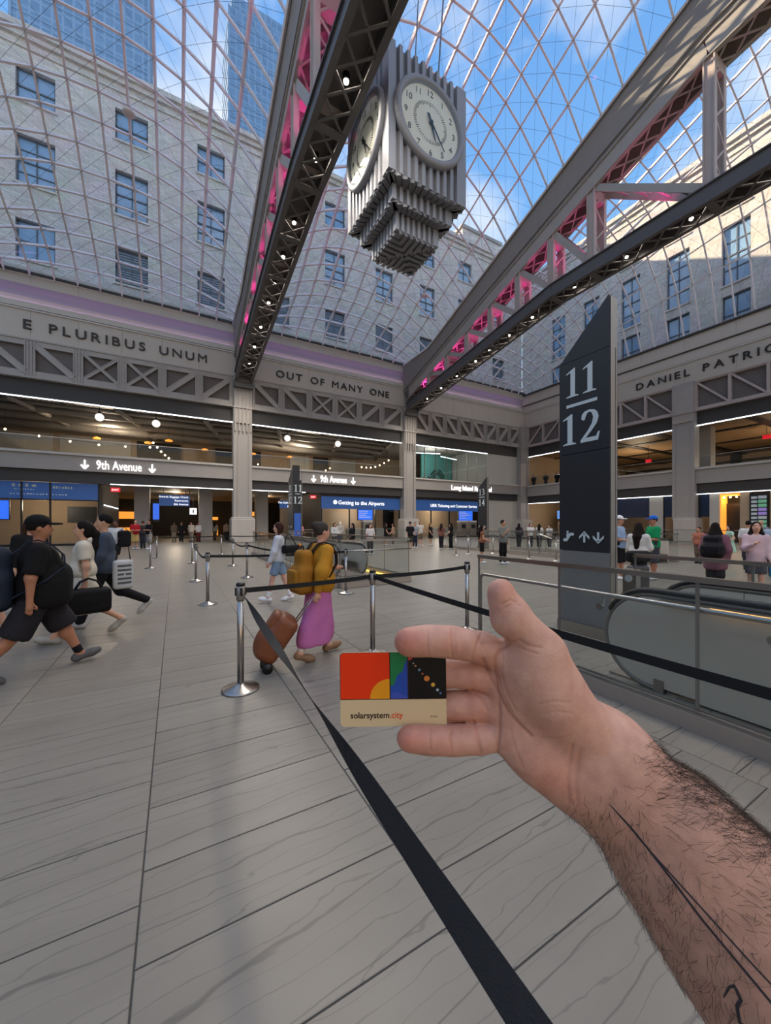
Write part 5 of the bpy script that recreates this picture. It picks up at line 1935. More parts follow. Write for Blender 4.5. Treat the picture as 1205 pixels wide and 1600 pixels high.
# ================================================================== smooth bodies (signed distance fields + surface nets)
def surface_nets(Fv, org, h):
    s = Fv < 0
    nx, ny, nz = Fv.shape
    c = np.zeros((nx - 1, ny - 1, nz - 1), dtype=np.uint8)
    for dx in (0, 1):
        for dy in (0, 1):
            for dz in (0, 1):
                c += s[dx:nx - 1 + dx, dy:ny - 1 + dy, dz:nz - 1 + dz]
    act = (c > 0) & (c < 8)
    ids = -np.ones(act.shape, dtype=np.int64)
    idx = np.argwhere(act)
    ids[act] = np.arange(len(idx))
    acc = np.zeros((len(idx), 3))
    cnt = np.zeros(len(idx))
    corners = [(0, 0, 0), (1, 0, 0), (0, 1, 0), (1, 1, 0), (0, 0, 1), (1, 0, 1), (0, 1, 1), (1, 1, 1)]
    vals = [Fv[idx[:, 0] + a, idx[:, 1] + b, idx[:, 2] + d] for a, b, d in corners]
    for i in range(8):
        for j in range(i + 1, 8):
            if sum(abs(corners[i][k] - corners[j][k]) for k in range(3)) != 1:
                continue
            a, b = vals[i], vals[j]
            m = (a < 0) != (b < 0)
            t = np.where(m, a / np.where(m, a - b, 1), 0)
            p = np.array(corners[i]) + t[:, None] * (np.array(corners[j]) - np.array(corners[i]))
            acc += np.where(m[:, None], p, 0)
            cnt += m
    verts = (idx + acc / cnt[:, None]) * h + np.array(org)
    faces = []
    for ax in range(3):
        sl0 = [slice(1, -1)] * 3
        a0 = [slice(1, -1)] * 3
        a1 = [slice(1, -1)] * 3
        a0[ax] = slice(0, -1)
        a1[ax] = slice(1, None)
        d = s[tuple(a0)].astype(np.int8) - s[tuple(a1)].astype(np.int8)
        e = np.argwhere(d != 0)
        sg = d[d != 0]
        off = np.ones(3, dtype=int)
        off[ax] = 0
        g = e + off
        u, v = (ax + 1) % 3, (ax + 2) % 3
        eu, ev = np.zeros(3, int), np.zeros(3, int)
        eu[u], ev[v] = 1, 1
        q = []
        for w in (g - eu - ev, g - ev, g, g - eu):
            q.append(ids[w[:, 0], w[:, 1], w[:, 2]])
        q = np.stack(q, 1)
        q = np.where(sg[:, None] > 0, q, q[:, ::-1])
        faces.append(q)
    faces = np.concatenate(faces)
    faces = faces[(faces >= 0).all(1)]
    return verts, faces


class Field:
    """Smooth union of round cones ('c') and ellipsoids ('e')."""

    def __init__(self, h, k):
        self.h, self.k, self.pr = h, k, []

    def cone(self, a, b, ra, rb=None, k=None, sub=False):
        self.pr.append(('c', np.array(a, float), np.array(b, float), ra, ra if rb is None else rb, k, sub))
        return self

    def chain(self, pts, rs, k=None):
        for i in range(len(pts) - 1):
            self.cone(pts[i], pts[i + 1], rs[i], rs[i + 1], k)
        return self

    def ell(self, c, r, rot=None, k=None, sub=False):
        self.pr.append(('e', np.array(c, float), np.array(r, float) if not np.isscalar(r) else np.array([r] * 3, float), None if rot is None else np.array(rot, float), None, k, sub))
        return self

    def rbox(self, c, half, r, rot=None, k=None):
        self.pr.append(('b', np.array(c, float), np.array(half, float), None if rot is None else np.array(rot, float), r, k, False))
        return self

    def bounds(self):
        lo, hi = np.full(3, 1e9), np.full(3, -1e9)
        for p in self.pr:
            if p[6]:
                continue
            if p[0] == 'c':
                r = max(p[3], p[4])
                lo = np.minimum(lo, np.minimum(p[1], p[2]) - r)
                hi = np.maximum(hi, np.maximum(p[1], p[2]) + r)
            else:
                r = p[2].max() if p[0] == 'e' else float(np.linalg.norm(p[2]))
                lo = np.minimum(lo, p[1] - r)
                hi = np.maximum(hi, p[1] + r)
        return lo - 3 * self.h - self.k * 0.3, hi + 3 * self.h + self.k * 0.3

    def grid(self, lo=None, hi=None):
        if lo is None:
            lo, hi = self.bounds()
        h = self.h
        n = np.ceil((hi - lo) / h).astype(int) + 1
        D = np.full(n, 1.0, dtype=np.float32)
        ax = [(lo[i] + h * np.arange(n[i])).astype(np.float32) for i in range(3)]
        for kind, a, b, c, d, k, sub in self.pr:
            k = self.k if k is None else k
            if kind == 'c':
                r = max(c, d)
                bl, bh = np.minimum(a, b) - r, np.maximum(a, b) + r
            else:
                r = b.max() if kind == 'e' else float(np.linalg.norm(b))
                bl, bh = a - r, a + r
            pad = k * 1.2 + 2.5 * h
            i0 = np.clip(np.floor((bl - pad - lo) / h).astype(int), 0, n - 1)
            i1 = np.clip(np.ceil((bh + pad - lo) / h).astype(int) + 1, 1, n)
            if (i1 <= i0).any():
                continue
            X = ax[0][i0[0]:i1[0]][:, None, None]
            Y = ax[1][i0[1]:i1[1]][None, :, None]
            Z = ax[2][i0[2]:i1[2]][None, None, :]
            if kind == 'c':
                ba = b - a
                L2 = float(ba @ ba) + 1e-12
                px, py, pz = X - a[0], Y - a[1], Z - a[2]
                t = np.clip((px * ba[0] + py * ba[1] + pz * ba[2]) / L2, 0, 1)
                dd = np.sqrt((px - t * ba[0]) ** 2 + (py - t * ba[1]) ** 2 + (pz - t * ba[2]) ** 2) - (c + t * (d - c))
            else:
                px, py, pz = X - a[0], Y - a[1], Z - a[2]
                if c is not None:
                    q = [c[i][0] * px + c[i][1] * py + c[i][2] * pz for i in range(3)]
                else:
                    q = [px, py, pz]
                if kind == 'b':
                    q = [np.abs(q[i]) - (b[i] - d) for i in range(3)]
                    m0 = np.maximum(np.maximum(q[0], q[1]), q[2])
                    dd = np.sqrt(np.maximum(q[0], 0) ** 2 + np.maximum(q[1], 0) ** 2 + np.maximum(q[2], 0) ** 2) + np.minimum(m0, 0) - d
                else:
                  k0 = np.sqrt((q[0] / b[0]) ** 2 + (q[1] / b[1]) ** 2 + (q[2] / b[2]) ** 2)
                  k1 = np.sqrt((q[0] / b[0] ** 2) ** 2 + (q[1] / b[1] ** 2) ** 2 + (q[2] / b[2] ** 2) ** 2) + 1e-9
                  dd = k0 * (k0 - 1) / k1
            S = D[i0[0]:i1[0], i0[1]:i1[1], i0[2]:i1[2]]
            if sub:
                dd = -dd
                hh = np.maximum(k - np.abs(S - dd), 0) / k if k > 0 else 0
                S[...] = np.maximum(S, dd) + hh * hh * k * 0.25
            else:
                hh = np.maximum(k - np.abs(S - dd), 0) / k if k > 0 else 0
                S[...] = np.minimum(S, dd) - hh * hh * k * 0.25
        return D, lo

    def mesh(self):
        D, lo = self.grid()
        return surface_nets(D, lo, self.h)


def field_obj(name, fld, m, parent):
    v, f = fld.mesh()
    return link_mesh(name, v, f, m, parent, True, False)


def cloth(hexc, rough=0.85):
    return mat('cloth_' + hexc.lstrip('#'), hexc, rough, var=0.12, vscale=9, bump=0.25, bscale=60, spec=0.2)


def skin(hexc):
    return mat('skin_' + hexc.lstrip('#'), hexc, 0.5, var=0.06, vscale=14, spec=0.3)


def hairm(hexc):
    return mat('hair_' + hexc.lstrip('#'), hexc, 0.7, var=0.25, vscale=30, bump=0.5, bscale=90, spec=0.15)


M_EYE = mat('eye_dark', '#1c1613', 0.3)
M_LIP = mat('lips', '#a0605a', 0.5)


def head_dir(x, y, deg):
    """World heading for a person at (x, y): 0 faces the viewer, 90 heads to the picture's right, 180 away."""
    c = Vector((-x, -y)).normalized()
    r = Vector((-c.y, c.x)) * -1.0
    r = Vector((y, -x)).normalized()
    a = R(deg)
    v = c * math.cos(a) + r * math.sin(a)
    return math.atan2(v.y, v.x) - math.pi / 2


def person(label, x, y, face, h=1.7, w=1.0, res=0.028, z=0.0, legs=(0, 0, 0, 0), arms=(0, 8, 0, 8), abd=8, inw=(0, 0), lean=0,
           top=('#333333', 0.4, 0.86), bottom=('pants', '#222222', 0.08), shoes='#222222', hair=('short', '#1d1613'), skinc='#c0907a', hat=None, group='passers-by in the hall', socks=None, belly=0.0, head_turn=0, seated=False):
    t = thing('person', label, 'person', (x, y, z), head_dir(x, y, face), group)
    s = h / 1.75
    bh = 1.0
    k = 0.035
    near = res < 0.02
    P = {}
    lift = 0.0
    ln = math.tan(R(lean))

    def tors(p):                     # lean of the upper body
        return (p[0], p[1] + max(0, p[2] - 0.93) * ln, p[2])

    L = {}
    zmin = 1e9
    for sd, (th, kn) in ((-1, legs[0:2]), (1, legs[2:4])):
        hip = np.array((sd * 0.09 * w ** 0.5, 0, 0.93))
        a = R(th); b = R(th - kn)
        knee = hip + 0.435 * np.array((0, math.sin(a), -math.cos(a)))
        ank = knee + 0.415 * np.array((0, math.sin(b), -math.cos(b)))
        pt = R(max(-50, min(15, (th - kn) * 0.75))) if abs(th - kn) > 8 else 0
        if seated:
            pt = 0
        fw = np.array((sd * 0.03, math.cos(pt), math.sin(pt)))
        heel = ank + np.array((0, -0.035 * math.cos(pt), -0.035 * math.sin(pt) - 0.045))
        ball = ank + fw * 0.12 + np.array((0, 0, -0.052))
        toe = ball + fw * 0.06
        L[sd] = (hip, knee, ank, heel, ball, toe)
        zmin = min(zmin, heel[2] - 0.036, toe[2] - 0.03, ball[2] - 0.035)
    dz = -zmin
    up = np.array((0, 0, dz))
    A = {}
    for sd, (sw, el), iw in ((-1, arms[0:2], inw[0]), (1, arms[2:4], inw[1])):
        sh = np.array(tors((sd * (0.175 * w ** 0.6 + 0.012), -0.005, 1.40)))
        a = R(sw); ab = R(abd)
        el_p = sh + 0.285 * np.array((sd * math.sin(ab), math.sin(a) * math.cos(ab), -math.cos(a) * math.cos(ab)))
        b = R(sw + el)
        i = R(iw)
        dirf = np.array((-sd * math.sin(i), math.sin(b) * math.cos(i), -math.cos(b) * math.cos(i)))
        wr = el_p + 0.245 * dirf
        A[sd] = (sh, el_p, wr, dirf)

    def sc(p):
        return (np.array(p) + up) * s

    def T(p):
        return sc(tors(p))

    def torso(f, inf, lo=0.90, hi=1.42, loose=0.0):
        f.ell(T((0, 0.0 + belly * 0.02, 0.98)), np.array((0.165 * w + inf, 0.115 * w + inf + belly * 0.02, 0.13 + inf)) * s)
        f.ell(T((0, 0.012 + belly * 0.06, 1.12)), np.array((0.148 * w + inf + loose, 0.108 * w + inf + belly * 0.07 + loose, 0.17)) * s)
        f.ell(T((0, 0.0, 1.29)), np.array((0.168 * w ** 0.8 + inf, 0.112 * w ** 0.8 + inf, 0.17 + inf * 0.5)) * s)
        q = 0.155 * w ** 0.6
        f.cone(T((-q, -0.008, 1.405)), T((q, -0.008, 1.405)), (0.055 + inf) * s)

    # ---- skin
    b = Field(res, k)
    torso(b, -0.004)
    b.cone(T((0, -0.012, 1.42)), T((0, 0.008, 1.55)), 0.052 * s, 0.05 * s)
    hx = 0.0
    b.ell(T((0, 0.005, 1.655)), np.array((0.076, 0.097, 0.108)) * s)
    b.ell(T((0, 0.042, 1.595)), np.array((0.056, 0.060, 0.066)) * s)
    b.cone(T((0, 0.088, 1.650)), T((0, 0.115, 1.615)), 0.010 * s, 0.014 * s, 0.012)
    for sd in (-1, 1):
        b.ell(T((sd * 0.078, -0.002, 1.635)), np.array((0.012, 0.022, 0.033)) * s, None, 0.01)
        hip, knee, ank, heel, ball, toe = L[sd]
        b.chain([sc(hip), sc(knee), sc(ank)], [0.085 * w * s, 0.056 * w ** 0.7 * s, 0.037 * s])
        calf = knee + (ank - knee) * 0.32 + np.array((0, -0.018, 0))
        b.ell(sc(calf), 0.054 * w ** 0.7 * s)
        b.chain([sc(heel), sc(ball), sc(toe)], [0.034 * s, 0.033 * s, 0.026 * s])
        b.cone(sc(ank), sc(heel), 0.036 * s, 0.034 * s)
        sh, el_p, wr, df = A[sd]
        b.chain([sc(sh), sc(el_p), sc(wr)], [0.052 * w ** 0.6 * s, 0.041 * w ** 0.6 * s, 0.028 * s])
        pal = wr + df * 0.05
        b.cone(sc(wr), sc(pal + df * 0.02), 0.028 * s, 0.032 * s, 0.015)
        if near:
            sv = np.array((0, -df[2], df[1]))
            for q in range(4):
                o = sv * (0.026 - 0.0175 * q)
                p0, p1 = pal + df * 0.03 + o, pal + df * (0.075 - 0.008 * abs(q - 1)) + o
                p2 = p1 + df * 0.022 + np.array((-sd * 0.016, 0, 0))
                b.chain([sc(p0), sc(p1), sc(p2)], [0.0105 * s, 0.0095 * s, 0.0085 * s], 0.006)
            b.chain([sc(wr + df * 0.02 + sv * 0.02), sc(pal + df * 0.01 + sv * 0.052), sc(pal + df * 0.045 + sv * 0.058)], [0.013 * s, 0.011 * s, 0.009 * s], 0.008)
        else:
            b.cone(sc(pal), sc(pal + df * 0.075), 0.030 * s, 0.019 * s, 0.015)
    body = field_obj('body', b, skin(skinc), t)
    if res < 0.022:
        for sd in (-1, 1):
            add('eye', MB().sphere(tuple(T((sd * 0.031, 0.088, 1.658))), tuple(np.array((0.013, 0.010, 0.007)) * s), 8, 6), M_EYE, body, True, False)
            add('eyebrow', MB().bar(tuple(T((sd * 0.016, 0.096, 1.678))), tuple(T((sd * 0.048, 0.086, 1.680))), 0.008, 0.007), hairm(hair[1]), body, False, False)
        add('mouth', MB().sphere(tuple(T((0, 0.096, 1.583))), tuple(np.array((0.024, 0.008, 0.007)) * s), 8, 6), M_LIP, body, True, False)
    # ---- clothes
    inf = max(0.014, res * 0.62)
    if top:
        f = Field(res, 0.06)
        tc, sl, hem = top[:3]
        loose = top[3] if len(top) > 3 else 0.0
        f.ell(T((0, 0.012 + belly * 0.06, 1.12)), np.array((0.15 * w + inf + loose, 0.11 * w + inf + belly * 0.07 + loose, 0.18)) * s)
        f.ell(T((0, 0.0, 1.29)), np.array((0.168 * w ** 0.8 + inf + loose, 0.114 * w ** 0.8 + inf + loose, 0.17)) * s)
        q = 0.155 * w ** 0.6
        f.cone(T((-q, -0.008, 1.40)), T((q, -0.008, 1.40)), (0.055 + inf) * s)
        f.ell(T((0, -0.012, 1.445)), np.array((0.075, 0.065, 0.03)) * s)
        cuts = []
        # skirt of the shirt down to its hem
        n = 5
        for i in range(n):
            zz = 1.1 - (1.1 - hem - 0.06) * (i + 1) / n
            f.ell(T((0, 0.008 + belly * 0.045, zz)), np.array((0.162 * w + inf * 1.5 + loose, 0.116 * w + inf * 1.5 + belly * 0.05 + loose, 0.11)) * s)
        for sd in (-1, 1):
            sh, el_p, wr, df = A[sd]
            if sl > 0:
                fr = min(1, sl / 0.5)
                e1 = sh + (el_p - sh) * fr
                f.cone(sc(sh), sc(e1), (0.056 * w ** 0.6 + inf) * s, (0.052 * w ** 0.6 + inf * 1.3 + loose * 0.4) * s)
                if sl <= 0.5:
                    dn_ = (el_p - sh) / np.linalg.norm(el_p - sh)
                    cuts.append((e1 + dn_ * 0.085, e1 + dn_ * 0.16, 0.085))
                if sl > 0.5:
                    e2 = el_p + (wr - el_p) * min(0.97, (sl - 0.5) * 2)
                    f.cone(sc(el_p), sc(e2), (0.045 * w ** 0.6 + inf + loose * 0.4) * s, (0.034 + inf) * s)
        for a_, b_, r_ in cuts:
            f.cone(sc(a_), sc(b_), r_ * s, r_ * s, 0.004, True)
        f.ell(T((0, 0.02, 1.50)), np.array((0.058, 0.058, 0.05)) * s, None, 0.01, True)
        f.ell(T((0, 0.0, hem - 0.10)), np.array((0.6, 0.6, 0.10)) * s, None, 0.005, True)
        field_obj('top', f, cloth(tc), t)
    if bottom:
        kind, bc, hem = bottom[:3]
        f = Field(res, 0.05)
        cuts = []
        if kind in ('pants', 'shorts'):
            f.ell(T((0, 0.0, 0.97)), np.array((0.168 * w + inf, 0.12 * w + inf + belly * 0.02, 0.115)) * s)
            f.ell(T((0, 0.005, 1.03)), np.array((0.155 * w + inf, 0.112 * w + inf + belly * 0.03, 0.06)) * s)
            lo = bottom[3] if len(bottom) > 3 else 0.0
            for sd in (-1, 1):
                hip, knee, ank, *_ = L[sd]
                fr = 1 - hem          # fraction of the leg that is covered
                tot = 0.85 * fr
                f1 = min(1, tot / 0.435)
                e1 = hip + (knee - hip) * f1
                f.cone(sc(hip), sc(e1), (0.09 * w + inf) * s, ((0.09 - 0.02 * f1) * w + inf * 1.3 + lo) * s)
                dn_ = (knee - hip) / 0.435
                if tot <= 0.435:
                    rc = 0.13 * w
                    cuts.append((e1 + dn_ * (rc + 0.005), e1 + dn_ * (rc + 0.03), rc))
                if tot > 0.435:
                    e2 = knee + (ank - knee) * min(0.96, (tot - 0.435) / 0.415)
                    f.cone(sc(knee), sc(e2), (0.060 * w ** 0.7 + inf + lo) * s, (0.045 + inf * 1.2 + lo) * s)
        else:                          # skirt or dress: rings from the waist to the hem
            fl = bottom[3] if len(bottom) > 3 else 0.05
            n = 18

            def leg_y(sd, zz):
                hp, kn_, an_ = L[sd][0], L[sd][1], L[sd][2]
                return float(np.interp(zz, [an_[2], kn_[2], hp[2]], [an_[1], kn_[1], hp[1]]))

            for i in range(n + 1):
                zz = 1.06 - (1.06 - hem - 0.03) * i / n
                g = i / n
                ya, yb_ = leg_y(-1, zz), leg_y(1, zz)
                cy = max(-0.06, min(0.06, (ya + yb_) / 2))
                sy = min(0.13, abs(ya - yb_) / 2)
                f.ell(T((0, cy, zz)), np.array((0.15 * w + inf + fl * g + 0.02 * min(1, g * 3), 0.115 * w + inf + fl * g * 0.9 + sy * 0.5, 0.10)) * s, None, 0.03)
                if zz < 0.9:
                    for sd, yy in ((-1, ya), (1, yb_)):
                        yy = max(cy - 0.17, min(cy + 0.17, yy))
                        f.ell(T((sd * 0.075 * w ** 0.5, yy, zz)), np.array((0.088 * w + inf, 0.092 * w + inf, 0.10)) * s, None, 0.05)
            f.ell(T((0, 0, hem - 0.12)), np.array((0.9, 0.9, 0.12)) * s, None, 0.005, True)
        for a_, b_, r_ in cuts:
            f.cone(sc(a_), sc(b_), r_ * s, r_ * s, 0.004, True)
        field_obj({'pants': 'trousers', 'shorts': 'shorts', 'skirt': 'skirt', 'dress': 'dress'}[kind], f, cloth(bc), t)
    for sd in (-1, 1):
        hip, knee, ank, heel, ball, toe = L[sd]
        f = Field(res * 0.8, 0.03)
        f.chain([sc(heel), sc(ball), sc(toe)], [(0.036 + inf * 0.5) * s, (0.038 + inf * 0.5) * s, (0.031 + inf * 0.4) * s])
        f.cone(sc(heel + (ank - heel) * 0.75), sc(heel), (0.036 + inf * 0.4) * s, (0.036 + inf * 0.5) * s)
        sho = field_obj('shoe', f, cloth(shoes, 0.6), t)
        if socks:
            f = Field(res * 0.8, 0.02)
            f.cone(sc(ank + (knee - ank) * socks[1]), sc(ank), (0.042 + inf * 0.3) * s, (0.040 + inf * 0.3) * s)
            field_obj('sock', f, cloth(socks[0]), t)
    # ---- hair
    hk, hc = hair
    f = Field(min(res, 0.02), 0.03)
    if hk != 'bald':
        f.ell(T((0, -0.012, 1.672)), np.array((0.086, 0.103, 0.104)) * s)
        if hk in ('long', 'pony', 'verylong', 'bob'):
            f.ell(T((0, -0.045, 1.61)), np.array((0.084, 0.065, 0.10)) * s)
        if hk == 'long':
            f.chain([T((0, -0.06, 1.60)), T((0, -0.085, 1.42)), T((0, -0.10, 1.27))], [0.075 * s, 0.085 * s, 0.05 * s])
            for sd in (-1, 1):
                f.chain([T((sd * 0.068, -0.02, 1.62)), T((sd * 0.09, -0.02, 1.47)), T((sd * 0.10, 0.0, 1.36))], [0.03 * s, 0.035 * s, 0.022 * s])
        if hk == 'verylong':
            f.chain([T((0, -0.06, 1.60)), T((0, -0.095, 1.40)), T((0, -0.11, 1.12))], [0.08 * s, 0.10 * s, 0.06 * s])
            for sd in (-1, 1):
                f.chain([T((sd * 0.07, -0.01, 1.62)), T((sd * 0.10, 0.0, 1.47)), T((sd * 0.11, 0.04, 1.25))], [0.034 * s, 0.045 * s, 0.03 * s])
        if hk == 'pony':
            f.chain([T((0, -0.11, 1.66)), T((0, -0.15, 1.58)), T((0, -0.14, 1.40)), T((0, -0.12, 1.22))], [0.032 * s, 0.042 * s, 0.042 * s, 0.02 * s])
        if hk == 'bob':
            for sd in (-1, 1):
                f.chain([T((sd * 0.07, -0.02, 1.64)), T((sd * 0.078, -0.02, 1.50))], [0.03 * s, 0.026 * s])
        if hk == 'bun':
            f.ell(T((0, -0.10, 1.72)), 0.055 * s)
        f.ell(T((0, 0.098, 1.61)), np.array((0.060, 0.058, 0.082)) * s, None, 0.012, True)
        if hk == 'short':
            f.ell(T((0, 0.02, 1.53)), np.array((0.2, 0.2, 0.09)) * s, None, 0.01, True)
        field_obj('hair', f, hairm(hc), t)
    if hat:
        f = Field(min(res, 0.018), 0.02)
        f.ell(T((0, -0.008, 1.705)), np.array((0.092, 0.110, 0.088)) * s)
        f.ell(T((0, 0.0, 1.58)), np.array((0.3, 0.3, 0.10)) * s, None, 0.004, True)
        c = field_obj('cap', f, cloth(hat), t)
        f = Field(min(res, 0.012), 0.01)
        f.ell(T((0, 0.125, 1.688)), np.array((0.078, 0.085, 0.014)) * s)
        field_obj('brim', f, cloth(hat), c)
    t['_h'] = h
    t['_dz'] = dz
    return t, (lambda p: tuple(T(p))), {sd: sc(A[sd][2] + A[sd][3] * 0.07) for sd in (-1, 1)}


WALK = (26, 8, -22, 14)
STAND = (3, 3, -3, 2)


def soft_box(name, parent, c, r, m, res=0.02, k=0.05):
    """Rounded soft bag body in the parent's space (superellipse via corner spheres)."""
    f = Field(res, 0.02)
    f.rbox(c, r, min(r) * 0.62)
    f.ell(c, (r[0] * 1.02, r[1] * 1.04, r[2] * 0.9))
    return field_obj(name, f, m, parent)


def backpack(owner, label, T, m, size=(0.16, 0.10, 0.24), z=1.20, yb=-0.22, res=0.016, strap=None, w=1.0):
    t = thing('backpack', label, 'bag', tuple(owner.location), owner.rotation_euler.z)
    c = T((0, yb, z))
    fb_ = Field(res, 0.05)
    fb_.rbox((c[0], c[1] - 0.01, c[2] - size[2] * 0.38), (size[0], size[1], size[2] * 0.62), min(size) * 0.6)
    fb_.rbox((c[0], c[1] + size[1] * 0.15, c[2] + size[2] * 0.35), (size[0] * 0.8, size[1] * 0.75, size[2] * 0.62), min(size) * 0.6)
    field_obj('bag_body', fb_, m, t)
    soft_box('front_pocket', t, (c[0], c[1] - size[1] * 0.95, c[2] - size[2] * 0.35), (size[0] * 0.75, size[1] * 0.4, size[2] * 0.45), m, res)
    sm = strap or m
    for sd in (-1, 1):
        e_ = 0.02 * w
        pts = [T((sd * 0.06, yb + size[1] * 0.8, z + size[2] * 0.72)), T((sd * 0.085, -0.13 - e_, 1.41)), T((sd * 0.10, -0.075 - e_ * 0.6, 1.475 + e_ * 0.7)), T((sd * 0.11, -0.01, 1.485 + e_)), T((sd * 0.12, 0.07 + e_, 1.45 + e_ * 0.4)), T((sd * 0.13, 0.135 * w + e_, 1.34)),
               T((sd * 0.145, 0.14 * w + e_, 1.22)), T((sd * (0.19 * w + 0.02), 0.03, 1.08)), T((sd * 0.13, yb + size[1] * 0.6, z - size[2] * 0.7))]
        pv = [Vector(p) for p in pts]
        ws = [Vector((0.024, 0, 0))] * len(pv)
        add('shoulder_strap', MB().ribbon(pv, ws, 0.014), sm, t, False, False)
    add('grab_handle', MB().tube([(c[0] - 0.04, c[1], c[2] + size[2] * 0.98), (c[0] - 0.025, c[1], c[2] + size[2] * 1.12), (c[0] + 0.025, c[1], c[2] + size[2] * 1.12), (c[0] + 0.04, c[1], c[2] + size[2] * 0.98)], 0.009, 8), sm, t, True, False)
    return t


# ------------------------------------------------------------------ people in the foreground
man, TM, hm = person('heavy man in black T-shirt, dark shorts and black cap walking right', -1.27, 5.30, 92, 1.70, 1.32, 0.014, legs=(27, 4, -25, 14), arms=(10, 18, -14, 12), abd=13,
                     top=('#131314', 0.40, 0.78, 0.02), bottom=('shorts', '#26252a', 0.50, 0.03), shoes='#5a5a5c', hair=('short', '#16110e'), skinc='#a9765c', hat='#121316', belly=0.75, socks=('#17171a', 0.22))
backpack(man, 'bulky navy backpack on the heavy man in black', TM, cloth('#1d2534', 0.7), (0.20, 0.17, 0.33), 1.12, -0.36, 0.016, None, 1.3)
dr, TD, hd = person('woman in a cream puff sleeve dress with long black ponytail walking left', -1.12, 6.62, -92, 1.67, 0.92, 0.014, legs=(24, 4, -16, 38), arms=(-6, 8, 8, 30), abd=8,
                    top=('#c9c2b2', 0.30, 0.95, 0.012), bottom=('dress', '#c9c2b2', 0.44, 0.10), shoes='#a9a59c', hair=('pony', '#14100f'), skinc='#c79a80')
f = thing('tote_bag', 'large black bag hanging at the cream dress beside the man in black', 'bag', (-1.02, 6.36, 0.40), 0.25)
soft_box('bag_body', f, (0, 0, 0.16), (0.25, 0.10, 0.17), cloth('#0f0f11', 0.6), 0.016)
for s in (-1, 1):
    add('strap', MB().tube([(-0.17, s * 0.03, 0.28), (-0.09, s * 0.03, 0.42), (0.0, s * 0.03, 0.46), (0.09, s * 0.03, 0.42), (0.17, s * 0.03, 0.28)], 0.012, 8), cloth('#0f0f11', 0.6), f, True, False)
p3, T3, _ = person('dark haired man in a denim jacket and black trousers walking left behind the cream dress', -0.98, 7.35, -95, 1.78, 1.0, 0.018, legs=(22, 4, -28, 34), arms=(10, 20, -10, 16),
                   top=('#3f4a5a', 0.98, 0.84, 0.015), bottom=('pants', '#1b1b1f', 0.02), shoes='#b5b2ad', hair=('short', '#120e0d'), skinc='#c39a80')
f = thing('shopping_bag', 'grey white patterned bag carried behind the cream dress', 'bag', (-0.70, 7.0, 0.62), 0.4)
soft_box('bag_body', f, (0, 0, 0.20), (0.13, 0.06, 0.22), cloth('#b9bcbd', 0.6), 0.016)
for i in range(5):
    add('print_stripe', MB().box(-0.09, 0.09, -0.066, -0.058, 0.06 + i * 0.065, 0.09 + i * 0.065), cloth('#55585c'), f, False, False)
add('strap', MB().tube([(-0.1, 0, 0.38), (-0.07, 0, 0.62), (0.07, 0, 0.62), (0.1, 0, 0.38)], 0.008, 6), cloth('#2a2a2c'), f, True, False)
person('woman in a cream cardigan and jeans holding a paper facing the viewer', -1.95, 13.3, 10, 1.68, 0.98, 0.02, legs=STAND, arms=(15, 85, 15, 85), inw=(35, 35), top=('#cfc4b0', 0.98, 0.72, 0.02), bottom=('pants', '#4d6a8c', 0.03), hair=('bob', '#2a1c16'), skinc='#cf9e86', shoes='#dddddd')
f = thing('paper_bag', 'brown paper packet held by the woman in the cream cardigan', 'paper', (-1.86, 12.95, 1.12), 0.3)
add('sheet', MB().box(-0.13, 0.13, -0.03, 0.03, 0, 0.3), cloth('#a58a72'), f, False, False)
add('fold', MB().box(-0.135, 0.135, -0.034, 0.034, 0.27, 0.31), cloth('#8f755e'), f, False, False)
person('brown haired woman in a black top behind the man in black', -2.25, 8.9, 20, 1.70, 1.0, 0.02, legs=WALK, top=('#19191b', 0.9, 0.84), bottom=('pants', '#232326', 0.02), hair=('long', '#3b2419'), skinc='#c99a84')
person('person in a cream shirt cut by the left frame edge', -2.30, 6.95, 90, 1.68, 1.05, 0.02, legs=WALK, top=('#cfc8ba', 0.4, 0.84, 0.01), bottom=('shorts', '#8a8378', 0.5, 0.02), hair=('short', '#33241b'), skinc='#c79c86')
p7, T7, _ = person('man in white T-shirt and dark shorts carrying bags on the left walkway', -1.91, 16.86, -20, 1.74, 1.05, 0.022, legs=WALK, arms=(20, 60, 10, 40), top=('#c9c9ca', 0.4, 0.86), bottom=('shorts', '#2a2826', 0.5, 0.02), shoes='#1a1a1a', hair=('short', '#0f0b0a'), skinc='#6b4838', socks=('#e6e6e6', 0.3))
f = thing('duffel_bag', 'black duffel carried by the man in white T-shirt', 'bag', (-1.62, 16.55, 0.75), 0.2)
soft_box('bag_body', f, (0, 0, 0.3), (0.20, 0.16, 0.30), cloth('#17171a'), 0.022)
add('strap', MB().tube([(-0.12, 0, 0.55), (0, 0, 0.75), (0.12, 0, 0.55)], 0.015, 6), cloth('#17171a'), f, True, False)
person('person in black beside the man in white T-shirt with dark hair', -2.55, 17.9, 160, 1.72, 1.0, 0.03, legs=STAND, top=('#1c1a1b', 0.9, 0.8), bottom=('pants', '#2b2023', 0.03), hair=('long', '#1a1210'))
person('man in red T-shirt and khaki shorts standing on the left walkway', -2.2, 28.07, 30, 1.83, 1.08, 0.03, legs=STAND, arms=(10, 80, 10, 80), inw=(40, 40), top=('#9c1c28', 0.42, 0.88), bottom=('shorts', '#b59a64', 0.48, 0.02), shoes='#d8d8d8', hair=('short', '#2a1d16'), skinc='#c79a80')
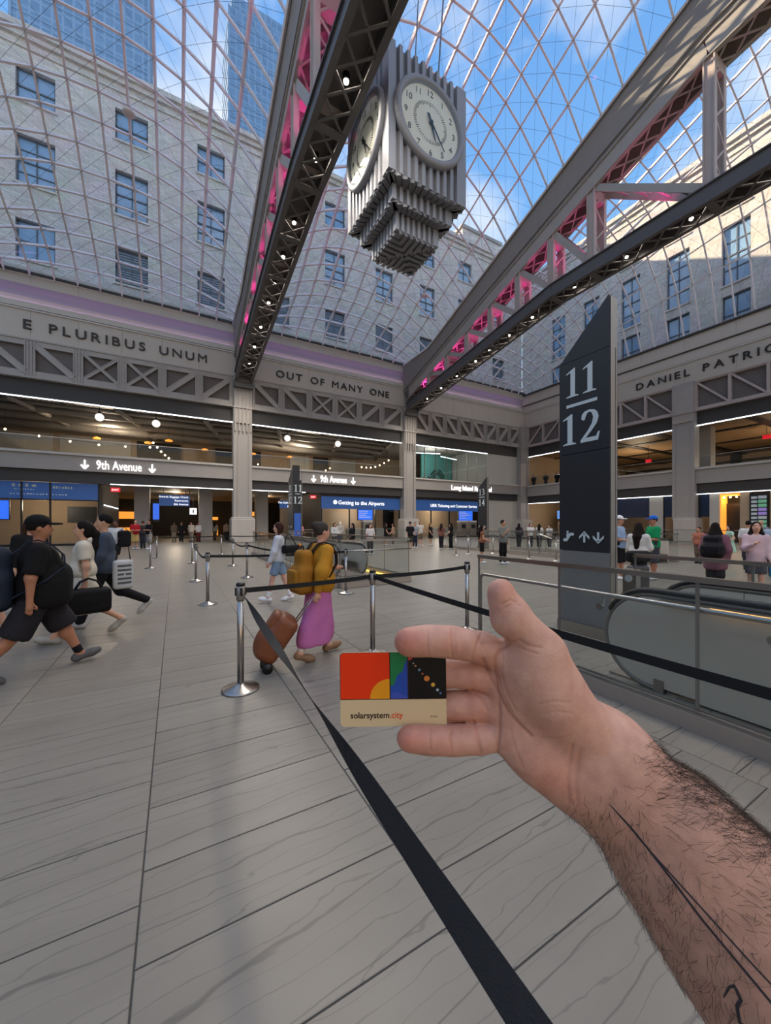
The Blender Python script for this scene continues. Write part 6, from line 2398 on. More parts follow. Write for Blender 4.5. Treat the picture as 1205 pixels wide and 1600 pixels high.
person('man in black T-shirt and grey shorts standing next to the red T-shirt', -1.42, 27.66, -60, 1.83, 1.08, 0.03, legs=STAND, arms=(10, 85, 10, 85), inw=(40, 40), top=('#151517', 0.42, 0.88), bottom=('shorts', '#8f8c88', 0.48, 0.02), shoes='#cfcfcf', hair=('short', '#2a1d16'), skinc='#b98a72')
person('person in dark clothes between the red T-shirt and the black T-shirt', -1.85, 29.2, 170, 1.75, 1.0, 0.035, legs=STAND, top=('#3a3436', 0.9, 0.86), bottom=('pants', '#33343c', 0.03), hair=('short', '#4a2d1c'))
for i, (x, y, fc, tc, bc, hk, lab) in enumerate((
        (-0.1, 38.4, 20, '#8f7a66', '#b5a58c', 'long', 'woman in tan at the passage below the hanging sign'),
        (0.45, 36.9, 10, '#1d1c1e', '#1d1c1e', 'long', 'person in black at the passage below the hanging sign'),
        (1.2, 36.2, -30, '#c9b9a6', '#8f8170', 'long', 'woman in beige left of the second passage pillar'),
        (1.75, 36.3, 20, '#c9c3c0', '#5a2226', 'short', 'person in white top and dark red trousers left of the second passage pillar'),
        (3.3, 39.3, 160, '#b9b1a8', '#57544f', 'long', 'person in pale top right of the second passage pillar'),
        (4.0, 36.2, 180, '#77614c', '#1f1e20', 'short', 'person in brown shirt and black trousers left of the column pedestal'))):
    person(lab, x, y, fc, 1.70 + 0.02 * (i % 3), 1.0, 0.04, legs=STAND, top=(tc, 0.6, 0.84), bottom=('pants', bc, 0.05), hair=(hk, '#1f1714'))

# woman with yellow backpack and rolling bag
yel, TY, hy = person('woman in mustard sweater and long pink skirt pulling a bag', 1.50, 4.32, 118, 1.60, 1.08, 0.0135, legs=(15, 3, -17, 8), arms=(10, 85, -25, 12), inw=(40, 0), abd=12, lean=4,
                     top=('#b98328', 0.97, 0.86, 0.022), bottom=('skirt', '#c070a8', 0.20, 0.0), shoes='#8d6f55', hair=('bun', '#3f3936'), skinc='#cf9c86', socks=('#d8cdbd', 0.22))
backpack(yel, 'mustard canvas backpack with dark straps on the woman in pink skirt', TY, cloth('#9c6a22', 0.75), (0.155, 0.11, 0.26), 1.14, -0.245, 0.013, cloth('#2c2019'), 1.05)
M_LEATHER = mat('brown_leather', '#7a4325', 0.5, var=0.2, vscale=12, bump=0.2, bscale=40)
rb = thing('rolling_bag', 'brown leather rolling duffel pulled behind the pink skirt', 'suitcase', (0.86, 4.25, 0), 0)
dv = Vector((1.42 - 0.97, 4.20 - 4.20, 0)).normalized()
ax = Vector((0.50, -0.10, 0.72)).normalized()
sdv = ax.cross(Vector((0, 0, 1))).normalized()
upv = sdv.cross(ax).normalized()
rot = Matrix((sdv, upv, ax)).transposed()      # columns: width, depth, length
def bagp(a, b, c):
    v = rot @ Vector((a, b, c))
    return (v.x, v.y, v.z + 0.06)
fb = Field(0.012, 0.03)
RT = np.array(rot.transposed())
fb.rbox(bagp(0, 0.06, 0.30), (0.185, 0.125, 0.27), 0.085, RT)
fb.ell(bagp(0, 0.10, 0.26), (0.185, 0.16, 0.25), RT)
field_obj('bag_body', fb, M_LEATHER, rb)
fb = Field(0.012, 0.02)
fb.rbox(bagp(0, 0.185, 0.44), (0.13, 0.055, 0.11), 0.045, RT)
field_obj('top_pocket', fb, M_LEATHER, rb)
add('belt_strap', MB().ribbon([bagp(-0.205, 0.02, 0.30), bagp(-0.19, 0.16, 0.30), bagp(0.0, 0.245, 0.30), bagp(0.19, 0.16, 0.30), bagp(0.205, 0.02, 0.30)], [rot @ Vector((0, 0, 0.014))] * 5, 0.01), mat('dark_leather', '#3a2014', 0.5), rb, False, False)
for a in (-0.06, 0.06):
    add('pull_rod', MB().tube([bagp(a, -0.02, 0.55), bagp(a * 0.9, -0.02, 0.98)], 0.007, 8), M_CHROME, rb, True, False)
add('pull_grip', MB().tube([bagp(-0.065, -0.02, 0.98), bagp(0.065, -0.02, 0.98)], 0.016, 10), M_BLACK, rb, True, False)
for a in (-0.15, 0.15):
    p = Vector(bagp(a, -0.02, 0.02)); q = Vector(bagp(a + 0.03, -0.02, 0.02))
    p.z = q.z = 0.055
    add('wheel', MB().tube([p, q], 0.055, 16), M_BLACK, rb, True, False)
add('foot_skid', MB().tube([bagp(-0.14, 0.02, 0.02), bagp(0.14, 0.02, 0.02)], 0.045, 10), M_BLACK, rb, True, False)

gi, TG, hg = person('girl in white shirt, pale blue vest and denim shorts walking left', 1.84, 7.75, -100, 1.60, 0.86, 0.016, legs=(16, 4, -14, 6), arms=(12, 12, 4, 30), abd=8,
                    top=('#c9cdd6', 0.97, 0.88, 0.008), bottom=('shorts', '#7d93ad', 0.64, 0.012), shoes='#e6e6e8', hair=('bob', '#3a211b'), skinc='#cf9f8c', socks=('#e9e9ea', 0.28))
f = thing('shoulder_bag', 'black shoulder bag with orange charm on the girl in shorts', 'bag', (2.06, 7.62, 0.98), 0.5)
soft_box('bag_body', f, (0, 0, 0.1), (0.20, 0.08, 0.09), cloth('#131316', 0.5), 0.014)
add('strap', MB().tube([(-0.16, 0, 0.16), (-0.14, 0, 0.34), (-0.06, 0, 0.42), (0.02, 0, 0.34), (0.14, 0, 0.18)], 0.010, 8), cloth('#131316', 0.5), f, True, False)
add('charm', MB().sphere((0.20, -0.04, 0.17), 0.04, 10, 8), cloth('#d8842e'), f, True, False)

# ------------------------------------------------------------------ people in the middle and right
far = [
    ('woman in pink top behind the middle escalator glass', 6.9, 23.4, -20, 1.66, '#c98a90', 0.4, 'pants', '#3a3a42', 'long', '#231813', '#c79880'),
    ('person in white behind the middle escalator glass', 8.68, 21.96, 30, 1.62, '#c4c4c2', 0.9, 'pants', '#4a4a50', 'long', '#241a15', '#c79880'),
    ('woman with white headscarf and pale top near the airports shop', 9.6, 23.3, 150, 1.70, '#b9b2aa', 0.9, 'pants', '#55565e', 'bob', '#d6cfc4', '#b98a72'),
    ('person in black bent over bags near the ticket machine', 8.3, 18.4, -60, 1.60, '#141416', 0.9, 'pants', '#18181a', 'long', '#0f0c0b', '#b98a72'),
    ('girl with red strap over a white shirt near the ticket machine', 8.75, 17.2, 20, 1.58, '#cfc6c4', 0.4, 'pants', '#2a2a33', 'long', '#1b1310', '#c79880'),
    ('woman in black dress before the airports counter', 13.5, 24.0, 100, 1.62, '#1a191b', 0.2, 'skirt', '#1a191b', 'long', '#2a1c16', '#c79880'),
    ('woman in tan leaning before the airports counter', 14.0, 23.8, -80, 1.60, '#a58a70', 0.3, 'pants', '#6a5a4c', 'long', '#2c1d16', '#c79880'),
    ('man in black T-shirt and olive shorts with cap before the second column', 12.49, 19.17, 15, 1.68, '#18181a', 0.42, 'shorts', '#3f4234', 'short', '#1d1512', '#b98a72'),
    ('man in grey shirt and navy trousers before the second column', 13.8, 20.6, 10, 1.66, '#8f9299', 0.42, 'pants', '#262c3d', 'short', '#1d1512', '#c79880'),
    ('woman in white top and khaki shorts right of the second column', 15.27, 22.1, 30, 1.76, '#c7c1b8', 0.3, 'shorts', '#6f6350', 'long', '#8a6a45', '#c79880'),
    ('woman in black minidress near the ticketing windows', 16.37, 22.38, 70, 1.60, '#151416', 0.3, 'skirt', '#151416', 'long', '#7d5a3a', '#cfa48c'),
    ('woman in brown top near the large blue screen', 14.5, 18.7, 160, 1.58, '#7a4f45', 0.3, 'pants', '#23242c', 'long', '#2a1c16', '#c79880'),
    ('woman in black top and black trousers near the large blue screen', 14.85, 18.2, -110, 1.60, '#18171a', 0.2, 'pants', '#19191c', 'long', '#17100e', '#cfa48c'),
    ('woman in dark grey with long hair behind the far escalator rail', 19.4, 16.9, 160, 1.60, '#37353a', 0.9, 'pants', '#2b2b30', 'long', '#17100e', '#c79880'),
    ('person in white T-shirt behind the far escalator rail', 20.0, 16.5, 20, 1.60, '#d0cfcc', 0.42, 'pants', '#3b3b42', 'long', '#17100e', '#c79880'),
    ('woman in white blouse behind the far escalator rail', 20.6, 16.3, 170, 1.56, '#d3d0ca', 0.9, 'pants', '#3b3b42', 'verylong', '#17100e', '#c79880'),
    ('small person in pale shirt near the big track sign', 21.2, 16.0, -30, 1.50, '#bdbdb9', 0.4, 'pants', '#3b3b42', 'short', '#17100e', '#c79880'),
]
for (lab, x, y, fc, h, tc, sl, bk_, bc, hk, hc, skc) in far:
    hem = {'pants': 0.03, 'shorts': 0.5, 'skirt': 0.55}[bk_]
    person(lab, x, y, fc, h, 0.95, 0.03, legs=STAND, arms=(12, 45, 8, 25), top=(tc, sl, 0.86), bottom=(bk_, bc, hem), hair=(hk, hc), skinc=skc, shoes='#cfcfcf', hat='#1a1a1c' if 'cap' in lab else None)
person('woman in tan top and black shorts of the standing couple', 10.80, 11.28, 100, 1.52, 0.92, 0.022, legs=STAND, arms=(15, 70, 10, 60), top=('#8a5a44', 0.1, 0.92), bottom=('shorts', '#151517', 0.58, 0.02), hair=('verylong', '#17100e'), skinc='#c08e74', shoes='#dedede')
person('man in black and white patterned shirt and black trousers of the standing couple', 11.34, 10.67, 60, 1.72, 1.0, 0.022, legs=STAND, arms=(5, 10, 20, 120), inw=(0, 20), top=('#6f716e', 0.45, 0.84, 0.015), bottom=('pants', '#141416', 0.03), hair=('short', '#231914'), skinc='#b98a70', shoes='#dedede')
person('man in light blue T-shirt, black shorts and white cap beside the tall sign', 11.13, 6.09, 70, 1.79, 1.0, 0.022, legs=STAND, arms=(10, 70, 10, 70), inw=(30, 30), top=('#8fa6c4', 0.42, 0.86), bottom=('shorts', '#16161a', 0.5, 0.02), hair=('short', '#3a2a20'), skinc='#b98a70', shoes='#e4e4e4', hat='#e2e2e2')
person('man in green T-shirt and bright blue cap behind the long haired woman', 11.95, 5.60, -60, 1.79, 1.05, 0.022, legs=STAND, arms=(10, 75, 10, 75), inw=(35, 35), top=('#128a55', 0.42, 0.86), bottom=('shorts', '#3c3f46', 0.5, 0.02), hair=('short', '#3a2a20'), skinc='#b27a62', shoes='#d8d8d8', hat='#1f62c4')
lh, TL_, _ = person('woman with very long dark hair and white blouse seen from behind', 9.44, 4.73, 160, 1.60, 0.98, 0.018, legs=STAND, arms=(15, 60, 15, 70), inw=(0, 10), top=('#cfcdc8', 0.9, 0.84, 0.02), bottom=('pants', '#1b1b1e', 0.03), hair=('verylong', '#1b1310'), skinc='#c79880', shoes='#2a2a2a')
f = thing('waist_bag', 'black travel bag at the hip of the long haired woman', 'bag', (9.05, 4.55, 0.72), -0.5)
soft_box('bag_body', f, (0, 0, 0.14), (0.24, 0.11, 0.13), cloth('#111114', 0.6), 0.016)
add('zip', MB().tube([(-0.2, -0.11, 0.16), (0.2, -0.11, 0.16)], 0.006, 6), M_CHROME_D, f, True, False)
f = thing('suitcase', 'upright dark grey suitcase below the travel bag', 'suitcase', (9.05, 4.55, 0), -0.5)
soft_box('shell', f, (0, 0, 0.37), (0.21, 0.12, 0.30), mat('case_shell', '#3a3a3e', 0.4), 0.016)
for s in (-1, 1):
    add('wheel', MB().tube([(s * 0.16, -0.02, 0.04), (s * 0.16, 0.02, 0.04)], 0.04, 12), M_BLACK, f, True, False)
person('woman in coral top resting behind the right railing', 18.41, 6.98, -20, 1.44, 1.0, 0.026, legs=STAND, arms=(20, 120, 20, 120), inw=(30, 30), top=('#b5705a', 0.1, 0.9), bottom=('pants', '#6a5a4c', 0.05), hair=('bun', '#231813'), skinc='#b98468')
mr, TMR, _ = person('woman in dusty maroon coat seen from behind at the right', 10.51, 3.68, 170, 1.60, 1.05, 0.018, legs=STAND, arms=(-5, 15, -5, 15), top=('#7d5563', 0.97, 0.62, 0.035), bottom=('pants', '#2a2529', 0.03), hair=('verylong', '#17100e'), skinc='#c79880')
backpack(mr, 'square black backpack on the maroon coat', TMR, cloth('#121216', 0.6), (0.20, 0.13, 0.25), 1.20, -0.29, 0.018)
person('woman in mint green dress with hand on hip', 19.49, 6.37, -70, 1.52, 0.92, 0.024, legs=STAND, arms=(-10, 70, 5, 20), abd=28, top=('#a3c9b4', 0.2, 0.95), bottom=('dress', '#a3c9b4', 0.5, 0.12), hair=('long', '#2a1c16'), skinc='#cfa48c', shoes='#d6d6d6')
pj, TPJ, _ = person('woman in pale pink jacket and grey shorts holding a phone at the right edge', 10.83, 3.10, 10, 1.62, 0.86, 0.018, legs=STAND, arms=(10, 20, 25, 95), inw=(0, 30), top=('#c9aeb4', 0.97, 0.74, 0.0), bottom=('shorts', '#55545a', 0.62, 0.02), hair=('verylong', '#1f1613'), skinc='#cfa088', shoes='#dedede')
f = thing('blue_bag', 'bright blue shopping bag at the right frame edge', 'bag', (11.15, 2.90, 0.45), 0.3)
soft_box('bag_body', f, (0, 0, 0.2), (0.13, 0.07, 0.22), cloth('#1d86d0'), 0.016)
add('strap', MB().tube([(-0.08, 0, 0.4), (-0.04, 0, 0.58), (0.04, 0, 0.58), (0.08, 0, 0.4)], 0.008, 6), cloth('#1d86d0'), f, True, False)
person('person in white shirt and dark hair behind the pink jacket', 17.36, 5.16, 170, 1.68, 1.0, 0.026, legs=STAND, top=('#cfd0d0', 0.42, 0.86), bottom=('pants', '#33343c', 0.03), hair=('short', '#17100e'))
person('person in pale blue shirt at the right frame edge', 15.79, 4.10, 170, 1.68, 1.05, 0.026, legs=STAND, top=('#9fb0c8', 0.42, 0.86), bottom=('pants', '#33343c', 0.03), hair=('short', '#2a1f19'))
person('bald man in grey shirt farther behind the pink jacket', 21.5, 6.0, 160, 1.72, 1.05, 0.03, legs=STAND, top=('#77787c', 0.42, 0.86), bottom=('pants', '#33343c', 0.03), hair=('bald', '#2a1f19'))
for i, (y, lab, tc) in enumerate(((33.0, 'person in black at the corner end of the right gallery', '#131315'), (31.2, 'person in dark grey in the middle of the right gallery', '#26262a'), (29.6, 'person in black next to the tall sign on the right gallery', '#17171a'))):
    person(lab, XR + 0.75, y, 10, 1.74, 1.0, 0.04, 6.3 - 0.1, legs=STAND, top=(tc, 0.9, 0.84), bottom=('pants', tc, 0.03), hair=('short', '#17100e'), group='people on the upper gallery')


# ================================================================== raised hand with card
# hand space: a = to the right, b = up, c = towards the eye (metres), measured from the eye
D0 = 0.27


def HP(px, py, z=0.0):
    """A point of the hand given on a 585 px per unit grid, z mm nearer than the card."""
    D = D0 - z / 1000.0
    return np.array(((px - 602.5) / F_PX * D, (818 - py) / F_PX * D, -D))


def HR(r, z=0.0):
    return r / F_PX * (D0 - z / 1000.0)


HROT = np.array(((CA, 0, -SA), (-SA, 0, -CA), (0, 1, 0)))      # hand space -> world axes


def to_world(v):
    return np.asarray(v) @ HROT.T + np.array((0, 0, EYE))


HVOX = 0.0014


def hfield(k):
    return Field(HVOX, k)


def hchain(f, pts, k=None):
    for (p, q) in zip(pts[:-1], pts[1:]):
        f.cone(HP(*p[:3]), HP(*q[:3]), HR(p[3], p[2]), HR(q[3], q[2]), k)
    return f


def axes_rot(dx, dy):
    """Rows: long axis in the picture plane, across, towards the eye."""
    a = np.array((dx, -dy, 0.0)); a /= np.linalg.norm(a)
    b = np.array((-a[1], a[0], 0.0))
    return np.array((a, b, (0, 0, 1.0)))


palm = hfield(0.012)
hchain(palm, [(803, 1037, -4, 30), (915, 1150, -8, 38)])
hchain(palm, [(792, 1066, -7, 30), (915, 1175, -9, 40)])
hchain(palm, [(792, 1103, -7, 29), (912, 1198, -9, 38)])
hchain(palm, [(798, 1143, -4, 29), (897, 1216, -6, 36)])
palm.ell(HP(846, 1188, 1), (HR(72), HR(40), 0.017), axes_rot(0.80, 0.60))
palm.ell(HP(852, 1078, 7), (HR(92), HR(47), 0.021), axes_rot(0.53, 0.85))
palm.ell(HP(812, 1088, -1), (HR(40), HR(55), 0.010), axes_rot(1, 0))
# wrist and forearm: radius side, ulna side and filling
hchain(palm, [(905, 1140, -8, 46), (953, 1176, -8, 52), (1062, 1290, 8, 68), (1142, 1384, 22, 84), (1330, 1640, 55, 118)], 0.02)
hchain(palm, [(900, 1212, -8, 44), (946, 1236, -8, 47), (1044, 1364, 8, 63), (1124, 1470, 22, 76), (1290, 1700, 55, 112)], 0.02)
hchain(palm, [(925, 1190, -9, 46), (1053, 1327, 10, 66), (1134, 1428, 24, 80), (1310, 1670, 57, 112)], 0.02)
# flexor tendons at the wrist
hchain(palm, [(905, 1185, 6, 12), (990, 1275, 9, 14)], 0.008)
hchain(palm, [(900, 1158, 6, 12), (975, 1232, 10, 14)], 0.008)
thumb = hfield(0.006)
hchain(thumb, [(900, 1125, 0, 42), (846, 1020, 8, 35), (796, 956, 11, 25.5), (784, 926, 11, 19.5)])
thumb.ell(HP(797, 968, 12), (HR(24), HR(27), 0.011), axes_rot(0.5, 0.86))
thumb.ell(HP(781, 931, 13), (HR(15), HR(22), 0.008), axes_rot(1, 0.1))
fingers = []
for pts in ([(803, 1037, -4, 27), (754, 1012, 1, 23.5), (706, 1003, 6, 23.5), (668, 1001, 8, 22.5), (638, 1003, 8.5, 21)],
            [(790, 1064, -7, 27), (742, 1053, -7, 22.5), (694, 1050, -12.2, 22.5), (650, 1050, -13.0, 21.5), (624, 1052, -13.0, 19.5)],
            [(790, 1102, -7, 26), (740, 1102, -7, 22), (690, 1102, -12.0, 21.5), (645, 1101, -12.6, 20.5), (622, 1101, -12.6, 18.5)],
            [(796, 1143, -4, 26), (748, 1154, -1, 21.5), (706, 1157, 3, 20.5), (670, 1156, 4.5, 20), (640, 1154, 5, 18.5)]):
    f = hfield(0.004)
    hchain(f, pts)
    for i in (2, 3):                       # soft pads between the joints
        p, q = pts[i - 1], pts[i]
        f.ell(HP((p[0] + q[0]) / 2, (p[1] + q[1]) / 2, (p[2] + q[2]) / 2 + 2.2), (HR(22), HR(p[3] * 0.92), HR(p[3] * 0.86)), axes_rot(q[0] - p[0], q[1] - p[1]))
    p = pts[-1]
    f.ell(HP(p[0] + 10, p[1], p[2] + 1.5), (HR(27), HR(p[3] * 0.98), HR(p[3] * 0.9)), axes_rot(1, 0))
    fingers.append(f)
lo, hi = palm.bounds()
for f in fingers + [thumb]:
    a, b = f.bounds()
    lo, hi = np.minimum(lo, a), np.maximum(hi, b)


def smin(A, B, k):
    h = np.maximum(k - np.abs(A - B), 0) / k
    return np.minimum(A, B) - h * h * k * 0.25


HD, _ = palm.grid(lo, hi)


def blend_in(parts, k):
    """Blend the hard union of some fields into HD, touching only their own box."""
    l2, h2 = parts[0].bounds()
    for f in parts[1:]:
        a, b = f.bounds()
        l2, h2 = np.minimum(l2, a), np.maximum(h2, b)
    i0 = np.clip(np.floor((l2 - lo) / HVOX).astype(int), 0, None)
    i1 = np.minimum(np.ceil((h2 - lo) / HVOX).astype(int), np.array(HD.shape) - 1)
    g0, g1 = lo + i0 * HVOX, lo + (i1 - 1) * HVOX
    S = HD[i0[0]:i1[0], i0[1]:i1[1], i0[2]:i1[2]]
    U = None
    for f in parts:
        g = f.grid(g0, g1 - HVOX * 0.5)[0][:S.shape[0], :S.shape[1], :S.shape[2]]
        U = g if U is None else np.minimum(U, g)
    S[...] = smin(S, U, k)


blend_in([thumb], 0.007)
blend_in(fingers, 0.005)
hv, hf = surface_nets(HD, lo, HVOX)
del HD
# finer mesh for the creases
me = bpy.data.meshes.new('tmp')
me.from_pydata(hv.tolist(), [], hf.tolist())
me.update()
tmp = bpy.data.objects.new('tmp', me)
COL.objects.link(tmp)
sm = tmp.modifiers.new('s', 'SMOOTH'); sm.factor = 0.5; sm.iterations = 3
ss = tmp.modifiers.new('d', 'SUBSURF'); ss.levels = 1; ss.render_levels = 1
hm_ = bpy.data.meshes.new_from_object(tmp.evaluated_get(bpy.context.evaluated_depsgraph_get()))
bpy.data.objects.remove(tmp, do_unlink=True)
n = len(hm_.vertices)
co = np.empty(n * 3); hm_.vertices.foreach_get('co', co); co = co.reshape(-1, 3)
no = np.empty(n * 3); hm_.vertices.foreach_get('normal', no); no = no.reshape(-1, 3)
PX = 602.5 + F_PX * co[:, 0] / -co[:, 2]
PY = 818 - F_PX * co[:, 1] / -co[:, 2]


def dist_line(poly):
    d = np.full(n, 1e9)
    for (ax_, ay_), (bx_, by_) in zip(poly[:-1], poly[1:]):
        vx, vy = bx_ - ax_, by_ - ay_
        t = np.clip(((PX - ax_) * vx + (PY - ay_) * vy) / (vx * vx + vy * vy), 0, 1)
        d = np.minimum(d, np.hypot(PX - ax_ - t * vx, PY - ay_ - t * vy))
    return d


front = np.clip(no[:, 2] * 1.6, 0, 1)
creases = [([(797, 1007), (783, 1015), (775, 1028), (773, 1050), (778, 1083), (792, 1110), (812, 1133), (830, 1150)], 3.2, 1.5),
           ([(780, 1030), (778, 1052), (785, 1085), (800, 1112)], 2.4, 0.7),
           ([(786, 1025), (783, 1050), (791, 1082), (806, 1110)], 2.4, 0.6),
           ([(755, 1030), (768, 1062), (779, 1088), (781, 1120), (779, 1160), (777, 1192)], 2.8, 1.2),
           ([(738, 1078), (752, 1090), (762, 1110)], 2.4, 0.7),
           ([(740, 1127), (748, 1150), (752, 1176)], 2.4, 1.0),
           ([(752, 990), (745, 1008), (738, 1028)], 2.4, 1.0),
           ([(706, 982), (705, 1004), (707, 1024)], 2.2, 0.8), ([(712, 983), (711, 1004), (712, 1022)], 2.0, 0.5),
           ([(669, 982), (668, 1002), (669, 1022)], 2.0, 0.5),
           ([(706, 1138), (705, 1157), (706, 1176)], 2.2, 0.8), ([(673, 1140), (672, 1157), (673, 1173)], 2.2, 0.7),
           ([(895, 1165), (891, 1190), (888, 1225), (890, 1252)], 4.0, 0.8),
           ([(906, 1172), (902, 1200), (900, 1232), (903, 1258)], 4.5, 0.7),
           ([(800, 1003), (812, 1000), (828, 1010), (845, 1012)], 2.4, 0.6), ([(803, 1010), (820, 1015), (840, 1022)], 2.2, 0.5),
           ([(783, 945), (797, 938), (808, 941)], 2.0, 0.6), ([(790, 950), (803, 943), (813, 947)], 2.0, 0.5),
           ([(846, 1152), (868, 1154), (890, 1150)], 2.0, 0.4), ([(842, 1100), (866, 1096), (890, 1098)], 2.2, 0.4), ([(850, 1115), (874, 1112), (896, 1116)], 2.2, 0.35),
           ([(798, 1140), (805, 1170), (818, 1200)], 2.6, 0.4), ([(752, 1005), (770, 1004), (792, 1006)], 2.4, 0.5)]
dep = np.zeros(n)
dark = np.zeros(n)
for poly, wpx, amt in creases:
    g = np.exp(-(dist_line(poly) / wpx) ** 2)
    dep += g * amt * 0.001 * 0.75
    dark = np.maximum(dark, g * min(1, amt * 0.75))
co = co - no * (dep * front)[:, None]
# colour: blush on fingertips, knuckles and heel of the hand, paler thenar, browner forearm
def blob(x, y, r):
    return np.exp(-(((PX - x) ** 2 + (PY - y) ** 2) / r ** 2))
red = 0.9 * blob(632, 1003, 30) + 0.85 * blob(636, 1155, 28) + 0.5 * blob(786, 915, 25) + 0.35 * blob(745, 1060, 40) + 0.45 * blob(860, 1225, 45) + 0.3 * blob(700, 1003, 18) + 0.3 * blob(745, 1110, 35) + 0.35 * blob(690, 1160, 30)
arm = np.clip((PX * 0.64 + PY * 0.77 - (905 * 0.64 + 1200 * 0.77)) / 120, 0, 1)
pale = 0.6 * blob(840, 1060, 55) + 0.4 * blob(820, 980, 30) + 0.35 * blob(960, 1180, 60)
base = np.array(srgb('#cb9c89'))
C = np.tile(base, (n, 1))
def mixc(C, col, f):
    return C * (1 - f[:, None]) + np.array(srgb(col)) * f[:, None]
C = mixc(C, '#c87f69', np.clip(red, 0, 1) * 0.9)
C = mixc(C, '#d3ab96', np.clip(pale, 0, 1) * 0.7)
C = mixc(C, '#b58b77', arm * 0.8)
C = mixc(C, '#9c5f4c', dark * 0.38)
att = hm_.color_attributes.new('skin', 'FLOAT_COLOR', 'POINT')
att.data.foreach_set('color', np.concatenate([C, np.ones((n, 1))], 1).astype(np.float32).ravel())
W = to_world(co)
org = to_world(HP(800, 1100, 0)[None])[0]
hm_.vertices.foreach_set('co', (W - org).ravel())
hm_.polygons.foreach_set('use_smooth', [True] * len(hm_.polygons))
hm_.update()
M_HAND = bpy.data.materials.new('hand_skin')
M_HAND.use_nodes = True
hn, hl = M_HAND.node_tree.nodes, M_HAND.node_tree.links
hb = hn['Principled BSDF']
hb.inputs['Roughness'].default_value = 0.48
hb.inputs['Specular IOR Level'].default_value = 0.35
hb.inputs['Subsurface Weight'].default_value = 0.08
hb.inputs['Subsurface Radius'].default_value = (0.012, 0.005, 0.003)
hb.inputs['Subsurface Scale'].default_value = 0.4
va = hn.new('ShaderNodeVertexColor'); va.layer_name = 'skin'
tc_ = hn.new('ShaderNodeTexCoord')
n1 = hn.new('ShaderNodeTexNoise'); n1.inputs['Scale'].default_value = 90; n1.inputs['Detail'].default_value = 5
hl.new(tc_.outputs['Object'], n1.inputs['Vector'])
mx = hn.new('ShaderNodeMixRGB'); mx.blend_type = 'OVERLAY'; mx.inputs['Fac'].default_value = 0.35
hl.new(va.outputs['Color'], mx.inputs['Color1']); hl.new(n1.outputs['Fac'], mx.inputs['Color2'])
hl.new(mx.outputs[0], hb.inputs['Base Color'])
n2 = hn.new('ShaderNodeTexVoronoi'); n2.inputs['Scale'].default_value = 900
hl.new(tc_.outputs['Object'], n2.inputs['Vector'])
n3 = hn.new('ShaderNodeTexNoise'); n3.inputs['Scale'].default_value = 260; n3.inputs['Detail'].default_value = 4
hl.new(tc_.outputs['Object'], n3.inputs['Vector'])
ad = hn.new('ShaderNodeMath'); ad.operation = 'ADD'
hl.new(n2.outputs['Distance'], ad.inputs[0]); hl.new(n3.outputs['Fac'], ad.inputs[1])
bp = hn.new('ShaderNodeBump'); bp.inputs['Strength'].default_value = 0.22; bp.inputs['Distance'].default_value = 0.0006
hl.new(ad.outputs[0], bp.inputs['Height']); hl.new(bp.outputs[0], hb.inputs['Normal'])
hm_.materials.clear(); hm_.materials.append(M_HAND)
viewer = thing('person', 'hairy bare forearm and open right hand of a person holding a card', 'person', tuple(org))
hand = bpy.data.objects.new('hand_and_forearm', hm_)
COL.objects.link(hand)
hand.parent = viewer

# thumb nail seen edge on
nf = Field(0.0006, 0.002)
nf.ell(HP(799, 925, 9), (HR(4.5), HR(15), 0.0055), axes_rot(1, -0.25))
nv_, nff = nf.mesh()
link_mesh('thumb_nail', to_world(nv_), nff, mat('nail', '#d8ab98', 0.3), viewer, True)

# ---- hair on the forearm (uncountable) and line tattoo
from mathutils.bvhtree import BVHTree
polys = [list(p.vertices) for p in hm_.polygons]
bvh = BVHTree.FromPolygons([Vector(v) for v in W], polys)
rng = np.random.default_rng(3)
s_ax = (PX - 945) * 0.64 + (PY - 1195) * 0.77            # along the forearm from the wrist
t_ax = (PX - 945) * 0.77 - (PY - 1195) * 0.64            # + towards the thumb side
prob = np.zeros(n)
on = (s_ax > 5) & (s_ax < 640)
ramp = np.clip(s_ax / 90, 0, 1)
edge = 62 + s_ax * 0.17
prob[on] = (0.55 + 1.0 * np.clip((t_ax / edge + 0.15), 0, 1.2) ** 2)[on] * ramp[on]
prob *= np.where(t_ax < -edge * 0.75, 1.1, 1.0)
prob *= np.where(no[:, 2] > -0.35, 1, 0.25)
prob[(t_ax > edge * 0.72) & on] *= 1.7
depthw = (-co[:, 2] / D0) ** 2
prob *= depthw
prob = np.maximum(prob, 0); prob /= prob.sum()
pick = rng.choice(n, 4000, p=prob)
hb_ = MB()
for i in pick:
    p = Vector(co[i]); nn = Vector(no[i]).normalized()
    along = Vector((0.64, -0.77, 0.12)); across = Vector((0.77, 0.64, 0.0))
    s_ = s_ax[i]
    fl = along * rng.uniform(0.1, 0.9) + across * (0.75 if t_ax[i] > 0 else -0.75) * rng.uniform(0.3, 1.3) + Vector(rng.normal(0, 0.28, 3))
    fl = (fl - nn * fl.dot(nn)).normalized()
    Ln = rng.uniform(0.006, 0.015) * (1.15 if t_ax[i] > 40 else 0.9)
    lift = rng.uniform(0.25, 0.6)
    curl = rng.normal(0, 0.9)
    sdv_ = nn.cross(fl)
    pts = []
    q = p - nn * 0.0003
    for j in range(5):
        pts.append(q.copy())
        f2 = j / 4
        dirn = (fl + nn * lift * (1 - 1.15 * f2) + sdv_ * curl * f2).normalized()
        q = q + dirn * Ln / 4
    hb_.tube(pts, [0.0001, 0.0001, 0.00009, 0.00007, 0.00003], 3, False)
ho = link_mesh('arm_hair', to_world(np.array(hb_.v)), hb_.f, mat('arm_hair_brown', '#3a2a21', 0.5), viewer, False)
ho['kind'] = 'stuff'


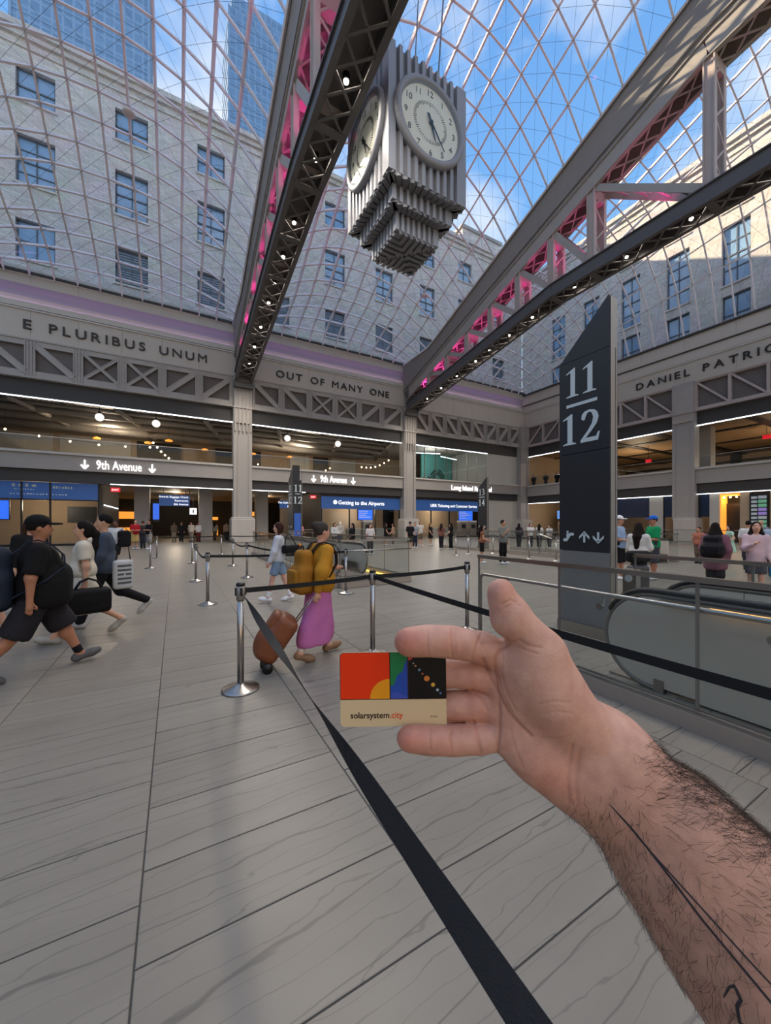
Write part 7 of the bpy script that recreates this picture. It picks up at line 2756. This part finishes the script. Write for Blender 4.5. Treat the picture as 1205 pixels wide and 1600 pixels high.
def on_skin(px, py):
    o = Vector((0, 0, EYE))
    d = Vector(to_world(HP(px, py, 0)[None])[0]) - o
    hit = bvh.ray_cast(o, d.normalized(), 2.0)
    return hit[0], hit[1]


def ink(poly, wmm, name='tattoo_line'):
    pts, ws = [], []
    dense = []
    for (a, b) in zip(poly[:-1], poly[1:]):
        m_ = max(2, int(math.hypot(b[0] - a[0], b[1] - a[1]) / 6))
        dense += [(a[0] + (b[0] - a[0]) * i / m_, a[1] + (b[1] - a[1]) * i / m_) for i in range(m_)]
    dense.append(poly[-1])
    for i, (x, y) in enumerate(dense):
        loc, nr = on_skin(x, y)
        if loc is None:
            continue
        pts.append((loc + nr * 0.00022, nr))
    if len(pts) < 2:
        return
    for i, (p, nr) in enumerate(pts):
        d = pts[min(i + 1, len(pts) - 1)][0] - pts[max(i - 1, 0)][0]
        wv = d.cross(nr)
        if wv.length < 1e-9:
            wv = Vector((0.001, 0, 0))
        ws.append(wv.normalized() * wmm * 0.0005 * min(1, 0.35 + i * 0.12))
    add(name, MB().ribbon([p for p, _ in pts], ws, 0.0001), mat('tattoo_ink', '#2a2a33', 0.6), viewer)


ink([(953, 1257), (985, 1292), (1012, 1325), (1050, 1374), (1100, 1440), (1150, 1500), (1215, 1578)], 1.3)
ink([(1000, 1311), (1030, 1345), (1075, 1395), (1125, 1450), (1170, 1500), (1215, 1548)], 0.9)
ink([(1131, 1558), (1140, 1542), (1148, 1540), (1158, 1562), (1152, 1572), (1156, 1598), (1166, 1604)], 1.6, 'tattoo_squiggle')

# ------------------------------------------------------------------ the card
card = thing('card', 'small plastic card with orange, green and black artwork held between the fingers', 'card', tuple(to_world(HP(614.5, 1077, 0)[None])[0]))
CW, CHh = HR(166), HR(116)
uvec = np.array(HROT @ np.array((1, 0.013, 0.0))); uvec /= np.linalg.norm(uvec)
wv_ = np.array(HROT @ np.array((0, 0, 1.0)))
vvec = np.cross(wv_, uvec)
ccen = to_world(HP(614.5, 1077, 0)[None])[0]


def cp(u, v, d=0.0):
    """Point on the card: u, v in 0..1 from the lower left corner, d metres proud."""
    return tuple(ccen + uvec * (u - 0.5) * CW + vvec * (v - 0.5) * CHh + wv_ * d)


def rounded(u0, u1, v0, v1, corners=(1, 1, 1, 1), r=0.0031):
    ru, rv = r / CW, r / CHh
    pts = []
    for k, (cx, cy, on_) in enumerate(((u0, v0, corners[0]), (u1, v0, corners[1]), (u1, v1, corners[2]), (u0, v1, corners[3]))):
        if not on_:
            pts.append((cx, cy)); continue
        sx, sy = (1, 1) if k == 0 else (-1, 1) if k == 1 else (-1, -1) if k == 2 else (1, -1)
        a0 = math.pi + k * math.pi / 2
        for i in range(6):
            a = a0 + i * math.pi / 10
            pts.append((cx + sx * ru + ru * math.cos(a), cy + sy * rv + rv * math.sin(a)))
    return pts


def cflat(name, poly, m, d0=-0.00002, d1=0.00006, parent=card):
    return add(name, MB().prism(poly, lambda u, v: cp(u, v, d1), lambda u, v: cp(u, v, d0)), m, parent)


GL = dict(rough=0.35, spec=0.3)
cflat('card_base', rounded(0, 1, 0, 1), mat('card_cream', '#d9c39a', **GL), -0.0007, 0.0)
VB = 0.375                                              # lower edge of the artwork
cflat('dark_border', rounded(0.0, 1.0, VB - 0.012, 1.0, (0, 0, 1, 1)), mat('card_dark', '#3a201c', **GL), 0.0, 0.00003)
orange = cflat('orange_field', rounded(0.005, 0.466, VB, 0.995, (0, 0, 0, 1)), mat('card_orange', '#ee3a0c', **GL), 0.00003, 0.00007)
asp = CW / CHh
sun_pts = [(0.466, VB)] + [(0.466 - 0.185 * math.sin(a), VB + 0.185 * asp * math.cos(a)) for a in [i * math.pi / 32 for i in range(17)]]
cflat('yellow_sun', sun_pts, mat('card_yellow', '#f0a01c', **GL), 0.00007, 0.0001, orange)
blue = cflat('blue_field', rounded(0.476, 0.636, VB, 0.995, (0, 0, 0, 0)), mat('card_blue', '#2a4fae', **GL), 0.00003, 0.00007)
cflat('green_land', [(0.476, VB + 0.17), (0.505, VB + 0.18), (0.525, VB + 0.25), (0.54, VB + 0.32), (0.565, VB + 0.34), (0.59, VB + 0.37), (0.60, VB + 0.42), (0.62, VB + 0.50), (0.636, VB + 0.53), (0.636, 0.995), (0.476, 0.995)], mat('card_green', '#23804a', **GL), 0.00007, 0.0001, blue)
cflat('violet_land', [(0.476, VB), (0.476, VB + 0.07), (0.53, VB + 0.09), (0.60, VB + 0.04), (0.636, VB + 0.02), (0.636, VB)], mat('card_indigo', '#4358b8', **GL), 0.00007, 0.0001, blue)
space = cflat('black_field', rounded(0.645, 0.995, VB, 0.995, (0, 0, 1, 0)), mat('card_black', '#0d0c0d', **GL), 0.00003, 0.00007)
cflat('red_star', [(0.645, 0.995), (0.645, 0.885)] + [(0.645 + 0.055 * math.sin(a), 0.995 - 0.11 * math.cos(a)) for a in [i * math.pi / 16 for i in range(1, 9)]], mat('card_red', '#c8504a', **GL), 0.00007, 0.0001, space)
for (u, v, r, c) in ((0.693, 0.845, 0.008, '#b9b0a8'), (0.713, 0.812, 0.009, '#c99a6a'), (0.748, 0.757, 0.012, '#6f9fc0'), (0.777, 0.705, 0.010, '#c0603c'), (0.818, 0.640, 0.026, '#d9823c'), (0.876, 0.555, 0.019, '#e0b04a'), (0.917, 0.485, 0.013, '#a9c4d6'), (0.945, 0.440, 0.010, '#5f84c0')):
    cflat('planet', [(u + r * math.cos(a), v + r * asp * math.sin(a)) for a in [i * math.pi / 10 for i in range(20)]], mat('planet_' + c.lstrip('#'), c, **GL), 0.00007, 0.0001, space)


def card_text(name, s, u, v, wd, m, bold):
    me = text_data(s, 1.0, 0.0, bold=bold)
    xs = [q.co.x for q in me.vertices]
    x0, k = min(xs), wd * CW / (max(xs) - min(xs))
    for q in me.vertices:
        a, b = (q.co.x - x0) * k, q.co.y * k * 1.05
        q.co = Vector(np.array(cp(u, v, 0.00008)) + uvec * a + vvec * b - np.array(WL[card.name]))
    me.materials.clear(); me.materials.append(m)
    o = bpy.data.objects.new(name, me)
    COL.objects.link(o); o.parent = card
    return wd


card_text('lettering_black', 'solarsystem', 0.095, 0.115, 0.365, mat('card_ink', '#221d1a', **GL), 0.022)
card_text('lettering_orange', '.city', 0.465, 0.115, 0.125, mat('card_ink_orange', '#e2582c', **GL), 0.022)
card_text('small_print', '00-000', 0.845, 0.115, 0.07, mat('card_ink_grey', '#8f7c60', **GL), 0.01)
